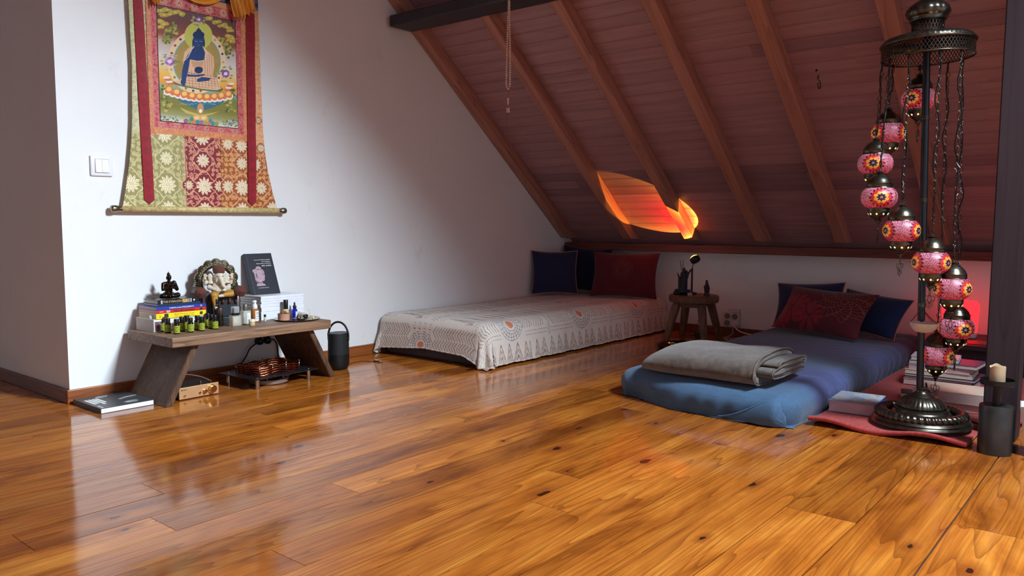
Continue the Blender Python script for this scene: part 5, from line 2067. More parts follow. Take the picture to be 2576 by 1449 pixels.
for s_ in (-1, 1):
    capsule(bm, (s_ * 0.028, 0.002, 0.066), (s_ * 0.034, -0.004, 0.042), 0.0088, 0.0074)
    capsule(bm, (s_ * 0.034, -0.004, 0.042), (s_ * 0.006, -0.027, 0.050), 0.0072, 0.0050)
    capsule(bm, (s_ * 0.0032, -0.029, 0.048), (s_ * 0.0022, -0.030, 0.066), 0.0042, 0.0022)
    ell(bm, (s_ * 0.0108, 0.0, 0.093), (0.0018, 0.0035, 0.0085))
    ell(bm, (s_ * 0.014, -0.033, 0.0115), (0.011, 0.005, 0.0045))
capsule(bm, (0, -0.0125, 0.100), (0, -0.0148, 0.0945), 0.0014, 0.0022)
ell(bm, (0, -0.0125, 0.0895), (0.0042, 0.0018, 0.0014))
organic('body', bm, M_bronze, bf, 0.0011, 2)
bm = BM()
capsule(bm, (0.022, -0.004, 0.070), (-0.012, -0.0185, 0.040), 0.0022, 0.0022)
capsule(bm, (0.026, 0.000, 0.071), (0.036, -0.006, 0.040), 0.0098, 0.0088)
obj('robe_edge', bm, M_bronze, bf, True)

# ------------------------------------------------------------------ elephant-headed figurine on a throne
M_cream = mat('ivory_paint', S(206, 196, 176), 0.45, var=0.16, vscale=70)
M_ochre = mat('ochre_paint', S(176, 128, 54), 0.4, var=0.22, vscale=60)
M_maroon = mat('maroon_gilt', S(104, 56, 44), 0.4, var=0.75, vscale=420, bmp=1.0, bscale=420, bdist=0.004)
M_antq = mat('antique_dark_bronze', S(64, 58, 46), 0.45, 0.5, var=0.5, vscale=160)
M_dark = mat('blue_black_paint', S(34, 38, 46), 0.5, var=0.2, vscale=40)
M_gild = mat('gilt_beads', S(196, 176, 130), 0.4, 0.3, var=0.2, vscale=90)
el = thing('figurine', 'elephant-headed seated figurine in ivory and ochre on a dark arched throne', 'figurine', (2.036, 3.515, TZ), -0.34)
bm = BM()
box(bm, -0.090, 0.090, -0.030, 0.075, 0.0, 0.034, bev=0.004)
box(bm, -0.084, 0.084, -0.018, 0.070, 0.034, 0.146, bev=0.003)
th_ = obj('throne', bm, M_dark, el)
for s_ in (-1, 1):
    bm = BM()
    cyl(bm, (s_ * 0.092, -0.050, 0.158), (s_ * 0.092, 0.060, 0.158), 0.024, n=28)
    ar = obj('arm_rest', bm, M_antq, th_, True, autos=50)
    bm = BM()
    Mr_ = Matrix.Translation((s_ * 0.092, -0.051, 0.158)) @ Matrix.Rotation(PI / 2, 4, 'X')
    lathe(bm, [(0.027, 0.0), (0.027, 0.003), (0.019, 0.004), (0.018, 0.007), (0.008, 0.007), (0.007, 0.010), (0.002, 0.011)], 40, Mr_, fn=lambda r, z, t, k: r * (1 + 0.08 * math.cos(14 * t) * (r > 0.01)))
    obj('rosette', bm, M_maroon, th_, True)
for k in range(6):
    bm = BM()
    x = -0.075 + 0.03 * k
    lathe(bm, [(0.006, 0.0), (0.0075, 0.008), (0.004, 0.020), (0.0045, 0.026), (0.001, 0.034)], 10, Matrix.Translation((x, -0.024, 0.100)))
    obj('tassel', bm, M_maroon, th_, True)
# arched halo
bm = BM()
n = 72
o_, i_ = [], []
for k in range(n + 1):
    a = math.radians(-28 + 236 * k / n)
    sc_ = 0.094 + 0.008 * abs(math.sin((a + math.radians(28)) * 9 / (math.radians(236) / PI) / 1.0))
    o_.append((sc_ * math.cos(a), 0.204 + sc_ * 1.08 * math.sin(a)))
    i_.append((0.066 * math.cos(a), 0.200 + 0.070 * math.sin(a)))
rows = []
for (ox, oz), (ix, iz) in zip(o_, i_):
    mx_, mz_ = (ox + ix) / 2, (oz + iz) / 2
    rows.append([bm.verts.new(p) for p in ((ix, 0.052, iz), (ix, 0.040, iz), (mx_, 0.033, mz_), (ox, 0.042, oz), (ox, 0.054, oz))])
for a, b_ in zip(rows, rows[1:]):
    for j in range(5):
        bm.faces.new((a[j], b_[j], b_[(j + 1) % 5], a[(j + 1) % 5]))
bm.faces.new(rows[0])
bm.faces.new(rows[-1][::-1])
ha = obj('halo_arch', bm, M_antq, el, True, autos=35)
bm = BM()
for k in range(46):
    q = k / 45 * n
    k0 = int(min(q, n - 1))
    f_ = q - k0
    x = o_[k0][0] * (1 - f_) + o_[k0 + 1][0] * f_
    z = o_[k0][1] * (1 - f_) + o_[k0 + 1][1] * f_
    ell(bm, (x, 0.044, z), 0.0032, seg=8, rings=6)
obj('bead_trim', bm, M_gild, ha, True)
bm = BM()
for k in range(26):
    a = math.radians(-24 + 228 * k / 25)
    tube(bm, [(0.081 * math.cos(a) + 0.007 * (1 - q / 16) * math.cos(q * 0.8 + a), 0.0345, 0.202 + 0.086 * math.sin(a) + 0.007 * (1 - q / 16) * math.sin(q * 0.8 + a)) for q in range(12)], 0.0012, 5)
obj('scrollwork', bm, M_gild, ha, True)
# body
bm = BM()
ell(bm, (0.0, -0.002, 0.170), (0.036, 0.032, 0.030))
ell(bm, (0.0, 0.006, 0.195), (0.038, 0.026, 0.024))
ell(bm, (0.002, -0.012, 0.226), (0.027, 0.025, 0.029))
ell(bm, (0.002, -0.022, 0.236), (0.020, 0.017, 0.016))
capsule(bm, (0.004, -0.034, 0.224), (0.008, -0.044, 0.208), 0.0125, 0.0100)
capsule(bm, (0.008, -0.044, 0.208), (0.012, -0.046, 0.188), 0.0100, 0.0080)
capsule(bm, (0.012, -0.046, 0.188), (0.022, -0.043, 0.176), 0.0080, 0.0062)
capsule(bm, (0.022, -0.043, 0.176), (0.032, -0.040, 0.180), 0.0062, 0.0050)
for s_ in (-1, 1):
    ell(bm, (s_ * 0.036 + 0.002, -0.002, 0.222), (0.014, 0.0055, 0.024), Matrix.Rotation(s_ * 0.25, 4, 'Y'))
    capsule(bm, (s_ * 0.016 + 0.004, -0.030, 0.214), (s_ * 0.022 + 0.004, -0.044, 0.206), 0.0034, 0.0018)
    capsule(bm, (s_ * 0.036, 0.000, 0.200), (s_ * 0.046, -0.014, 0.178), 0.0125, 0.0105)
    capsule(bm, (s_ * 0.046, -0.014, 0.178), (s_ * 0.020, -0.042, 0.166), 0.0105, 0.0075)
    ell(bm, (s_ * 0.016, -0.046, 0.165), (0.010, 0.008, 0.006))
    capsule(bm, (s_ * 0.034, 0.010, 0.204), (s_ * 0.058, 0.004, 0.196), 0.0105, 0.0090)
    capsule(bm, (s_ * 0.058, 0.004, 0.196), (s_ * 0.062, -0.004, 0.226), 0.0090, 0.0062)
    for j, dx in enumerate((-0.006, -0.002, 0.002, 0.006)):
        capsule(bm, (s_ * 0.062 + dx * 0.6, -0.007, 0.230), (s_ * 0.062 + dx, -0.010 - 0.002 * (j % 2), 0.245 - 0.002 * abs(j - 1.5)), 0.0026, 0.0018)
    capsule(bm, (s_ * 0.062 - s_ * 0.005, -0.008, 0.229), (s_ * 0.062 - s_ * 0.012, -0.012, 0.237), 0.0026, 0.0018)
bd = organic('body', bm, M_cream, el, 0.0017, 2)
for s_ in (-1, 1):
    bm = BM()
    ell(bm, (0.002 + s_ * 0.013, -0.0385, 0.232), (0.0042, 0.0018, 0.0016))
    obj('eye', bm, M_inkb, bd, True)
    bm = BM()
    tube(bm, [(s_ * 0.061 + 0.0085 * math.cos(t * PI / 8), -0.002 + 0.0085 * math.sin(t * PI / 8), 0.216) for t in range(16)], 0.0024, 6, True)
    obj('bracelet', bm, M_ochre, bd, True)
    bm = BM()
    ell(bm, (s_ * 0.040, -0.004, 0.190), (0.0145, 0.0150, 0.0115))
    obj('armlet', bm, M_maroon, bd, True)
bm = BM()
lathe(bm, [(0.024, 0.0), (0.0265, 0.003), (0.0255, 0.007), (0.0285, 0.014), (0.0275, 0.030), (0.021, 0.036), (0.010, 0.040), (0.002, 0.043)], 36, Matrix.Translation((0.002, -0.009, 0.245)),
      fn=lambda r, z, t, k: r * (1 + 0.035 * math.cos(12 * t)))
obj('crown', bm, M_maroon, el, True)
bm = BM()
capsule(bm, (0.014, -0.006, 0.152), (0.058, -0.030, 0.148), 0.019, 0.017)
capsule(bm, (0.058, -0.030, 0.146), (0.012, -0.052, 0.142), 0.0165, 0.0095)
capsule(bm, (-0.014, -0.006, 0.152), (-0.030, -0.048, 0.142), 0.0195, 0.0185)
capsule(bm, (-0.030, -0.048, 0.140), (-0.026, -0.056, 0.092), 0.0180, 0.0115)
lg = organic('trousers', bm, M_ochre, el, 0.0016, 2)
bm = BM()
capsule(bm, (-0.026, -0.056, 0.090), (-0.026, -0.074, 0.080), 0.0085, 0.0075)
capsule(bm, (0.014, -0.052, 0.141), (-0.008, -0.058, 0.139), 0.0085, 0.0070)
obj('foot', bm, M_cream, el, True)

# ------------------------------------------------------------------ under the bench
M_goldal = mat('champagne_aluminium', S(216, 172, 126), 0.32, 0.55, var=0.06)
M_blackm = mat('black_metal_case', S(24, 22, 22), 0.4, var=0.2)
M_brass = mat('polished_brass', S(206, 170, 108), 0.16, 1.0, var=0.1)
am = thing('amplifier', 'small black amplifier with champagne front plate and two knobs under the bench', 'amplifier', (1.822, 3.335, 0), 0.02)
bm = BM(); box(bm, -0.094, 0.094, 0.006, 0.165, 0.006, 0.052, bev=0.002); obj('case', bm, M_blackm, am)
bm = BM(); box(bm, -0.096, 0.096, -0.001, 0.006, 0.004, 0.056, bev=0.0015); fp = obj('front_plate', bm, M_goldal, am)
for x, z, r, L, nm in ((0.061, 0.031, 0.0165, 0.017, 'volume_knob'), (0.026, 0.026, 0.0085, 0.013, 'selector_knob')):
    bm = BM()
    Mk = Matrix.Translation((x, -0.001, z)) @ Matrix.Rotation(PI / 2, 4, 'X')
    lathe(bm, [(r * 1.12, 0.0), (r * 1.12, 0.0015), (r, 0.002), (r * 0.98, L), (r * 0.85, L + 0.001), (r * 0.8, L * 0.93)], 36, Mk)
    obj(nm, bm, M_brass, am, True, autos=40)
bm = BM()
Mk = Matrix.Translation((0.002, -0.001, 0.021)) @ Matrix.Rotation(PI / 2, 4, 'X')
lathe(bm, [(0.0065, 0.0), (0.0065, 0.002), (0.0035, 0.0022), (0.0033, 0.0004)], 24, Mk)
obj('socket', bm, M_brass, am, True, autos=40)
bm = BM(); cyl(bm, (-0.072, -0.001, 0.018), (-0.072, -0.010, 0.021), 0.0042, 0.0032, 16); obj('toggle_switch', bm, M_brass, am, True, autos=40)
bm = BM()
cyl(bm, (-0.083, -0.001, 0.045), (-0.083, -0.0014, 0.045), 0.0030, n=16)
for k in range(6):
    box(bm, -0.077 + k * 0.0030, -0.0748 + k * 0.0030, -0.0014, -0.001, 0.0436, 0.0464)
obj('maker_mark', bm, M_inkb, am)
for x, y in ((0.028, 0.035), (0.072, 0.026)):
    bm = BM(); cyl(bm, (x, y, 0.0522), (x, y, 0.066), 0.0042, 0.0036, 14); obj('terminal_post', bm, M_brass, am, True, autos=40)
bm = BM()
tube(bm, smooth_path([(0.070, 0.030, 0.064), (0.045, 0.070, 0.080), (0.000, 0.120, 0.090), (-0.050, 0.155, 0.080), (-0.075, 0.185, 0.040), (-0.055, 0.215, 0.006)]), 0.0028, 8)
obj('grey_lead', bm, mat('grey_cable', S(112, 104, 100), 0.5), am, True)

# copper coil device
M_acr = mat('smoked_acrylic', S(34, 34, 36), 0.08, spec=0.6, var=0.1)
M_chrome = mat('chrome', S(196, 192, 186), 0.14, 1.0, var=0.05)
M_copper = mat('copper_wire', S(190, 104, 70), 0.24, 1.0, var=0.3, vscale=90)
cd = thing('coil_device', 'copper wire coil on a smoked plate with chrome legs under the bench', 'coil', (2.232, 3.40, 0), 0.06)
bm = BM(); box(bm, -0.190, 0.190, -0.140, 0.155, 0.0500, 0.0545, bev=0.001); obj('base_plate', bm, M_acr, cd)
for x in (-0.152, 0.152):
    for y in (-0.108, 0.122):
        bm = BM(); cyl(bm, (x, y, 0.0), (x, y, 0.0498), 0.0105, n=20)
        lg = obj('leg', bm, M_chrome, cd, True, autos=40)
        bm = BM(); lathe(bm, [(0.0085, 0.0546), (0.0085, 0.0575), (0.004, 0.0600)], 16, Matrix.Translation((x, y, 0)))
        obj('screw_cap', bm, M_chrome, lg, True, autos=40)
for k in range(8):
    a = 2 * PI * k / 8 + 0.2
    bm = BM(); cyl(bm, (0.112 * math.cos(a), 0.01 + 0.085 * math.sin(a), 0.024), (0.112 * math.cos(a), 0.01 + 0.085 * math.sin(a), 0.0498), 0.0025, n=10)
    obj('spacer', bm, M_chrome, cd, True, autos=40)
bm = BM()
lathe(bm, [(0.070, 0.003), (0.092, 0.003), (0.094, 0.005), (0.094, 0.022), (0.092, 0.024), (0.070, 0.024)], 56, Matrix.Translation((-0.010, -0.004, 0)), cap0=False, cap1=False)
obj('ring_magnet', bm, mat('taupe_ring', S(150, 126, 116), 0.3, 0.4, var=0.1), cd, True, autos=40)
rc = random.Random(12)
for L in range(7):
    bm = BM()
    z = 0.0575 + L * 0.0056
    for turn in range(3):
        s_ = 1 - turn * 0.055
        q = []
        for k in range(80):
            a = 2 * PI * k / 80
            cx = 0.130 * s_ * max(-1, min(1, 1.28 * math.cos(a)))
            cy = 0.094 * s_ * max(-1, min(1, 1.28 * math.sin(a)))
            q.append((cx + 0.004 * math.sin(8 * a + L * PI), cy + 0.004 * math.cos(8 * a + L * PI) + 0.012, z + 0.0026 * math.sin(12 * a + (L % 2) * PI) + rc.uniform(-0.0003, 0.0003)))
        tube(bm, q, 0.0021, 6, True)
    obj('wire_layer', bm, M_copper, cd, True)
for x in (-0.12, -0.045, 0.035, 0.115):
    for y in (-0.083, 0.106):
        bm = BM(); cyl(bm, (x, y, 0.0546), (x, y, 0.1005), 0.0022, n=8); ell(bm, (x, y, 0.1005), 0.0042, seg=10, rings=6)
        obj('binding_post', bm, M_chrome, cd, True)

# plugs on the wall behind the bench
for k, (x, lab) in enumerate(((2.336, 'left black round plug in the wall under the bench, with a cable hanging down'), (2.384, 'right black round plug in the wall under the bench, touching the slanted leg side'))):
    pl_ = thing('power_plug', lab, 'plug', (x, 3.66, 0.168), 0, 'black plugs under the bench')
    bm = BM()
    Mk = Matrix.Rotation(PI / 2, 4, 'X')
    lathe(bm, [(0.0215, 0.0), (0.0225, 0.004), (0.0225, 0.020), (0.019, 0.030), (0.010, 0.036), (0.004, 0.038)], 28, Mk)
    obj('plug_body', bm, M_cap, pl_, True, autos=50)
    bm = BM()
    if k == 0:
        tube(bm, smooth_path([(-0.002, -0.030, 0.0), (-0.030, -0.036, -0.006), (-0.070, -0.036, -0.030), (-0.095, -0.034, -0.070), (-0.125, -0.040, -0.100), (-0.145, -0.050, -0.108)]), 0.0042, 8)
    else:
        tube(bm, smooth_path([(0.002, -0.030, 0.0), (0.025, -0.034, 0.0), (0.045, -0.032, -0.030), (0.055, -0.026, -0.090), (0.058, -0.024, -0.160)]), 0.0042, 8)
    obj('cable', bm, M_cap, pl_, True)

# book on the floor at the corner
fb = book('dark softcover book with white block letters lying on the floor by the wall corner', 0.222, 0.272, 0.0225, (62, 64, 66), (1.510, 3.490, 0.0), 0.0, None, mat('white_pages', S(226, 228, 232), 0.8, var=0.04), 'left', 0.0, 0.35)
bm = BM()
rl_ = random.Random(3)
for line, (L, dx) in enumerate(((0.085, 0.062), (0.125, 0.047), (0.100, 0.032), (0.105, 0.017))):
    y = 0.070
    yend = y - L
    while y > yend:
        w_ = rl_.uniform(0.008, 0.013)
        box(bm, -0.111 + dx, -0.111 + dx + 0.011, y - w_, y, 0.0225, 0.0228)
        y -= w_ + 0.0022
obj('cover_lettering', bm, M_ink, fb)
bm = BM()
y = -0.075
for k in range(9):
    if k != 5:
        box(bm, -0.099, -0.093, y - 0.0045, y, 0.0225, 0.0228)
    y -= 0.0055
obj('cover_author', bm, M_ink, fb)
M_sil = mat('cover_photo_grey', S(150, 152, 154), 0.45, var=0.35, vscale=30)
for pts in ([(0.005, -0.085), (0.030, -0.070), (0.062, -0.072), (0.066, -0.094), (0.050, -0.110), (0.015, -0.106)],
            [(-0.045, 0.085), (-0.020, 0.070), (0.012, 0.085), (0.020, 0.105), (-0.012, 0.112), (-0.030, 0.100)],
            [(0.020, -0.020), (0.060, 0.0), (0.105, 0.010), (0.105, 0.024), (0.050, 0.018), (0.016, -0.006)]):
    bm = BM()
    prism(bm, [(x, y, 0.0225) for x, y in pts], (0, 0, 0.0003))
    obj('cover_picture', bm, M_sil, fb)

# ------------------------------------------------------------------ portable loudspeaker
sp_ = thing('portable_speaker', 'black cylindrical portable loudspeaker with a loop handle on the floor', 'speaker', (2.662, 3.405, 0), 0.35)
M_spk = mat('black_speaker_cloth', S(15, 16, 18), 0.7, var=0.15, vscale=40, bmp=0.3, bscale=900)
M_spk2 = mat('black_rubber', S(12, 12, 14), 0.5, var=0.1)
El = Matrix.Diagonal((1.0, 0.86, 1, 1))
bm = BM()
lathe(bm, [(0.048, 0.0), (0.052, 0.004), (0.0595, 0.018), (0.0625, 0.036), (0.0630, 0.085)], 48, El)
obj('base_housing', bm, M_spk2, sp_, True, autos=50)
bm = BM()
lathe(bm, [(0.0630, 0.0853), (0.0626, 0.087), (0.0608, 0.192), (0.0595, 0.196)], 48, El)
obj('grille', bm, M_spk, sp_, True, autos=50)
bm = BM()
lathe(bm, [(0.0585, 0.1962), (0.0570, 0.1985), (0.040, 0.1980)], 48, El)
obj('top_panel', bm, mat('dark_grey_top', S(34, 36, 40), 0.45, var=0.1), sp_, True, autos=50)
bm = BM()
hp = smooth_path([(0.010, -0.0545, 0.165), (0.010, -0.0545, 0.195), (0.008, -0.040, 0.232), (0.004, -0.014, 0.253), (-0.004, 0.014, 0.253), (-0.008, 0.040, 0.232), (-0.010, 0.0545, 0.195), (-0.010, 0.0545, 0.165)])
tube(bm, hp, 0.0055, 10)
ell(bm, (0.010, -0.0550, 0.163), (0.008, 0.0045, 0.010))
ell(bm, (-0.010, 0.0550, 0.163), (0.008, 0.0045, 0.010))
hn = obj('handle', bm, M_spk2, sp_, True)
bm = BM(); cyl(bm, (0.010, -0.0590, 0.161), (0.010, -0.0605, 0.161), 0.0028, n=14); obj('rivet', bm, M_chrome, hn, True, autos=40)

bm = BM()
tube(bm, smooth_path([(2.585, 3.52, 0.004), (2.60, 3.535, 0.003), (2.68, 3.51, 0.0025), (2.76, 3.470, 0.0025), (2.83, 3.488, 0.0025), (2.89, 3.478, 0.0025), (2.925, 3.425, 0.004)]), 0.0018, 7)
ck = obj('charging_cable', bm, M_cap, None, True)
tag(ck, 'thin black charging cable lying on the floor from the loudspeaker towards the bed', 'cable')
bm = BM(); cyl(bm, (2.925, 3.425, 0.005), (2.934, 3.385, 0.005), 0.0048, 0.0040, 12); obj('plug_grip', bm, M_cap, ck, True, autos=40)
bm = BM(); cyl(bm, (2.934, 3.385, 0.005), (2.937, 3.370, 0.005), 0.0040, n=12); obj('plug_tip', bm, M_chrome, ck, True, autos=40)

# ------------------------------------------------------------------ stool beside the knee wall
M_stool = wood('old_stool_wood', S(88, 58, 42), S(132, 94, 72), 0, 0.55, 1.5, bmp=0.3)
M_stoolv = wood('old_stool_leg_wood', S(84, 56, 40), S(134, 96, 72), 2, 0.55, 1.5, bmp=0.3)
SX, SY, SZ = 4.855, 2.420, 0.306
so = thing('stool', 'small round wooden stool with four splayed legs against the low wall', 'stool', (SX, SY, 0), 0.1)
bm = BM()
lathe(bm, [(0.145, SZ - 0.050), (0.160, SZ - 0.046), (0.165, SZ - 0.030), (0.164, SZ - 0.008), (0.158, SZ - 0.001), (0.150, SZ)], 44)
obj('seat', bm, M_stool, so, True, autos=40)
for sx_, sy_ in ((-1, 1), (-1, -1), (1, 1), (1, -1)):
    bm = BM()
    top_p = Vector((sx_ * 0.085, sy_ * 0.085, SZ - 0.052))
    bot_p = Vector((sx_ * 0.145, sy_ * 0.135, 0.0))
    vs_ = []
    for p, w_ in ((bot_p, 0.019), (top_p, 0.025)):
        vs_.append([bm.verts.new((p.x + a * w_, p.y + b_ * w_, p.z)) for a, b_ in ((-1, -1), (1, -1), (1, 1), (-1, 1))])
    for j in range(4):
        bm.faces.new((vs_[0][j], vs_[0][(j + 1) % 4], vs_[1][(j + 1) % 4], vs_[1][j]))
    bm.faces.new(vs_[0][::-1]); bm.faces.new(vs_[1])
    bmesh.ops.bevel(bm, geom=bm.edges[:], offset=0.006, segments=2, affect='EDGES')
    obj('leg', bm, M_stoolv, so)
for sx_ in (-1, 1):
    bm = BM(); box(bm, sx_ * 0.085 - 0.010, sx_ * 0.085 + 0.010, -0.070, 0.070, SZ - 0.078, SZ - 0.052); obj('rail', bm, M_stool, so)

# dark carved root incense holder with two sticks
M_root = mat('dark_carved_root', S(30, 34, 42), 0.55, var=0.4, vscale=50, bmp=0.4, bscale=90)
rt_ = thing('incense_holder', 'dark carved root-shaped incense holder on the stool with upright prongs', 'incense holder', (4.795, 2.462, SZ), 0)
bm = BM()


def L3(h, z, d=0.0):
    """h: metres to the right as seen from the room, z up, d away"""
    return (0.455 * h + 0.89 * d, -0.89 * h + 0.455 * d, z)


capsule(bm, L3(-0.060, 0.0125), L3(0.050, 0.0125, 0.02), 0.0125, 0.0125)
capsule(bm, L3(-0.052, 0.030), L3(0.020, 0.026), 0.012, 0.015)
capsule(bm, L3(-0.010, 0.025), L3(-0.004, 0.140), 0.024, 0.020)
capsule(bm, L3(-0.030, 0.030), L3(-0.034, 0.118), 0.010, 0.007)
capsule(bm, L3(-0.034, 0.118), L3(-0.046, 0.150), 0.007, 0.002)
capsule(bm, L3(-0.004, 0.130), L3(-0.002, 0.176), 0.013, 0.008)
capsule(bm, L3(0.012, 0.050), L3(0.014, 0.160), 0.010, 0.007)
capsule(bm, L3(0.014, 0.118), L3(0.028, 0.150), 0.009, 0.006)
capsule(bm, L3(0.028, 0.150), L3(0.052, 0.178), 0.006, 0.003)
capsule(bm, L3(0.024, 0.140), L3(0.036, 0.172), 0.005, 0.002)
capsule(bm, L3(-0.020, 0.120), L3(-0.024, 0.150), 0.007, 0.002)
ell(bm, L3(0.022, 0.118), (0.006, 0.006, 0.005))
capsule(bm, L3(0.016, 0.030), L3(0.052, 0.036), 0.006, 0.004)
organic('carved_root', bm, M_root, rt_, 0.0022, 2)
for h0, h1 in ((-0.014, -0.030), (-0.012, -0.010)):
    bm = BM(); cyl(bm, L3(h0, 0.140), L3(h1, 0.232 if h1 < -0.02 else 0.236), 0.0022, n=8); obj('incense_stick', bm, mat('incense_brown', S(120, 72, 56), 0.8), rt_, True, autos=40)

# projection lamp: a drum-shaped head on a stem, throwing the orange disc on the slope
LP = Vector((4.872, 2.432, 0.553))
LAX = Vector((0.196, 0.588, 0.784)).normalized()
pj = thing('projection_lamp', 'small black lamp with a glowing yellow dome tilted up at the sloping ceiling', 'lamp', (4.872, 2.426, SZ), 0)
Ml = Matrix.Translation(LP - Vector((4.872, 2.426, SZ))) @ LAX.to_track_quat('Z', 'Y').to_matrix().to_4x4()
bm = BM(); lathe(bm, [(0.020, -0.034), (0.030, -0.030), (0.033, -0.024), (0.033, -0.002), (0.031, 0.0)], 36, Ml); obj('lamp_head', bm, M_blackm, pj, True, autos=40)
bm = BM(); lathe(bm, [(0.029, 0.0003), (0.027, 0.006), (0.021, 0.011), (0.011, 0.0145), (0.002, 0.0155)], 32, Ml)
obj('lens_dome', bm, mat('glowing_lens', S(255, 230, 140), 0.3, emit=S(255, 226, 120), estr=1.3), pj, True)
bm = BM(); cyl(bm, (0.020, 0.030, 0.012), (0.018, 0.028, 0.175), 0.0065, n=14); obj('stem', bm, M_blackm, pj, True, autos=40)
bm = BM(); cyl(bm, (0.018, 0.028, 0.1752), (0.010, 0.012, 0.224), 0.0035, n=12); obj('bright_rod', bm, M_chrome, pj, True, autos=40)
bm = BM(); lathe(bm, [(0.030, 0.0), (0.034, 0.002), (0.034, 0.010), (0.028, 0.0125)], 32, Matrix.Translation((0.020, 0.030, 0))); obj('base', bm, M_blackm, pj, True, autos=40)
ld = bpy.data.lights.new('projection_beam', 'SPOT')
ld.energy = 38.0
ld.color = (1.0, 1.0, 1.0)
ld.spot_size = math.radians(66)
ld.spot_blend = 0.03
ld.shadow_soft_size = 0.002
ld.use_nodes = True
LN, LL = ld.node_tree.nodes, ld.node_tree.links
em = LN.get('Emission') or LN.new('ShaderNodeEmission')
gi = LN.new('ShaderNodeNewGeometry')
dt = LN.new('ShaderNodeVectorMath')
dt.operation = 'DOT_PRODUCT'
dt.inputs[1].default_value = LAX
LL.new(gi.outputs['Incoming'], dt.inputs[0])
ab = LN.new('ShaderNodeMath')
ab.operation = 'ABSOLUTE'
LL.new(dt.outputs['Value'], ab.inputs[0])
cr_ = LN.new('ShaderNodeValToRGB')
cr_.color_ramp.elements[0].position = 0.838
cr_.color_ramp.elements[0].color = (1.0, 0.46, 0.06, 1)
cr_.color_ramp.elements[1].position = 0.99
cr_.color_ramp.elements[1].color = (0.55, 0.03, 0.02, 1)
e_ = cr_.color_ramp.elements.new(0.90)
e_.color = (0.70, 0.17, 0.03, 1)
LL.new(ab.outputs[0], cr_.inputs[0])
LL.new(cr_.outputs[0], em.inputs[0])
lo = bpy.data.objects.new('projection_beam', ld)
COL.objects.link(lo)
lo.location = LP + LAX * 0.022
lo.rotation_euler = LAX.to_track_quat('-Z', 'Y').to_euler()

t = thing('glass_cup', 'small clear glass cup in front of the dark root holder on the stool', 'cup', (4.765, 2.405, SZ))
bm = BM(); lathe(bm, [(0.013, 0.0), (0.016, 0.002), (0.0175, 0.020), (0.0165, 0.020), (0.0145, 0.004), (0.001, 0.003)], 24); obj('cup', bm, glassy('smoky_glass', (0.75, 0.72, 0.76), 0.06, 0.55), t, True, autos=50)
t = thing('robed_figurine', 'small dark standing robed figurine at the right of the stool', 'figurine', (4.835, 2.318, SZ))
bm = BM()
lathe(bm, [(0.0185, 0.0), (0.0195, 0.003), (0.0180, 0.012), (0.0150, 0.022), (0.0180, 0.036), (0.0190, 0.052), (0.0160, 0.066), (0.0110, 0.078), (0.0085, 0.086)], 28, Matrix.Diagonal((0.85, 1, 1, 1)), fn=lambda r, z, t, k: r * (1 + 0.06 * math.cos(7 * t + z * 60)))
capsule(bm, (-0.004, 0.0, 0.084), (-0.004, 0.0, 0.099), 0.0092, 0.0078)
capsule(bm, (-0.012, -0.012, 0.062), (-0.016, 0.002, 0.050), 0.006, 0.005)
capsule(bm, (-0.012, 0.012, 0.062), (-0.016, 0.002, 0.052), 0.006, 0.005)
organic('robed_body', bm, mat('dark_plum_resin', S(44, 26, 36), 0.5, var=0.3, vscale=70), t, 0.0016, 1)
bm = BM(); ell(bm, (-0.0105, -0.001, 0.092), (0.004, 0.0045, 0.0065)); obj('face', bm, mat('plum_face', S(110, 66, 60), 0.5), t, True)

# black adapter on the floor under the stool with its lead
ad = thing('power_adapter', 'black adapter block on the floor under the stool', 'adapter', (4.985, 2.435, 0), 0.1)
bm = BM(); box(bm, -0.02, 0.02, -0.03, 0.03, 0.0, 0.036, bev=0.004); obj('adapter_body', bm, M_blackm, ad)
bm = BM(); tube(bm, smooth_path([(-0.0, 0.030, 0.018), (-0.01, 0.06, 0.008), (0.03, 0.085, 0.004), (0.09, 0.07, 0.01), (0.12, 0.06, 0.09), (0.135, 0.05, 0.16)]), 0.0018, 6); obj('lead', bm, M_cap, ad, True)

# brass tray with a bowl and a white saucer, on the floor
bm = BM()
lathe(bm, [(0.130, 0.0), (0.142, 0.001), (0.162, 0.018), (0.165, 0.021), (0.161, 0.021), (0.140, 0.004), (0.002, 0.003)], 64)
bt = obj('brass_tray', bm, mat('dark_brass', S(116, 84, 52), 0.22, 1.0, var=0.2), None, True, autos=50)
bt.location = (4.515, 2.325, 0)
tag(bt, 'round dark brass tray on the floor between the stool and the folded blanket', 'tray')
bm = BM()
lathe(bm, [(0.018, 0.0), (0.028, 0.004), (0.033, 0.014), (0.034, 0.026), (0.032, 0.026), (0.030, 0.014), (0.016, 0.005), (0.001, 0.005)], 36)
o = obj('brass_bowl', bm, mat('bright_brass', S(206, 158, 84), 0.18, 1.0, var=0.15), None, True, autos=50)
o.location = (4.475, 2.385, 0.0042)
tag(o, 'small shining brass bowl on the left of the dark brass tray', 'bowl')
bm = BM()
lathe(bm, [(0.030, 0.0), (0.046, 0.004), (0.050, 0.008), (0.047, 0.008), (0.030, 0.004), (0.001, 0.004)], 40)
o = obj('saucer', bm, mat('white_ceramic', S(206, 198, 194), 0.3), None, True, autos=50)
o.location = (4.560, 2.292, 0.0042)
tag(o, 'white saucer on the right of the dark brass tray', 'saucer')

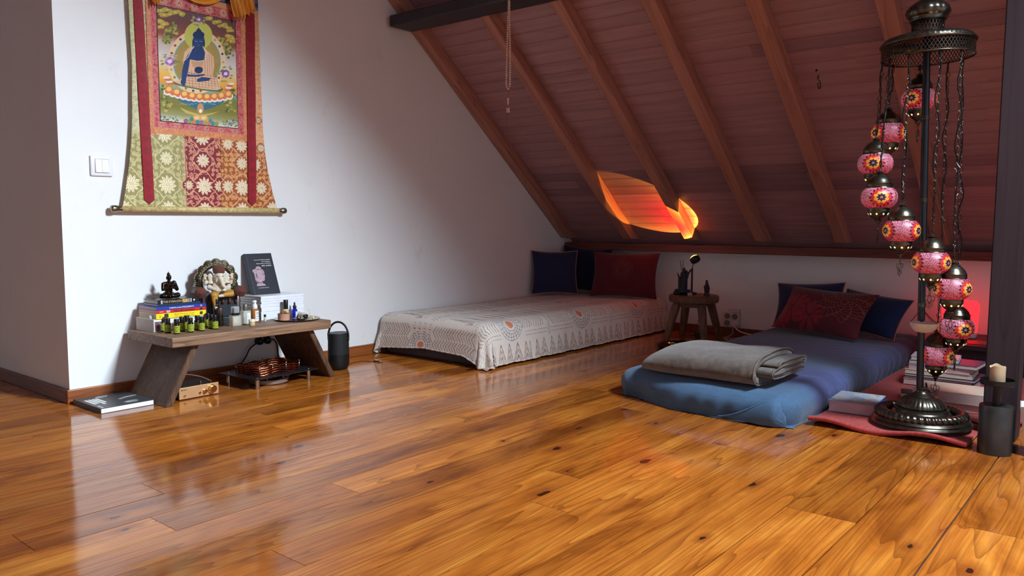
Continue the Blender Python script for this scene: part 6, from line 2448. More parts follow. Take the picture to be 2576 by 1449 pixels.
# four-gang socket on the knee wall
ow = thing('wall_socket', 'white four-way wall socket with one plug, low on the wall between stool and mattress', 'socket', (XK, 2.293, 0.117))
bm = BM(); box(bm, -0.034, 0.0, -0.058, 0.058, -0.050, 0.050, bev=0.004, seg=2); obj('socket_box', bm, mat('offwhite_plastic', S(206, 202, 194), 0.4), ow)
bm = BM(); box(bm, -0.018, 0.0, -0.055, 0.030, 0.052, 0.074, bev=0.003); obj('upper_cover', bm, mat('offwhite_plastic_cover', S(206, 202, 194), 0.4), ow)
M_sock = mat('socket_recess', S(128, 126, 124), 0.5)
for y in (-0.028, 0.028):
    for z in (-0.024, 0.024):
        if y < 0 and z < 0:
            continue
        bm = BM()
        Mk = Matrix.Translation((-0.0345, y, z)) @ Matrix.Rotation(-PI / 2, 4, 'Y')
        lathe(bm, [(0.0205, -0.001), (0.0205, 0.0022), (0.0185, 0.0022), (0.0180, -0.0004)], 28, Mk)
        so_ = obj('outlet', bm, M_sock, ow, True, autos=40)
        for dy in (-0.0095, 0.0095):
            bm = BM(); cyl(bm, (-0.0356, y + dy, z), (-0.0366, y + dy, z), 0.0028, n=10); obj('contact_hole', bm, M_inkb, so_)
bm = BM(); cyl(bm, (-0.0345, -0.028, -0.024), (-0.066, -0.028, -0.026), 0.0190, 0.0165, 24); pg = obj('white_plug', bm, M_white, ow, True, autos=40)
bm = BM(); tube(bm, smooth_path([(-0.066, -0.028, -0.026), (-0.085, -0.045, -0.034), (-0.105, -0.090, -0.062), (-0.120, -0.160, -0.075), (-0.125, -0.230, -0.078), (-0.14, -0.285, -0.082)]), 0.0042, 8); obj('plug_cable', bm, M_white, pg, True)
bm = BM(); tube(bm, smooth_path([(-0.020, -0.010, -0.050), (-0.022, -0.010, -0.080), (-0.030, -0.008, -0.104), (-0.070, 0.0, -0.1125), (-0.130, 0.005, -0.1135), (-0.160, -0.010, -0.1135), (-0.215, -0.060, -0.1135)]), 0.0026, 8); obj('floor_cable', bm, M_white, ow, True)
# ------------------------------------------------------------------ floor lamp with nine mosaic globes
M_lamp = mat('aged_bronze_lamp', S(96, 92, 82), 0.28, 0.95, var=0.35, vscale=45)
M_lampd = mat('dark_bronze_filigree', S(76, 72, 66), 0.38, 0.9, var=0.3, vscale=60)
LC = Vector((3.300, 0.686, 0.034))
RZ = math.atan2(-0.979, 0.2035)
lamp = thing('floor_lamp', 'tall bronze floor lamp with nine red mosaic globes hanging in a spiral', 'floor lamp', LC, RZ)
zo = -LC.z


def polex(z):
    return -0.004 - 0.0225 * (z + 0.034)


bm = BM()
base_prof = [(0.176, 0.0), (0.177, 0.004), (0.172, 0.008), (0.168, 0.012), (0.170, 0.016), (0.164, 0.022), (0.160, 0.026)]
lathe(bm, base_prof, 96)
obj('base_rim', bm, M_lamp, lamp, True, autos=60)
bm = BM()
prof = []
for k in range(15):
    a = -0.35 * PI + k / 14 * 1.32 * PI
    prof.append((0.140 + 0.020 * math.cos(a), 0.034 + 0.018 * math.sin(a)))
lathe(bm, prof, 280, fn=lambda r, z, t, k: r + 0.0028 * math.sin(44 * t + k * 0.42) * (1 if k < 14 else 0), cap0=False, cap1=False)
obj('rope_ring', bm, M_lamp, lamp, True)
bm = BM()
lathe(bm, [(0.128, 0.024), (0.118, 0.026), (0.108, 0.030), (0.104, 0.038), (0.098, 0.046), (0.094, 0.050), (0.0945, 0.054), (0.090, 0.057)], 96)
obj('base_step', bm, M_lamp, lamp, True, autos=60)
bm = BM()
prof = [(0.088, 0.0575), (0.085, 0.066), (0.078, 0.078), (0.066, 0.090), (0.053, 0.098), (0.044, 0.101)]
lathe(bm, prof, 256, fn=lambda r, z, t, k: r * (1 + (0.020 * abs(math.sin(16 * t)) if 0 < k < 5 else 0)))
obj('fluted_dome', bm, M_lamp, lamp, True)
bm = BM()
lathe(bm, [(0.046, 0.1012), (0.040, 0.106), (0.026, 0.112), (0.020, 0.120), (0.0195, 0.126), (0.022, 0.128), (0.022, 0.131), (0.0165, 0.134)], 40)
obj('neck', bm, M_lamp, lamp, True, autos=60)
bm = BM()
cyl(bm, (polex(0.134), 0, 0.134), (polex(1.45), 0, 1.45), 0.0128, n=32)
pole = obj('pole', bm, mat('dark_steel_pole', S(60, 64, 68), 0.26, 0.9, var=0.1), lamp, True, autos=40)
for z in (0.45, 0.845, 1.15):
    bm = BM()
    M_ = Matrix.Translation((polex(z), 0, z))
    lathe(bm, [(0.0130, -0.008), (0.0152, -0.007), (0.0152, -0.003), (0.0134, -0.002), (0.0134, 0.001), (0.0152, 0.002), (0.0152, 0.006), (0.0130, 0.007)], 28, M_)
    obj('pole_joint', bm, M_lamp, pole, True, autos=40)

# canopy
CX, CZ, CR = -0.033, 1.367, 0.156
tilt = Matrix.Translation((CX, 0, CZ)) @ Matrix.Rotation(math.radians(-1.6), 4, 'Y')


def lattice(bm, r, z0, z1, n, turns, w, Mx, seg=6):
    for sgn in (-1, 1):
        for k in range(n):
            a0 = 2 * PI * k / n
            prev = None
            for j in range(seg + 1):
                f_ = j / seg
                a = a0 + sgn * turns * 2 * PI * f_
                z = z0 + (z1 - z0) * f_
                d = w / r
                p = [bm.verts.new(Mx @ Vector((rr * math.cos(a + e), rr * math.sin(a + e), z))) for rr, e in ((r, -d), (r, d), (r - 0.0016, d), (r - 0.0016, -d))]
                if prev:
                    for q in range(4):
                        bm.faces.new((prev[q], prev[(q + 1) % 4], p[(q + 1) % 4], p[q]))
                prev = p
    return bm


bm = BM()
lattice(bm, CR, 0.004, 0.052, 76, 0.030, 0.0012, tilt)
cn = obj('filigree_band', bm, M_lampd, lamp)
bm = BM()
for z, r, tr_ in ((0.002, CR, 0.0032), (0.054, CR + 0.002, 0.0055)):
    tube(bm, [tilt @ Vector((r * math.cos(t * PI / 48), r * math.sin(t * PI / 48), z)) for t in range(96)], tr_, 8, True)
obj('band_rim', bm, M_lamp, cn, True)
bm = BM()
lathe(bm, [(CR, 0.056), (0.154, 0.064), (0.146, 0.074), (0.130, 0.080), (0.090, 0.086), (0.062, 0.090), (0.060, 0.096)], 160, tilt, fn=lambda r, z, t, k: r * (1 + (0.012 * math.sin(56 * t) if k in (1, 2, 3) else 0)), cap0=False)
obj('canopy_top', bm, M_lamp, lamp, True)
bm = BM()
for k in range(3):
    a = PI * k / 3
    tube(bm, [tilt @ Vector((CR * math.cos(a), CR * math.sin(a), 0.050)), tilt @ Vector((-CR * math.cos(a), -CR * math.sin(a), 0.050))], 0.003, 6)
obj('cross_bars', bm, M_lampd, cn, True)
bm = BM()
lattice(bm, 0.055, 0.096, 0.134, 30, 0.045, 0.0012, tilt)
hb = obj('filigree_hub', bm, M_lampd, lamp)
bm = BM()
lathe(bm, [(0.060, 0.134), (0.064, 0.140), (0.060, 0.146), (0.066, 0.152), (0.073, 0.164), (0.070, 0.182), (0.052, 0.200), (0.032, 0.214), (0.022, 0.222), (0.026, 0.230), (0.018, 0.240), (0.008, 0.262), (0.002, 0.275)], 96, tilt,
      fn=lambda r, z, t, k: r * (1 + (0.045 * abs(math.sin(7 * t)) if 3 <= k <= 6 else 0)))
obj('finial', bm, M_lamp, lamp, True)
bm = BM()
for k in range(14):
    a = 2 * PI * k / 14 + 0.2
    M_ = tilt @ Matrix.Translation((0.0752 * math.cos(a), 0.0752 * math.sin(a), 0.167)) @ Matrix.Rotation(a, 4, 'Z') @ Matrix.Rotation(PI / 4, 4, 'X')
    box(bm, -0.001, 0.0012, -0.0035, 0.0035, -0.0035, 0.0035, M_)
obj('pierced_holes', bm, M_inkb, hb)


# mosaic globe: pattern computed tile by tile on the glass
def globe_mesh(seed):
    nl, nz_ = 220, 72
    lam = np.linspace(0, 2 * PI, nl)
    zz_ = np.linspace(-0.0385, 0.0370, nz_)
    Lm, Zm = np.meshgrid(lam, zz_, indexing='ij')
    z0 = np.where(Zm > 0, 0.050, 0.047)
    Rm = 0.064 * np.sqrt(np.clip(1 - np.abs(Zm / z0) ** 2.2, 0.02, 1))
    Pm_ = np.stack([Rm * np.cos(Lm), Rm * np.sin(Lm), Zm], -1)
    l2 = (Lm[:-1, :-1] + Lm[1:, 1:]) / 2
    z2 = (Zm[:-1, :-1] + Zm[1:, 1:]) / 2
    r_ = np.random.default_rng(seed)
    C = np.zeros(l2.shape + (3,))
    cell = r_.uniform(0.55, 1.2, l2.shape)
    # crackle glass: pinker on top; low bulb's glow painted in as redder colour below
    t_ = np.clip((z2 + 0.036) / 0.036, 0, 1)[..., None]
    C[:] = (1 - t_) * np.array((208, 54, 70)) + t_ * np.array((196, 112, 134))
    sp_k = r_.random(l2.shape)
    C *= cell[..., None]
    C[sp_k > 0.94] = (244, 190, 200)
    C[sp_k < 0.10] = (96, 24, 40)
    for fl_ in range(3):
        da = (l2 - (2 * PI * fl_ / 3 + 0.3) + PI) % (2 * PI) - PI
        a = da * 0.052
        b = z2 * 0.97
        rho = np.hypot(a, b)
        th = np.arctan2(b, a)

        def wedge(n, off):
            q = (th + off) % (2 * PI / n) - PI / n
            return np.abs(q)
        w8 = wedge(8, PI / 8)
        w8b = wedge(8, 0)
        w16 = wedge(16, PI / 16)
        w16b = wedge(16, 0)

        def kite(rho_, w, r0, r1, hw):
            mid = (r0 + r1) / 2
            tt = 1 - np.abs(rho_ - mid) / ((r1 - r0) / 2)
            return (tt > 0) & (w < hw * tt)
        m_red = kite(rho, w16b, 0.0165, 0.0325, 0.24)
        m_red |= (rho > 0.016) & (rho < 0.0255) & (np.abs(w16) < 0.20)
        m_out = kite(rho, w16, 0.0270, 0.0365, 0.13)
        m_amb = (rho < 0.0225) & (rho > 0.004)
        m_amb &= kite(rho, w8b, 0.0050, 0.0250, 0.50)
        m_nav = kite(rho, w8, 0.0, 0.0150, 0.50) & (rho > 0.0012)
        C[m_red] = np.array((206, 44, 48)) * cell[m_red][:, None].clip(0.85, 1.05)
        C[m_out] = (70, 18, 34)
        C[m_amb] = np.array((232, 164, 70)) * cell[m_amb][:, None].clip(0.85, 1.1)
        C[(rho < 0.014) & ~m_nav & ~m_amb] = (214, 130, 80)
        C[m_nav] = (26, 24, 58)
    return Pm_, np.clip(C, 0, 255)


M_mosaic = attr_mat('mosaic_glass', 0.12, 0.6, bmp=0.5, bscale=380, bdist=0.002, estr=0.32)
M_hole = mat('lit_pierced_hole', S(255, 240, 190), 0.5, emit=S(255, 236, 170), estr=1.2)
Pg, Cg = globe_mesh(5)
Cl = np.where(Cg / 255 <= 0.04045, Cg / 255 / 12.92, ((Cg / 255 + 0.055) / 1.055) ** 2.4)


def cap_fn(n, a, ks):
    return lambda r, z, t, k: r * (1 + (a * math.sin(n * t) if k in ks else 0))


G = [(-0.057, 0.150, 1.275), (-0.159, 0.100, 1.144), (-0.195, 0.0, 1.020), (-0.172, -0.100, 0.888), (-0.091, -0.140, 0.766), (0.010, -0.150, 0.653),
     (0.081, -0.110, 0.559), (0.107, 0.110, 0.390), (0.045, 0.145, 0.274)]
SPIN = [1.9, 3.6, 4.35, 4.6, 3.45, 3.35, 3.30, 4.9, 3.3]
first = None
rg_ = random.Random(4)
shared = {}
for i, (gx, gy, gz) in enumerate(G):
    gz -= 0.034
    base = Vector((gx, gy, gz))
    if i == 0:
        g = grid_mesh('globe', Pg, Cl, M_mosaic, lamp, True)
        shared['globe'] = g.data
        bm = BM()
        lathe(bm, [(0.0445, 0.0345), (0.0470, 0.0365), (0.0455, 0.0395), (0.0462, 0.0400), (0.0455, 0.0500), (0.0470, 0.0515), (0.0440, 0.0540), (0.0400, 0.0640), (0.0310, 0.0750), (0.0190, 0.0835), (0.0120, 0.0870),
                   (0.0095, 0.0900), (0.0140, 0.0925), (0.0140, 0.0945), (0.0085, 0.0970), (0.0060, 0.1000)], 96, fn=cap_fn(48, 0.014, (3, 4)))
        tube(bm, [(0.0055 * math.cos(t * PI / 8), 0, 0.1045 + 0.0055 * math.sin(t * PI / 8)) for t in range(16)], 0.0013, 6, True)
        uc = obj('upper_cap', bm, M_lamp, g, True, autos=50)
        bm = BM()
        lathe(bm, [(0.0365, -0.0350), (0.0395, -0.0375), (0.0385, -0.0400), (0.0385, -0.0490), (0.0390, -0.0505), (0.0370, -0.0560), (0.0325, -0.0640), (0.0240, -0.0730), (0.0145, -0.0800), (0.0105, -0.0840), (0.0120, -0.0860),
                   (0.0115, -0.0890), (0.0070, -0.0930), (0.0045, -0.1000), (0.0020, -0.1040)], 96, fn=cap_fn(48, 0.014, (2, 3)))
        lc = obj('lower_cap', bm, M_lamp, g, True, autos=50)
        bm = BM()
        for k in range(9):
            a = 2 * PI * k / 9
            M_ = Matrix.Rotation(a, 4, 'Z') @ Matrix.Translation((0.0343, 0, -0.0610)) @ Matrix.Rotation(0.55, 4, 'Y')
            prism(bm, [M_ @ Vector((0, y, z)) for y, z in ((0, 0.0045), (0.0038, 0), (0, -0.0045), (-0.0038, 0))], M_.to_3x3() @ Vector((0.0008, 0, 0)))
        ho = obj('pierced_lights', bm, M_hole, g)
        bm = BM()

        def loop(pts, r=0.0011):
            tube(bm, smooth_path([(x, 0, z) for x, z in pts], 6), r, 5)
        tube(bm, [(0.0032 * math.cos(t * PI / 6), 0, -0.1085 + 0.0035 * math.sin(t * PI / 6)) for t in range(12)], 0.0009, 5, True)
        loop([(0, -0.112), (-0.006, -0.122), (-0.016, -0.122), (-0.0145, -0.138), (-0.008, -0.145), (-0.010, -0.156), (0, -0.168)])
        loop([(0, -0.112), (0.006, -0.122), (0.016, -0.122), (0.0145, -0.138), (0.008, -0.145), (0.010, -0.156), (0, -0.168)])
        loop([(0, -0.118), (-0.006, -0.132), (0, -0.145), (0.006, -0.132), (0, -0.118)])
        loop([(-0.0145, -0.138), (-0.006, -0.138), (0, -0.150), (0.006, -0.138), (0.0145, -0.138)])
        loop([(0, -0.145), (-0.004, -0.152), (0, -0.160), (0.004, -0.152), (0, -0.145)])
        chm = obj('hanging_charm', bm, M_lampd, g, True)
        kids = [uc, lc, ho, chm]
    else:
        g = place('globe', shared['globe'], None, lamp)
        for ch in kids:
            c = ch.copy()
            COL.objects.link(c)
            c.parent = g
            if ch is kids[3]:
                c.rotation_euler = (0, 0, rg_.uniform(-0.7, 0.7) - SPIN[i] * 0)
    g.location = base
    g.rotation_euler = (0, 0, SPIN[i])
    # chain and flex from the canopy to the globe, in globe coordinates
    ax, ay = gx - CX, gy
    rr_ = math.hypot(ax, ay)
    hang = Vector((CX + ax / rr_ * 0.150, ay / rr_ * 0.150, CZ + 0.003))
    Mg = (Matrix.Translation(base) @ Matrix.Rotation(SPIN[i], 4, 'Z')).inverted()
    a_ = Vector((0, 0, 0.1105))
    b_ = Mg @ hang
    L_ = (b_ - a_).length
    d_, u_, w_ = frame_for(b_ - a_)
    bm = BM()
    nlk = max(3, int(L_ / 0.030))
    for k in range(nlk):
        c0 = a_ + (b_ - a_) * ((k + 0.5) / nlk)
        h = L_ / nlk * 0.40
        ang_ = rg_.uniform(0, 6.28)
        e = u_ * math.cos(ang_) + w_ * math.sin(ang_)
        if k % 3 == 1:
            q = [c0 - d_ * h, c0 - d_ * h * 0.2 + e * 0.0072, c0 + d_ * h, c0 - d_ * h * 0.2 - e * 0.0072]
            q = [c0 - d_ * h, c0 + e * 0.0098, c0 + d_ * h, c0 - e * 0.0098]
            tube(bm, q, 0.0016, 4, True)
        else:
            q = [c0 + d_ * h * math.cos(t * PI / 4) + e * 0.0042 * math.sin(t * PI / 4) for t in range(8)]
            tube(bm, q, 0.0015, 4, True)
        e2 = c0 + d_ * h * 1.2
        q = [e2 + (u_ * math.cos(t * PI / 3) + d_ * math.sin(t * PI / 3)) * 0.0036 for t in range(6)]
        tube(bm, q, 0.0014, 4, True)
    obj('chain', bm, M_lampd, g)
    pts = []
    m_ = max(5, int(L_ / 0.055))
    for k in range(m_ + 1):
        f_ = k / m_
        wv = math.sin(f_ * PI) ** 0.5 * 0.0085
        pts.append(a_ + (b_ - a_) * f_ + (u_ * math.sin(k * 1.9 + i) + w_ * math.cos(k * 1.45 + i * 2)) * wv + u_ * 0.002)
    bm = BM()
    tube(bm, smooth_path(pts, 5), 0.0024, 6)
    obj('flex', bm, M_cap, g, True)

# lamp mains lead over the rug
bm = BM()
tube(bm, smooth_path([(0.012, 0.004, 0.150), (0.020, 0.030, 0.120), (0.050, 0.085, 0.075), (0.100, 0.130, 0.030), (0.160, 0.120, 0.000), (0.215, 0.080, -0.010)]), 0.0034, 8)
obj('mains_lead', bm, M_cap, lamp, True)

# white bowl hanging from the lamp pole
hw = thing('hanging_bowl', 'small white translucent bowl hung by thin chains in front of the lamp pole', 'bowl', LC, RZ)
M_ala = mat('milky_alabaster', S(216, 206, 194), 0.35, var=0.08, vscale=30)
hc = Vector((-0.004, -0.058, 0.352))
bm = BM()
lathe(bm, [(0.014, 0.0), (0.028, 0.003), (0.040, 0.014), (0.0475, 0.030), (0.0490, 0.036), (0.0470, 0.037), (0.0380, 0.016), (0.026, 0.006), (0.001, 0.004)], 48, Matrix.Translation(hc),
      fn=lambda r, z, t, k: r * (1 + 0.05 * (abs(math.cos(1.5 * t)) ** 8) * (z > 0.028 if False else 1) * (r > 0.044)))
obj('bowl', bm, M_ala, hw, True, autos=60)
apex = Vector((polex(0.44), -0.0175, 0.440))
for a in (PI, -0.35, 0.9):
    e = hc + Vector((0.0465 * math.cos(a), 0.0465 * math.sin(a), 0.0365))
    bm = BM()
    d = e - apex
    n = 16
    tube(bm, [apex + d * (k / n) + Vector((0, 0, -0.003 * math.sin(PI * k / n))) for k in range(n + 1)], [0.0011 + 0.0004 * (k % 2) for k in range(n + 1)], 6)
    obj('chain', bm, M_lampd, hw, True)
    bm = BM()
    ell(bm, e, 0.0024, seg=8, rings=6)
    obj('chain_pin', bm, M_chrome, hw, True)

# ------------------------------------------------------------------ prayer beads hanging from the dark beam
bd_ = thing('prayer_beads', 'string of pale wooden prayer beads hanging from the dark beam', 'beads', (3.225, 2.680, 2.05))
M_bead = mat('polished_bead', S(224, 196, 178), 0.12, spec=0.8, var=0.15, vscale=200)
M_str = mat('red_brown_string', S(110, 60, 52), 0.7)
path = []
for k in range(49):
    f_ = k / 48
    w_ = 0.004 + 0.010 * math.sin(min(1, f_ * 1.15) * PI / 2) ** 3
    if f_ > 0.94:
        w_ = 0.014 * math.sqrt(max(0.02, 1 - ((f_ - 0.94) / 0.06) ** 2))
    path.append((w_, -0.01 - 0.556 * f_))
bead_me = None
nb_ = 0
ppts = []
for sgn in (-1, 1):
    for k, (w_, z) in enumerate(path):
        lean_ = 0.012 * (-z)
        p = Vector((0.002 * sgn, sgn * w_ + lean_, z))
        ppts.append((sgn, k, p))
        if bead_me is None:
            bm = BM()
            ell(bm, (0, 0, 0), 0.0054, seg=12, rings=8)
            o = obj('bead', bm, M_bead, bd_, True)
            bead_me = o.data
        else:
            o = place('bead', bead_me, None, bd_)
        o.location = p
bm = BM()
tube(bm, [p for s_, k, p in ppts if s_ < 0] + [p for s_, k, p in reversed(ppts) if s_ > 0], 0.0010, 5)
low = Vector((0, 0.012 * 0.57, -0.568))
tube(bm, smooth_path([low, low + Vector((0, 0.001, -0.04)), low + Vector((0.001, 0.002, -0.09)), low + Vector((0, 0.002, -0.115)), low + Vector((0, 0.008, -0.150)), low + Vector((0, 0.010, -0.185))]), 0.0009, 5)
tube(bm, smooth_path([low + Vector((0, 0.002, -0.09)), low + Vector((0, -0.003, -0.12)), low + Vector((0, -0.004, -0.150))]), 0.0007, 5)
obj('string', bm, M_str, bd_, True)
bm = BM()
ell(bm, low + Vector((0, 0, -0.050)), (0.0055, 0.0055, 0.0065))
capsule(bm, low + Vector((0, 0.001, -0.060)), low + Vector((0, 0.001, -0.078)), 0.0040, 0.0022)
for dy in (-0.0055, 0.0055):
    for dz in (-0.100, -0.108, -0.116):
        ell(bm, low + Vector((0, dy + 0.001, dz)), 0.0042, seg=10, rings=6)
obj('guru_bead_tassel', bm, M_bead, bd_, True)
bm = BM()
cyl(bm, (0.020, 0, 0.0), (-0.006, 0, 0.003), 0.0022, n=8)
obj('nail', bm, M_lampd, bd_, True, autos=40)

# hook on the ceiling boards
hk = thing('ceiling_hook', 'small dark metal hook screwed into the sloping board ceiling', 'hook', (4.10, 1.388, slope_z(4.10, 0.075)))
bm = BM()
q = [Vector((0, 0, 0.004)) - NRM * 0.0, Vector((0, 0, 0)) - NRM * 0.020]
for t_ in range(10):
    a = t_ / 9 * 4.4
    q.append(Vector((0.012, -0.006, -0.024)) * 1.0 - NRM * 0.006 + UX * (-0.020 * math.sin(a)) + NRM * (-0.020 + 0.020 * math.cos(a)))
tube(bm, q, 0.0030, 7)
obj('hook_wire', bm, M_lampd, hk, True)
bm = BM()
cyl(bm, on_slope(0, 0) * 0 + UX * 0.040 + NRM * 0.003, UX * 0.040 - NRM * 0.006, 0.005, n=10)
obj('screw_head', bm, M_lampd, hk, True, autos=40)

# ------------------------------------------------------------------ things right of the lamp
# low dark bench along the knee wall
M_lowb = wood('dark_low_bench_wood', S(40, 30, 36), S(62, 46, 52), 1, 0.5)
lb_ = thing('low_bench', 'low dark wooden bench against the low wall behind the book stacks', 'bench', (4.925, -0.2, 0))
bm = BM(); box(bm, -0.255, 0.255, -1.2, 1.135, 0.128, 0.155, bev=0.003); obj('bench_top', bm, M_lowb, lb_)
bm = BM(); box(bm, -0.235, -0.215, -1.18, 1.115, 0.0, 0.127, bev=0.002); obj('front_board', bm, M_lowb, lb_)
for y in (-1.15, 1.10):
    bm = BM(); box(bm, -0.214, 0.245, y - 0.015, y + 0.015, 0.0, 0.127); obj('end_board', bm, M_lowb, lb_)
# red light panel
M_redglow = mat('glowing_red_panel', S(200, 40, 48), 0.4, emit=(1.0, 0.012, 0.018), estr=3.2)
rl = thing('red_lamp', 'red glowing panel lamp with rounded corners standing on the low dark bench', 'lamp', (4.985, 0.862, 0.155), 0.0)
bm = BM()
ring_ = []
for cx, cz, a0 in ((0.065, 0.178, 0), (-0.065, 0.178, 90)):
    for k in range(9):
        a = math.radians(a0 + k * 11.25)
        ring_.append((cx + 0.028 * math.cos(a), cz + 0.028 * math.sin(a)))
ring_ += [(-0.086, 0.034), (0.086, 0.034)]
prism(bm, [(-0.008, y, z) for y, z in ring_], (0.016, 0, 0))
pnl = obj('light_panel', bm, M_redglow, rl)
bm = BM(); box(bm, -0.035, 0.035, -0.082, 0.082, 0.0, 0.033, bev=0.006, seg=3); obj('base', bm, M_white, rl, True, autos=40)
bm = BM(); box(bm, -0.07, 0.07, -0.10, 0.10, 0, 0.003)
o = obj('leaflet', bm, mat('red_leaflet', S(150, 50, 58), 0.4, var=0.4, vscale=40))
o.location = (4.79, 0.780, 0.1553)
o.rotation_euler = (0, 0, 0.15)
tag(o, 'red printed leaflet lying on the low dark bench before the red lamp', 'leaflet')

# books on the rug
RGZ = 0.021
M_pink = mat('pinkish_pages', S(206, 180, 176), 0.85, var=0.06, vscale=30)
bb = book('thick hardback with a pale blue watercolour cover on the rug beside the lamp base', 0.225, 0.178, 0.044, (168, 186, 214), (3.428, 0.956, RGZ), 0.06, None, M_pink, 'front', 0.004, 0.35)
bm = BM(); box(bm, -0.1125, 0.1125, -0.0893, -0.0891, 0.002, 0.042); obj('spine_band', bm, cover_mat((58, 84, 146), 0.35), bb)
cvb = Cv(-0.115, 0.115, -0.092, 0.092, 900, (190, 206, 226))
rbk = random.Random(14)
for k in range(90):
    c = rbk.choice(((150, 186, 226), (206, 220, 236), (236, 236, 240), (222, 220, 170), (160, 196, 190), (232, 176, 150), (150, 160, 214), (196, 214, 196)))
    cvb.ell(rbk.uniform(-0.11, 0.11), rbk.uniform(-0.09, 0.09), rbk.uniform(0.008, 0.03), rbk.uniform(0.004, 0.012), c, rbk.uniform(0, 3), 0.55)
for k in range(8):
    x, y = rbk.uniform(-0.1, 0.1), rbk.choice((-0.06, -0.07, 0.06))
    cvb.line([(x, y), (x + 0.02, y + 0.012), (x + 0.03, y + 0.004)], 0.004, (226, 130, 96), 0.7)
for q, (yy, L) in enumerate(((0.020, 0.06), (0.006, 0.085), (-0.008, 0.075), (-0.020, 0.09), (-0.030, 0.05))):
    x = -0.06
    while x < -0.06 + L:
        l_ = rbk.uniform(0.004, 0.010)
        cvb.line([(yy * 0 + x, yy), (x + l_, yy + rbk.uniform(-0.002, 0.002))], 0.0018, (70, 84, 110), 0.8)
        x += l_ + 0.003
Uq, Vq = np.meshgrid(np.linspace(-0.1115, 0.1115, 150), np.linspace(-0.088, 0.088, 110), indexing='ij')
Pq = np.stack([Uq, Vq, np.full_like(Uq, 0.0443)], -1)
mq = mids(Pq)
grid_mesh('cover_print', Pq, cvb.sample(mq[..., 0], mq[..., 1]), attr_mat('watercolour_print', 0.3, 0.5), bb, False)

GN, GF = 'books in the near stack on the rug', 'books in the far stack on the rug'
book('thick pale book at the bottom of the near rug stack', 0.20, 0.27, 0.034, (206, 170, 160), (3.735, 0.655, RGZ), 0.06, GN, M_pink, 'right')
b = book('thick pale book with a beige cover at the top of the near rug stack', 0.205, 0.265, 0.044, (222, 206, 184), (3.730, 0.660, RGZ + 0.034), 0.02, GN, M_pink, 'right')
book('thin dark booklet sticking out left behind the near rug stack', 0.10, 0.06, 0.028, (44, 38, 36), (3.79, 0.842, RGZ), 0.25, GN, M_paper, 'front')
zz = RGZ
for i, (t_, w_, d_, dy, col, lab, rz) in enumerate(((0.028, 0.20, 0.30, 0.000, (196, 170, 170), 'pinkish-paged book at the bottom of the far rug stack', 0.02),
                                                    (0.011, 0.19, 0.285, 0.004, (40, 36, 44), 'thin black-covered book, second from the bottom of the far rug stack', 0.0),
                                                    (0.013, 0.20, 0.30, -0.006, (44, 46, 92), 'navy-covered book, third from the bottom of the far rug stack', -0.02),
                                                    (0.021, 0.19, 0.285, 0.004, (222, 208, 170), 'cream-covered book in the middle of the far rug stack', 0.03),
                                                    (0.025, 0.19, 0.26, 0.000, (204, 190, 206), 'pale lilac book, third from the top of the far rug stack', 0.0),
                                                    (0.020, 0.19, 0.29, -0.020, (70, 72, 104), 'grey-blue book sticking out right, second from the top of the far rug stack', -0.06),
                                                    (0.018, 0.16, 0.20, 0.030, (206, 196, 204), 'smaller pale book at the top of the far rug stack', 0.1))):
    book(lab, w_, d_, t_, col, (4.205, 0.790 + dy, zz), rz, GF, M_pink if i in (0, 4) else M_paper, 'right', 0.002)
    zz += t_

# candle holder and candle by the post
M_iron = mat('blackened_steel', S(74, 72, 70), 0.36, 0.7, var=0.2, vscale=18)
ch_ = thing('candle_holder', 'blackened steel cylinder candle holder with a dish on a stem', 'candle holder', (3.140, 0.418, 0))
bm = BM(); lathe(bm, [(0.0505, 0.0), (0.0520, 0.001), (0.0520, 0.166), (0.0510, 0.168)], 56); obj('base_cylinder', bm, M_iron, ch_, True, autos=40)
bm = BM(); cyl(bm, (0, 0, 0.1682), (0, 0, 0.240), 0.0130, n=24); obj('stem', bm, M_blackm, ch_, True, autos=40)
bm = BM(); lathe(bm, [(0.0520, 0.2402), (0.0540, 0.242), (0.0540, 0.2585), (0.0515, 0.2585), (0.0510, 0.2440), (0.001, 0.2440)], 56); obj('dish', bm, M_blackm, ch_, True, autos=40)
bm = BM()
n = 40
lathe(bm, [(0.0235, 0.0), (0.0243, 0.002), (0.0240, 0.040), (0.0245, 0.060), (0.0205, 0.060), (0.0190, 0.048), (0.001, 0.046)], n,
      fn=lambda r, z, t, k: r)
for v in bm.verts:
    if v.co.z > 0.055:
        a = math.atan2(v.co.y, v.co.x)
        v.co.z += 0.0035 * math.sin(2 * a + 0.8) + 0.002 * math.sin(5 * a)
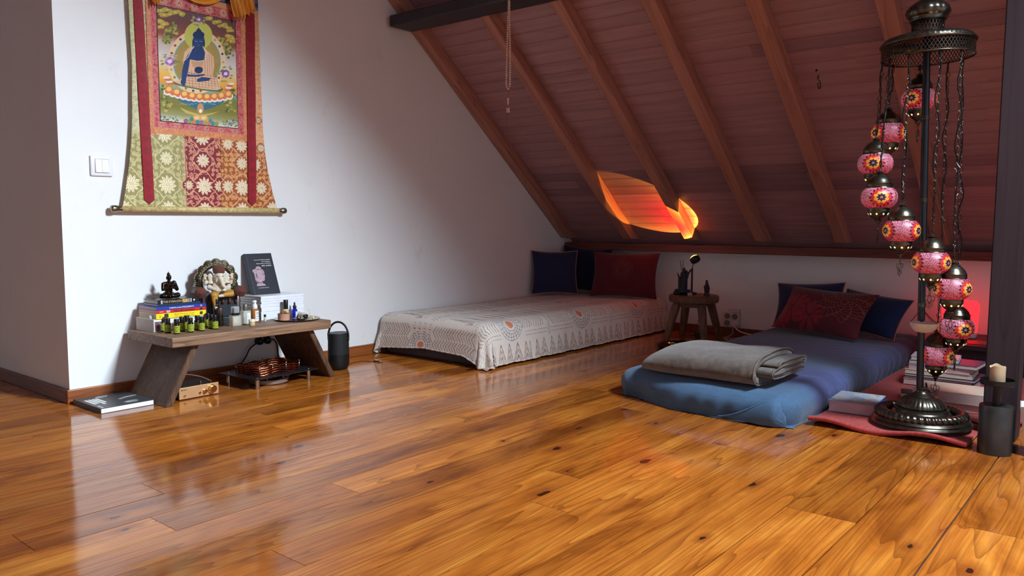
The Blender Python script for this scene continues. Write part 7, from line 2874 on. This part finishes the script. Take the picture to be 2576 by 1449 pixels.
cdl = obj('candle', bm, mat('ivory_wax', S(206, 184, 148), 0.45, spec=0.4, var=0.08, vscale=30), None, True, autos=50)
cdl.location = (3.140, 0.420, 0.2443)
tag(cdl, 'burnt-down ivory pillar candle on the black steel holder', 'candle')
bm = BM(); cyl(bm, (0, 0, 0.046), (0.001, 0.001, 0.056), 0.0012, n=6); obj('wick', bm, M_inkb, cdl)

# leaning book and metal bookend at the right edge of the frame
lbk = thing('book', 'grey-spined book leaning towards the black candle holder at the right edge', 'book', (3.215, 0.318, 0.001))
lbk.rotation_euler = (math.radians(-8), 0, 0.12)
bm = BM()
box(bm, -0.060, 0.060, -0.016, -0.0135, 0.001, 0.172)
box(bm, -0.060, 0.060, 0.0135, 0.016, 0.001, 0.172)
box(bm, -0.060, -0.0575, -0.0135, 0.0135, 0.001, 0.172)
obj('cover', bm, cover_mat((150, 128, 118)), lbk)
bm = BM(); box(bm, -0.0574, 0.058, -0.0134, 0.0134, 0.001, 0.171); obj('page_block', bm, M_label, lbk)
bm = BM()
rx_ = random.Random(2)
z = 0.030
while z < 0.150:
    l_ = rx_.uniform(0.003, 0.007)
    box(bm, -0.0604, -0.060, -0.004, 0.003, z, z + l_)
    z += l_ + 0.0016
obj('spine_lettering', bm, mat('brown_grey_ink', S(84, 70, 66), 0.6), lbk)
be = thing('bookend', 'black metal bookend standing between the candle holder and the leaning book', 'bookend', (3.235, 0.376, 0), 0.12)
bm = BM(); box(bm, -0.055, 0.045, -0.0015, 0.0015, 0.0, 0.15, bev=0.001); obj('upright_plate', bm, M_blackm, be)
bm = BM(); box(bm, -0.055, 0.045, -0.012, -0.0016, 0.0, 0.0012); obj('foot_plate', bm, M_blackm, be)
zz = RGZ
for i, (t_, lab) in enumerate(((0.030, 'dark book under a white one at the far right behind the post'), (0.012, 'white booklet on the dark book at the far right behind the post'))):
    book(lab, 0.17, 0.22, t_, ((60, 56, 60), (222, 220, 220))[i], (4.30, 0.292 + 0.004 * i, zz), 0.1 - 0.2 * i, 'books behind the post', M_paper, 'right')
    zz += t_
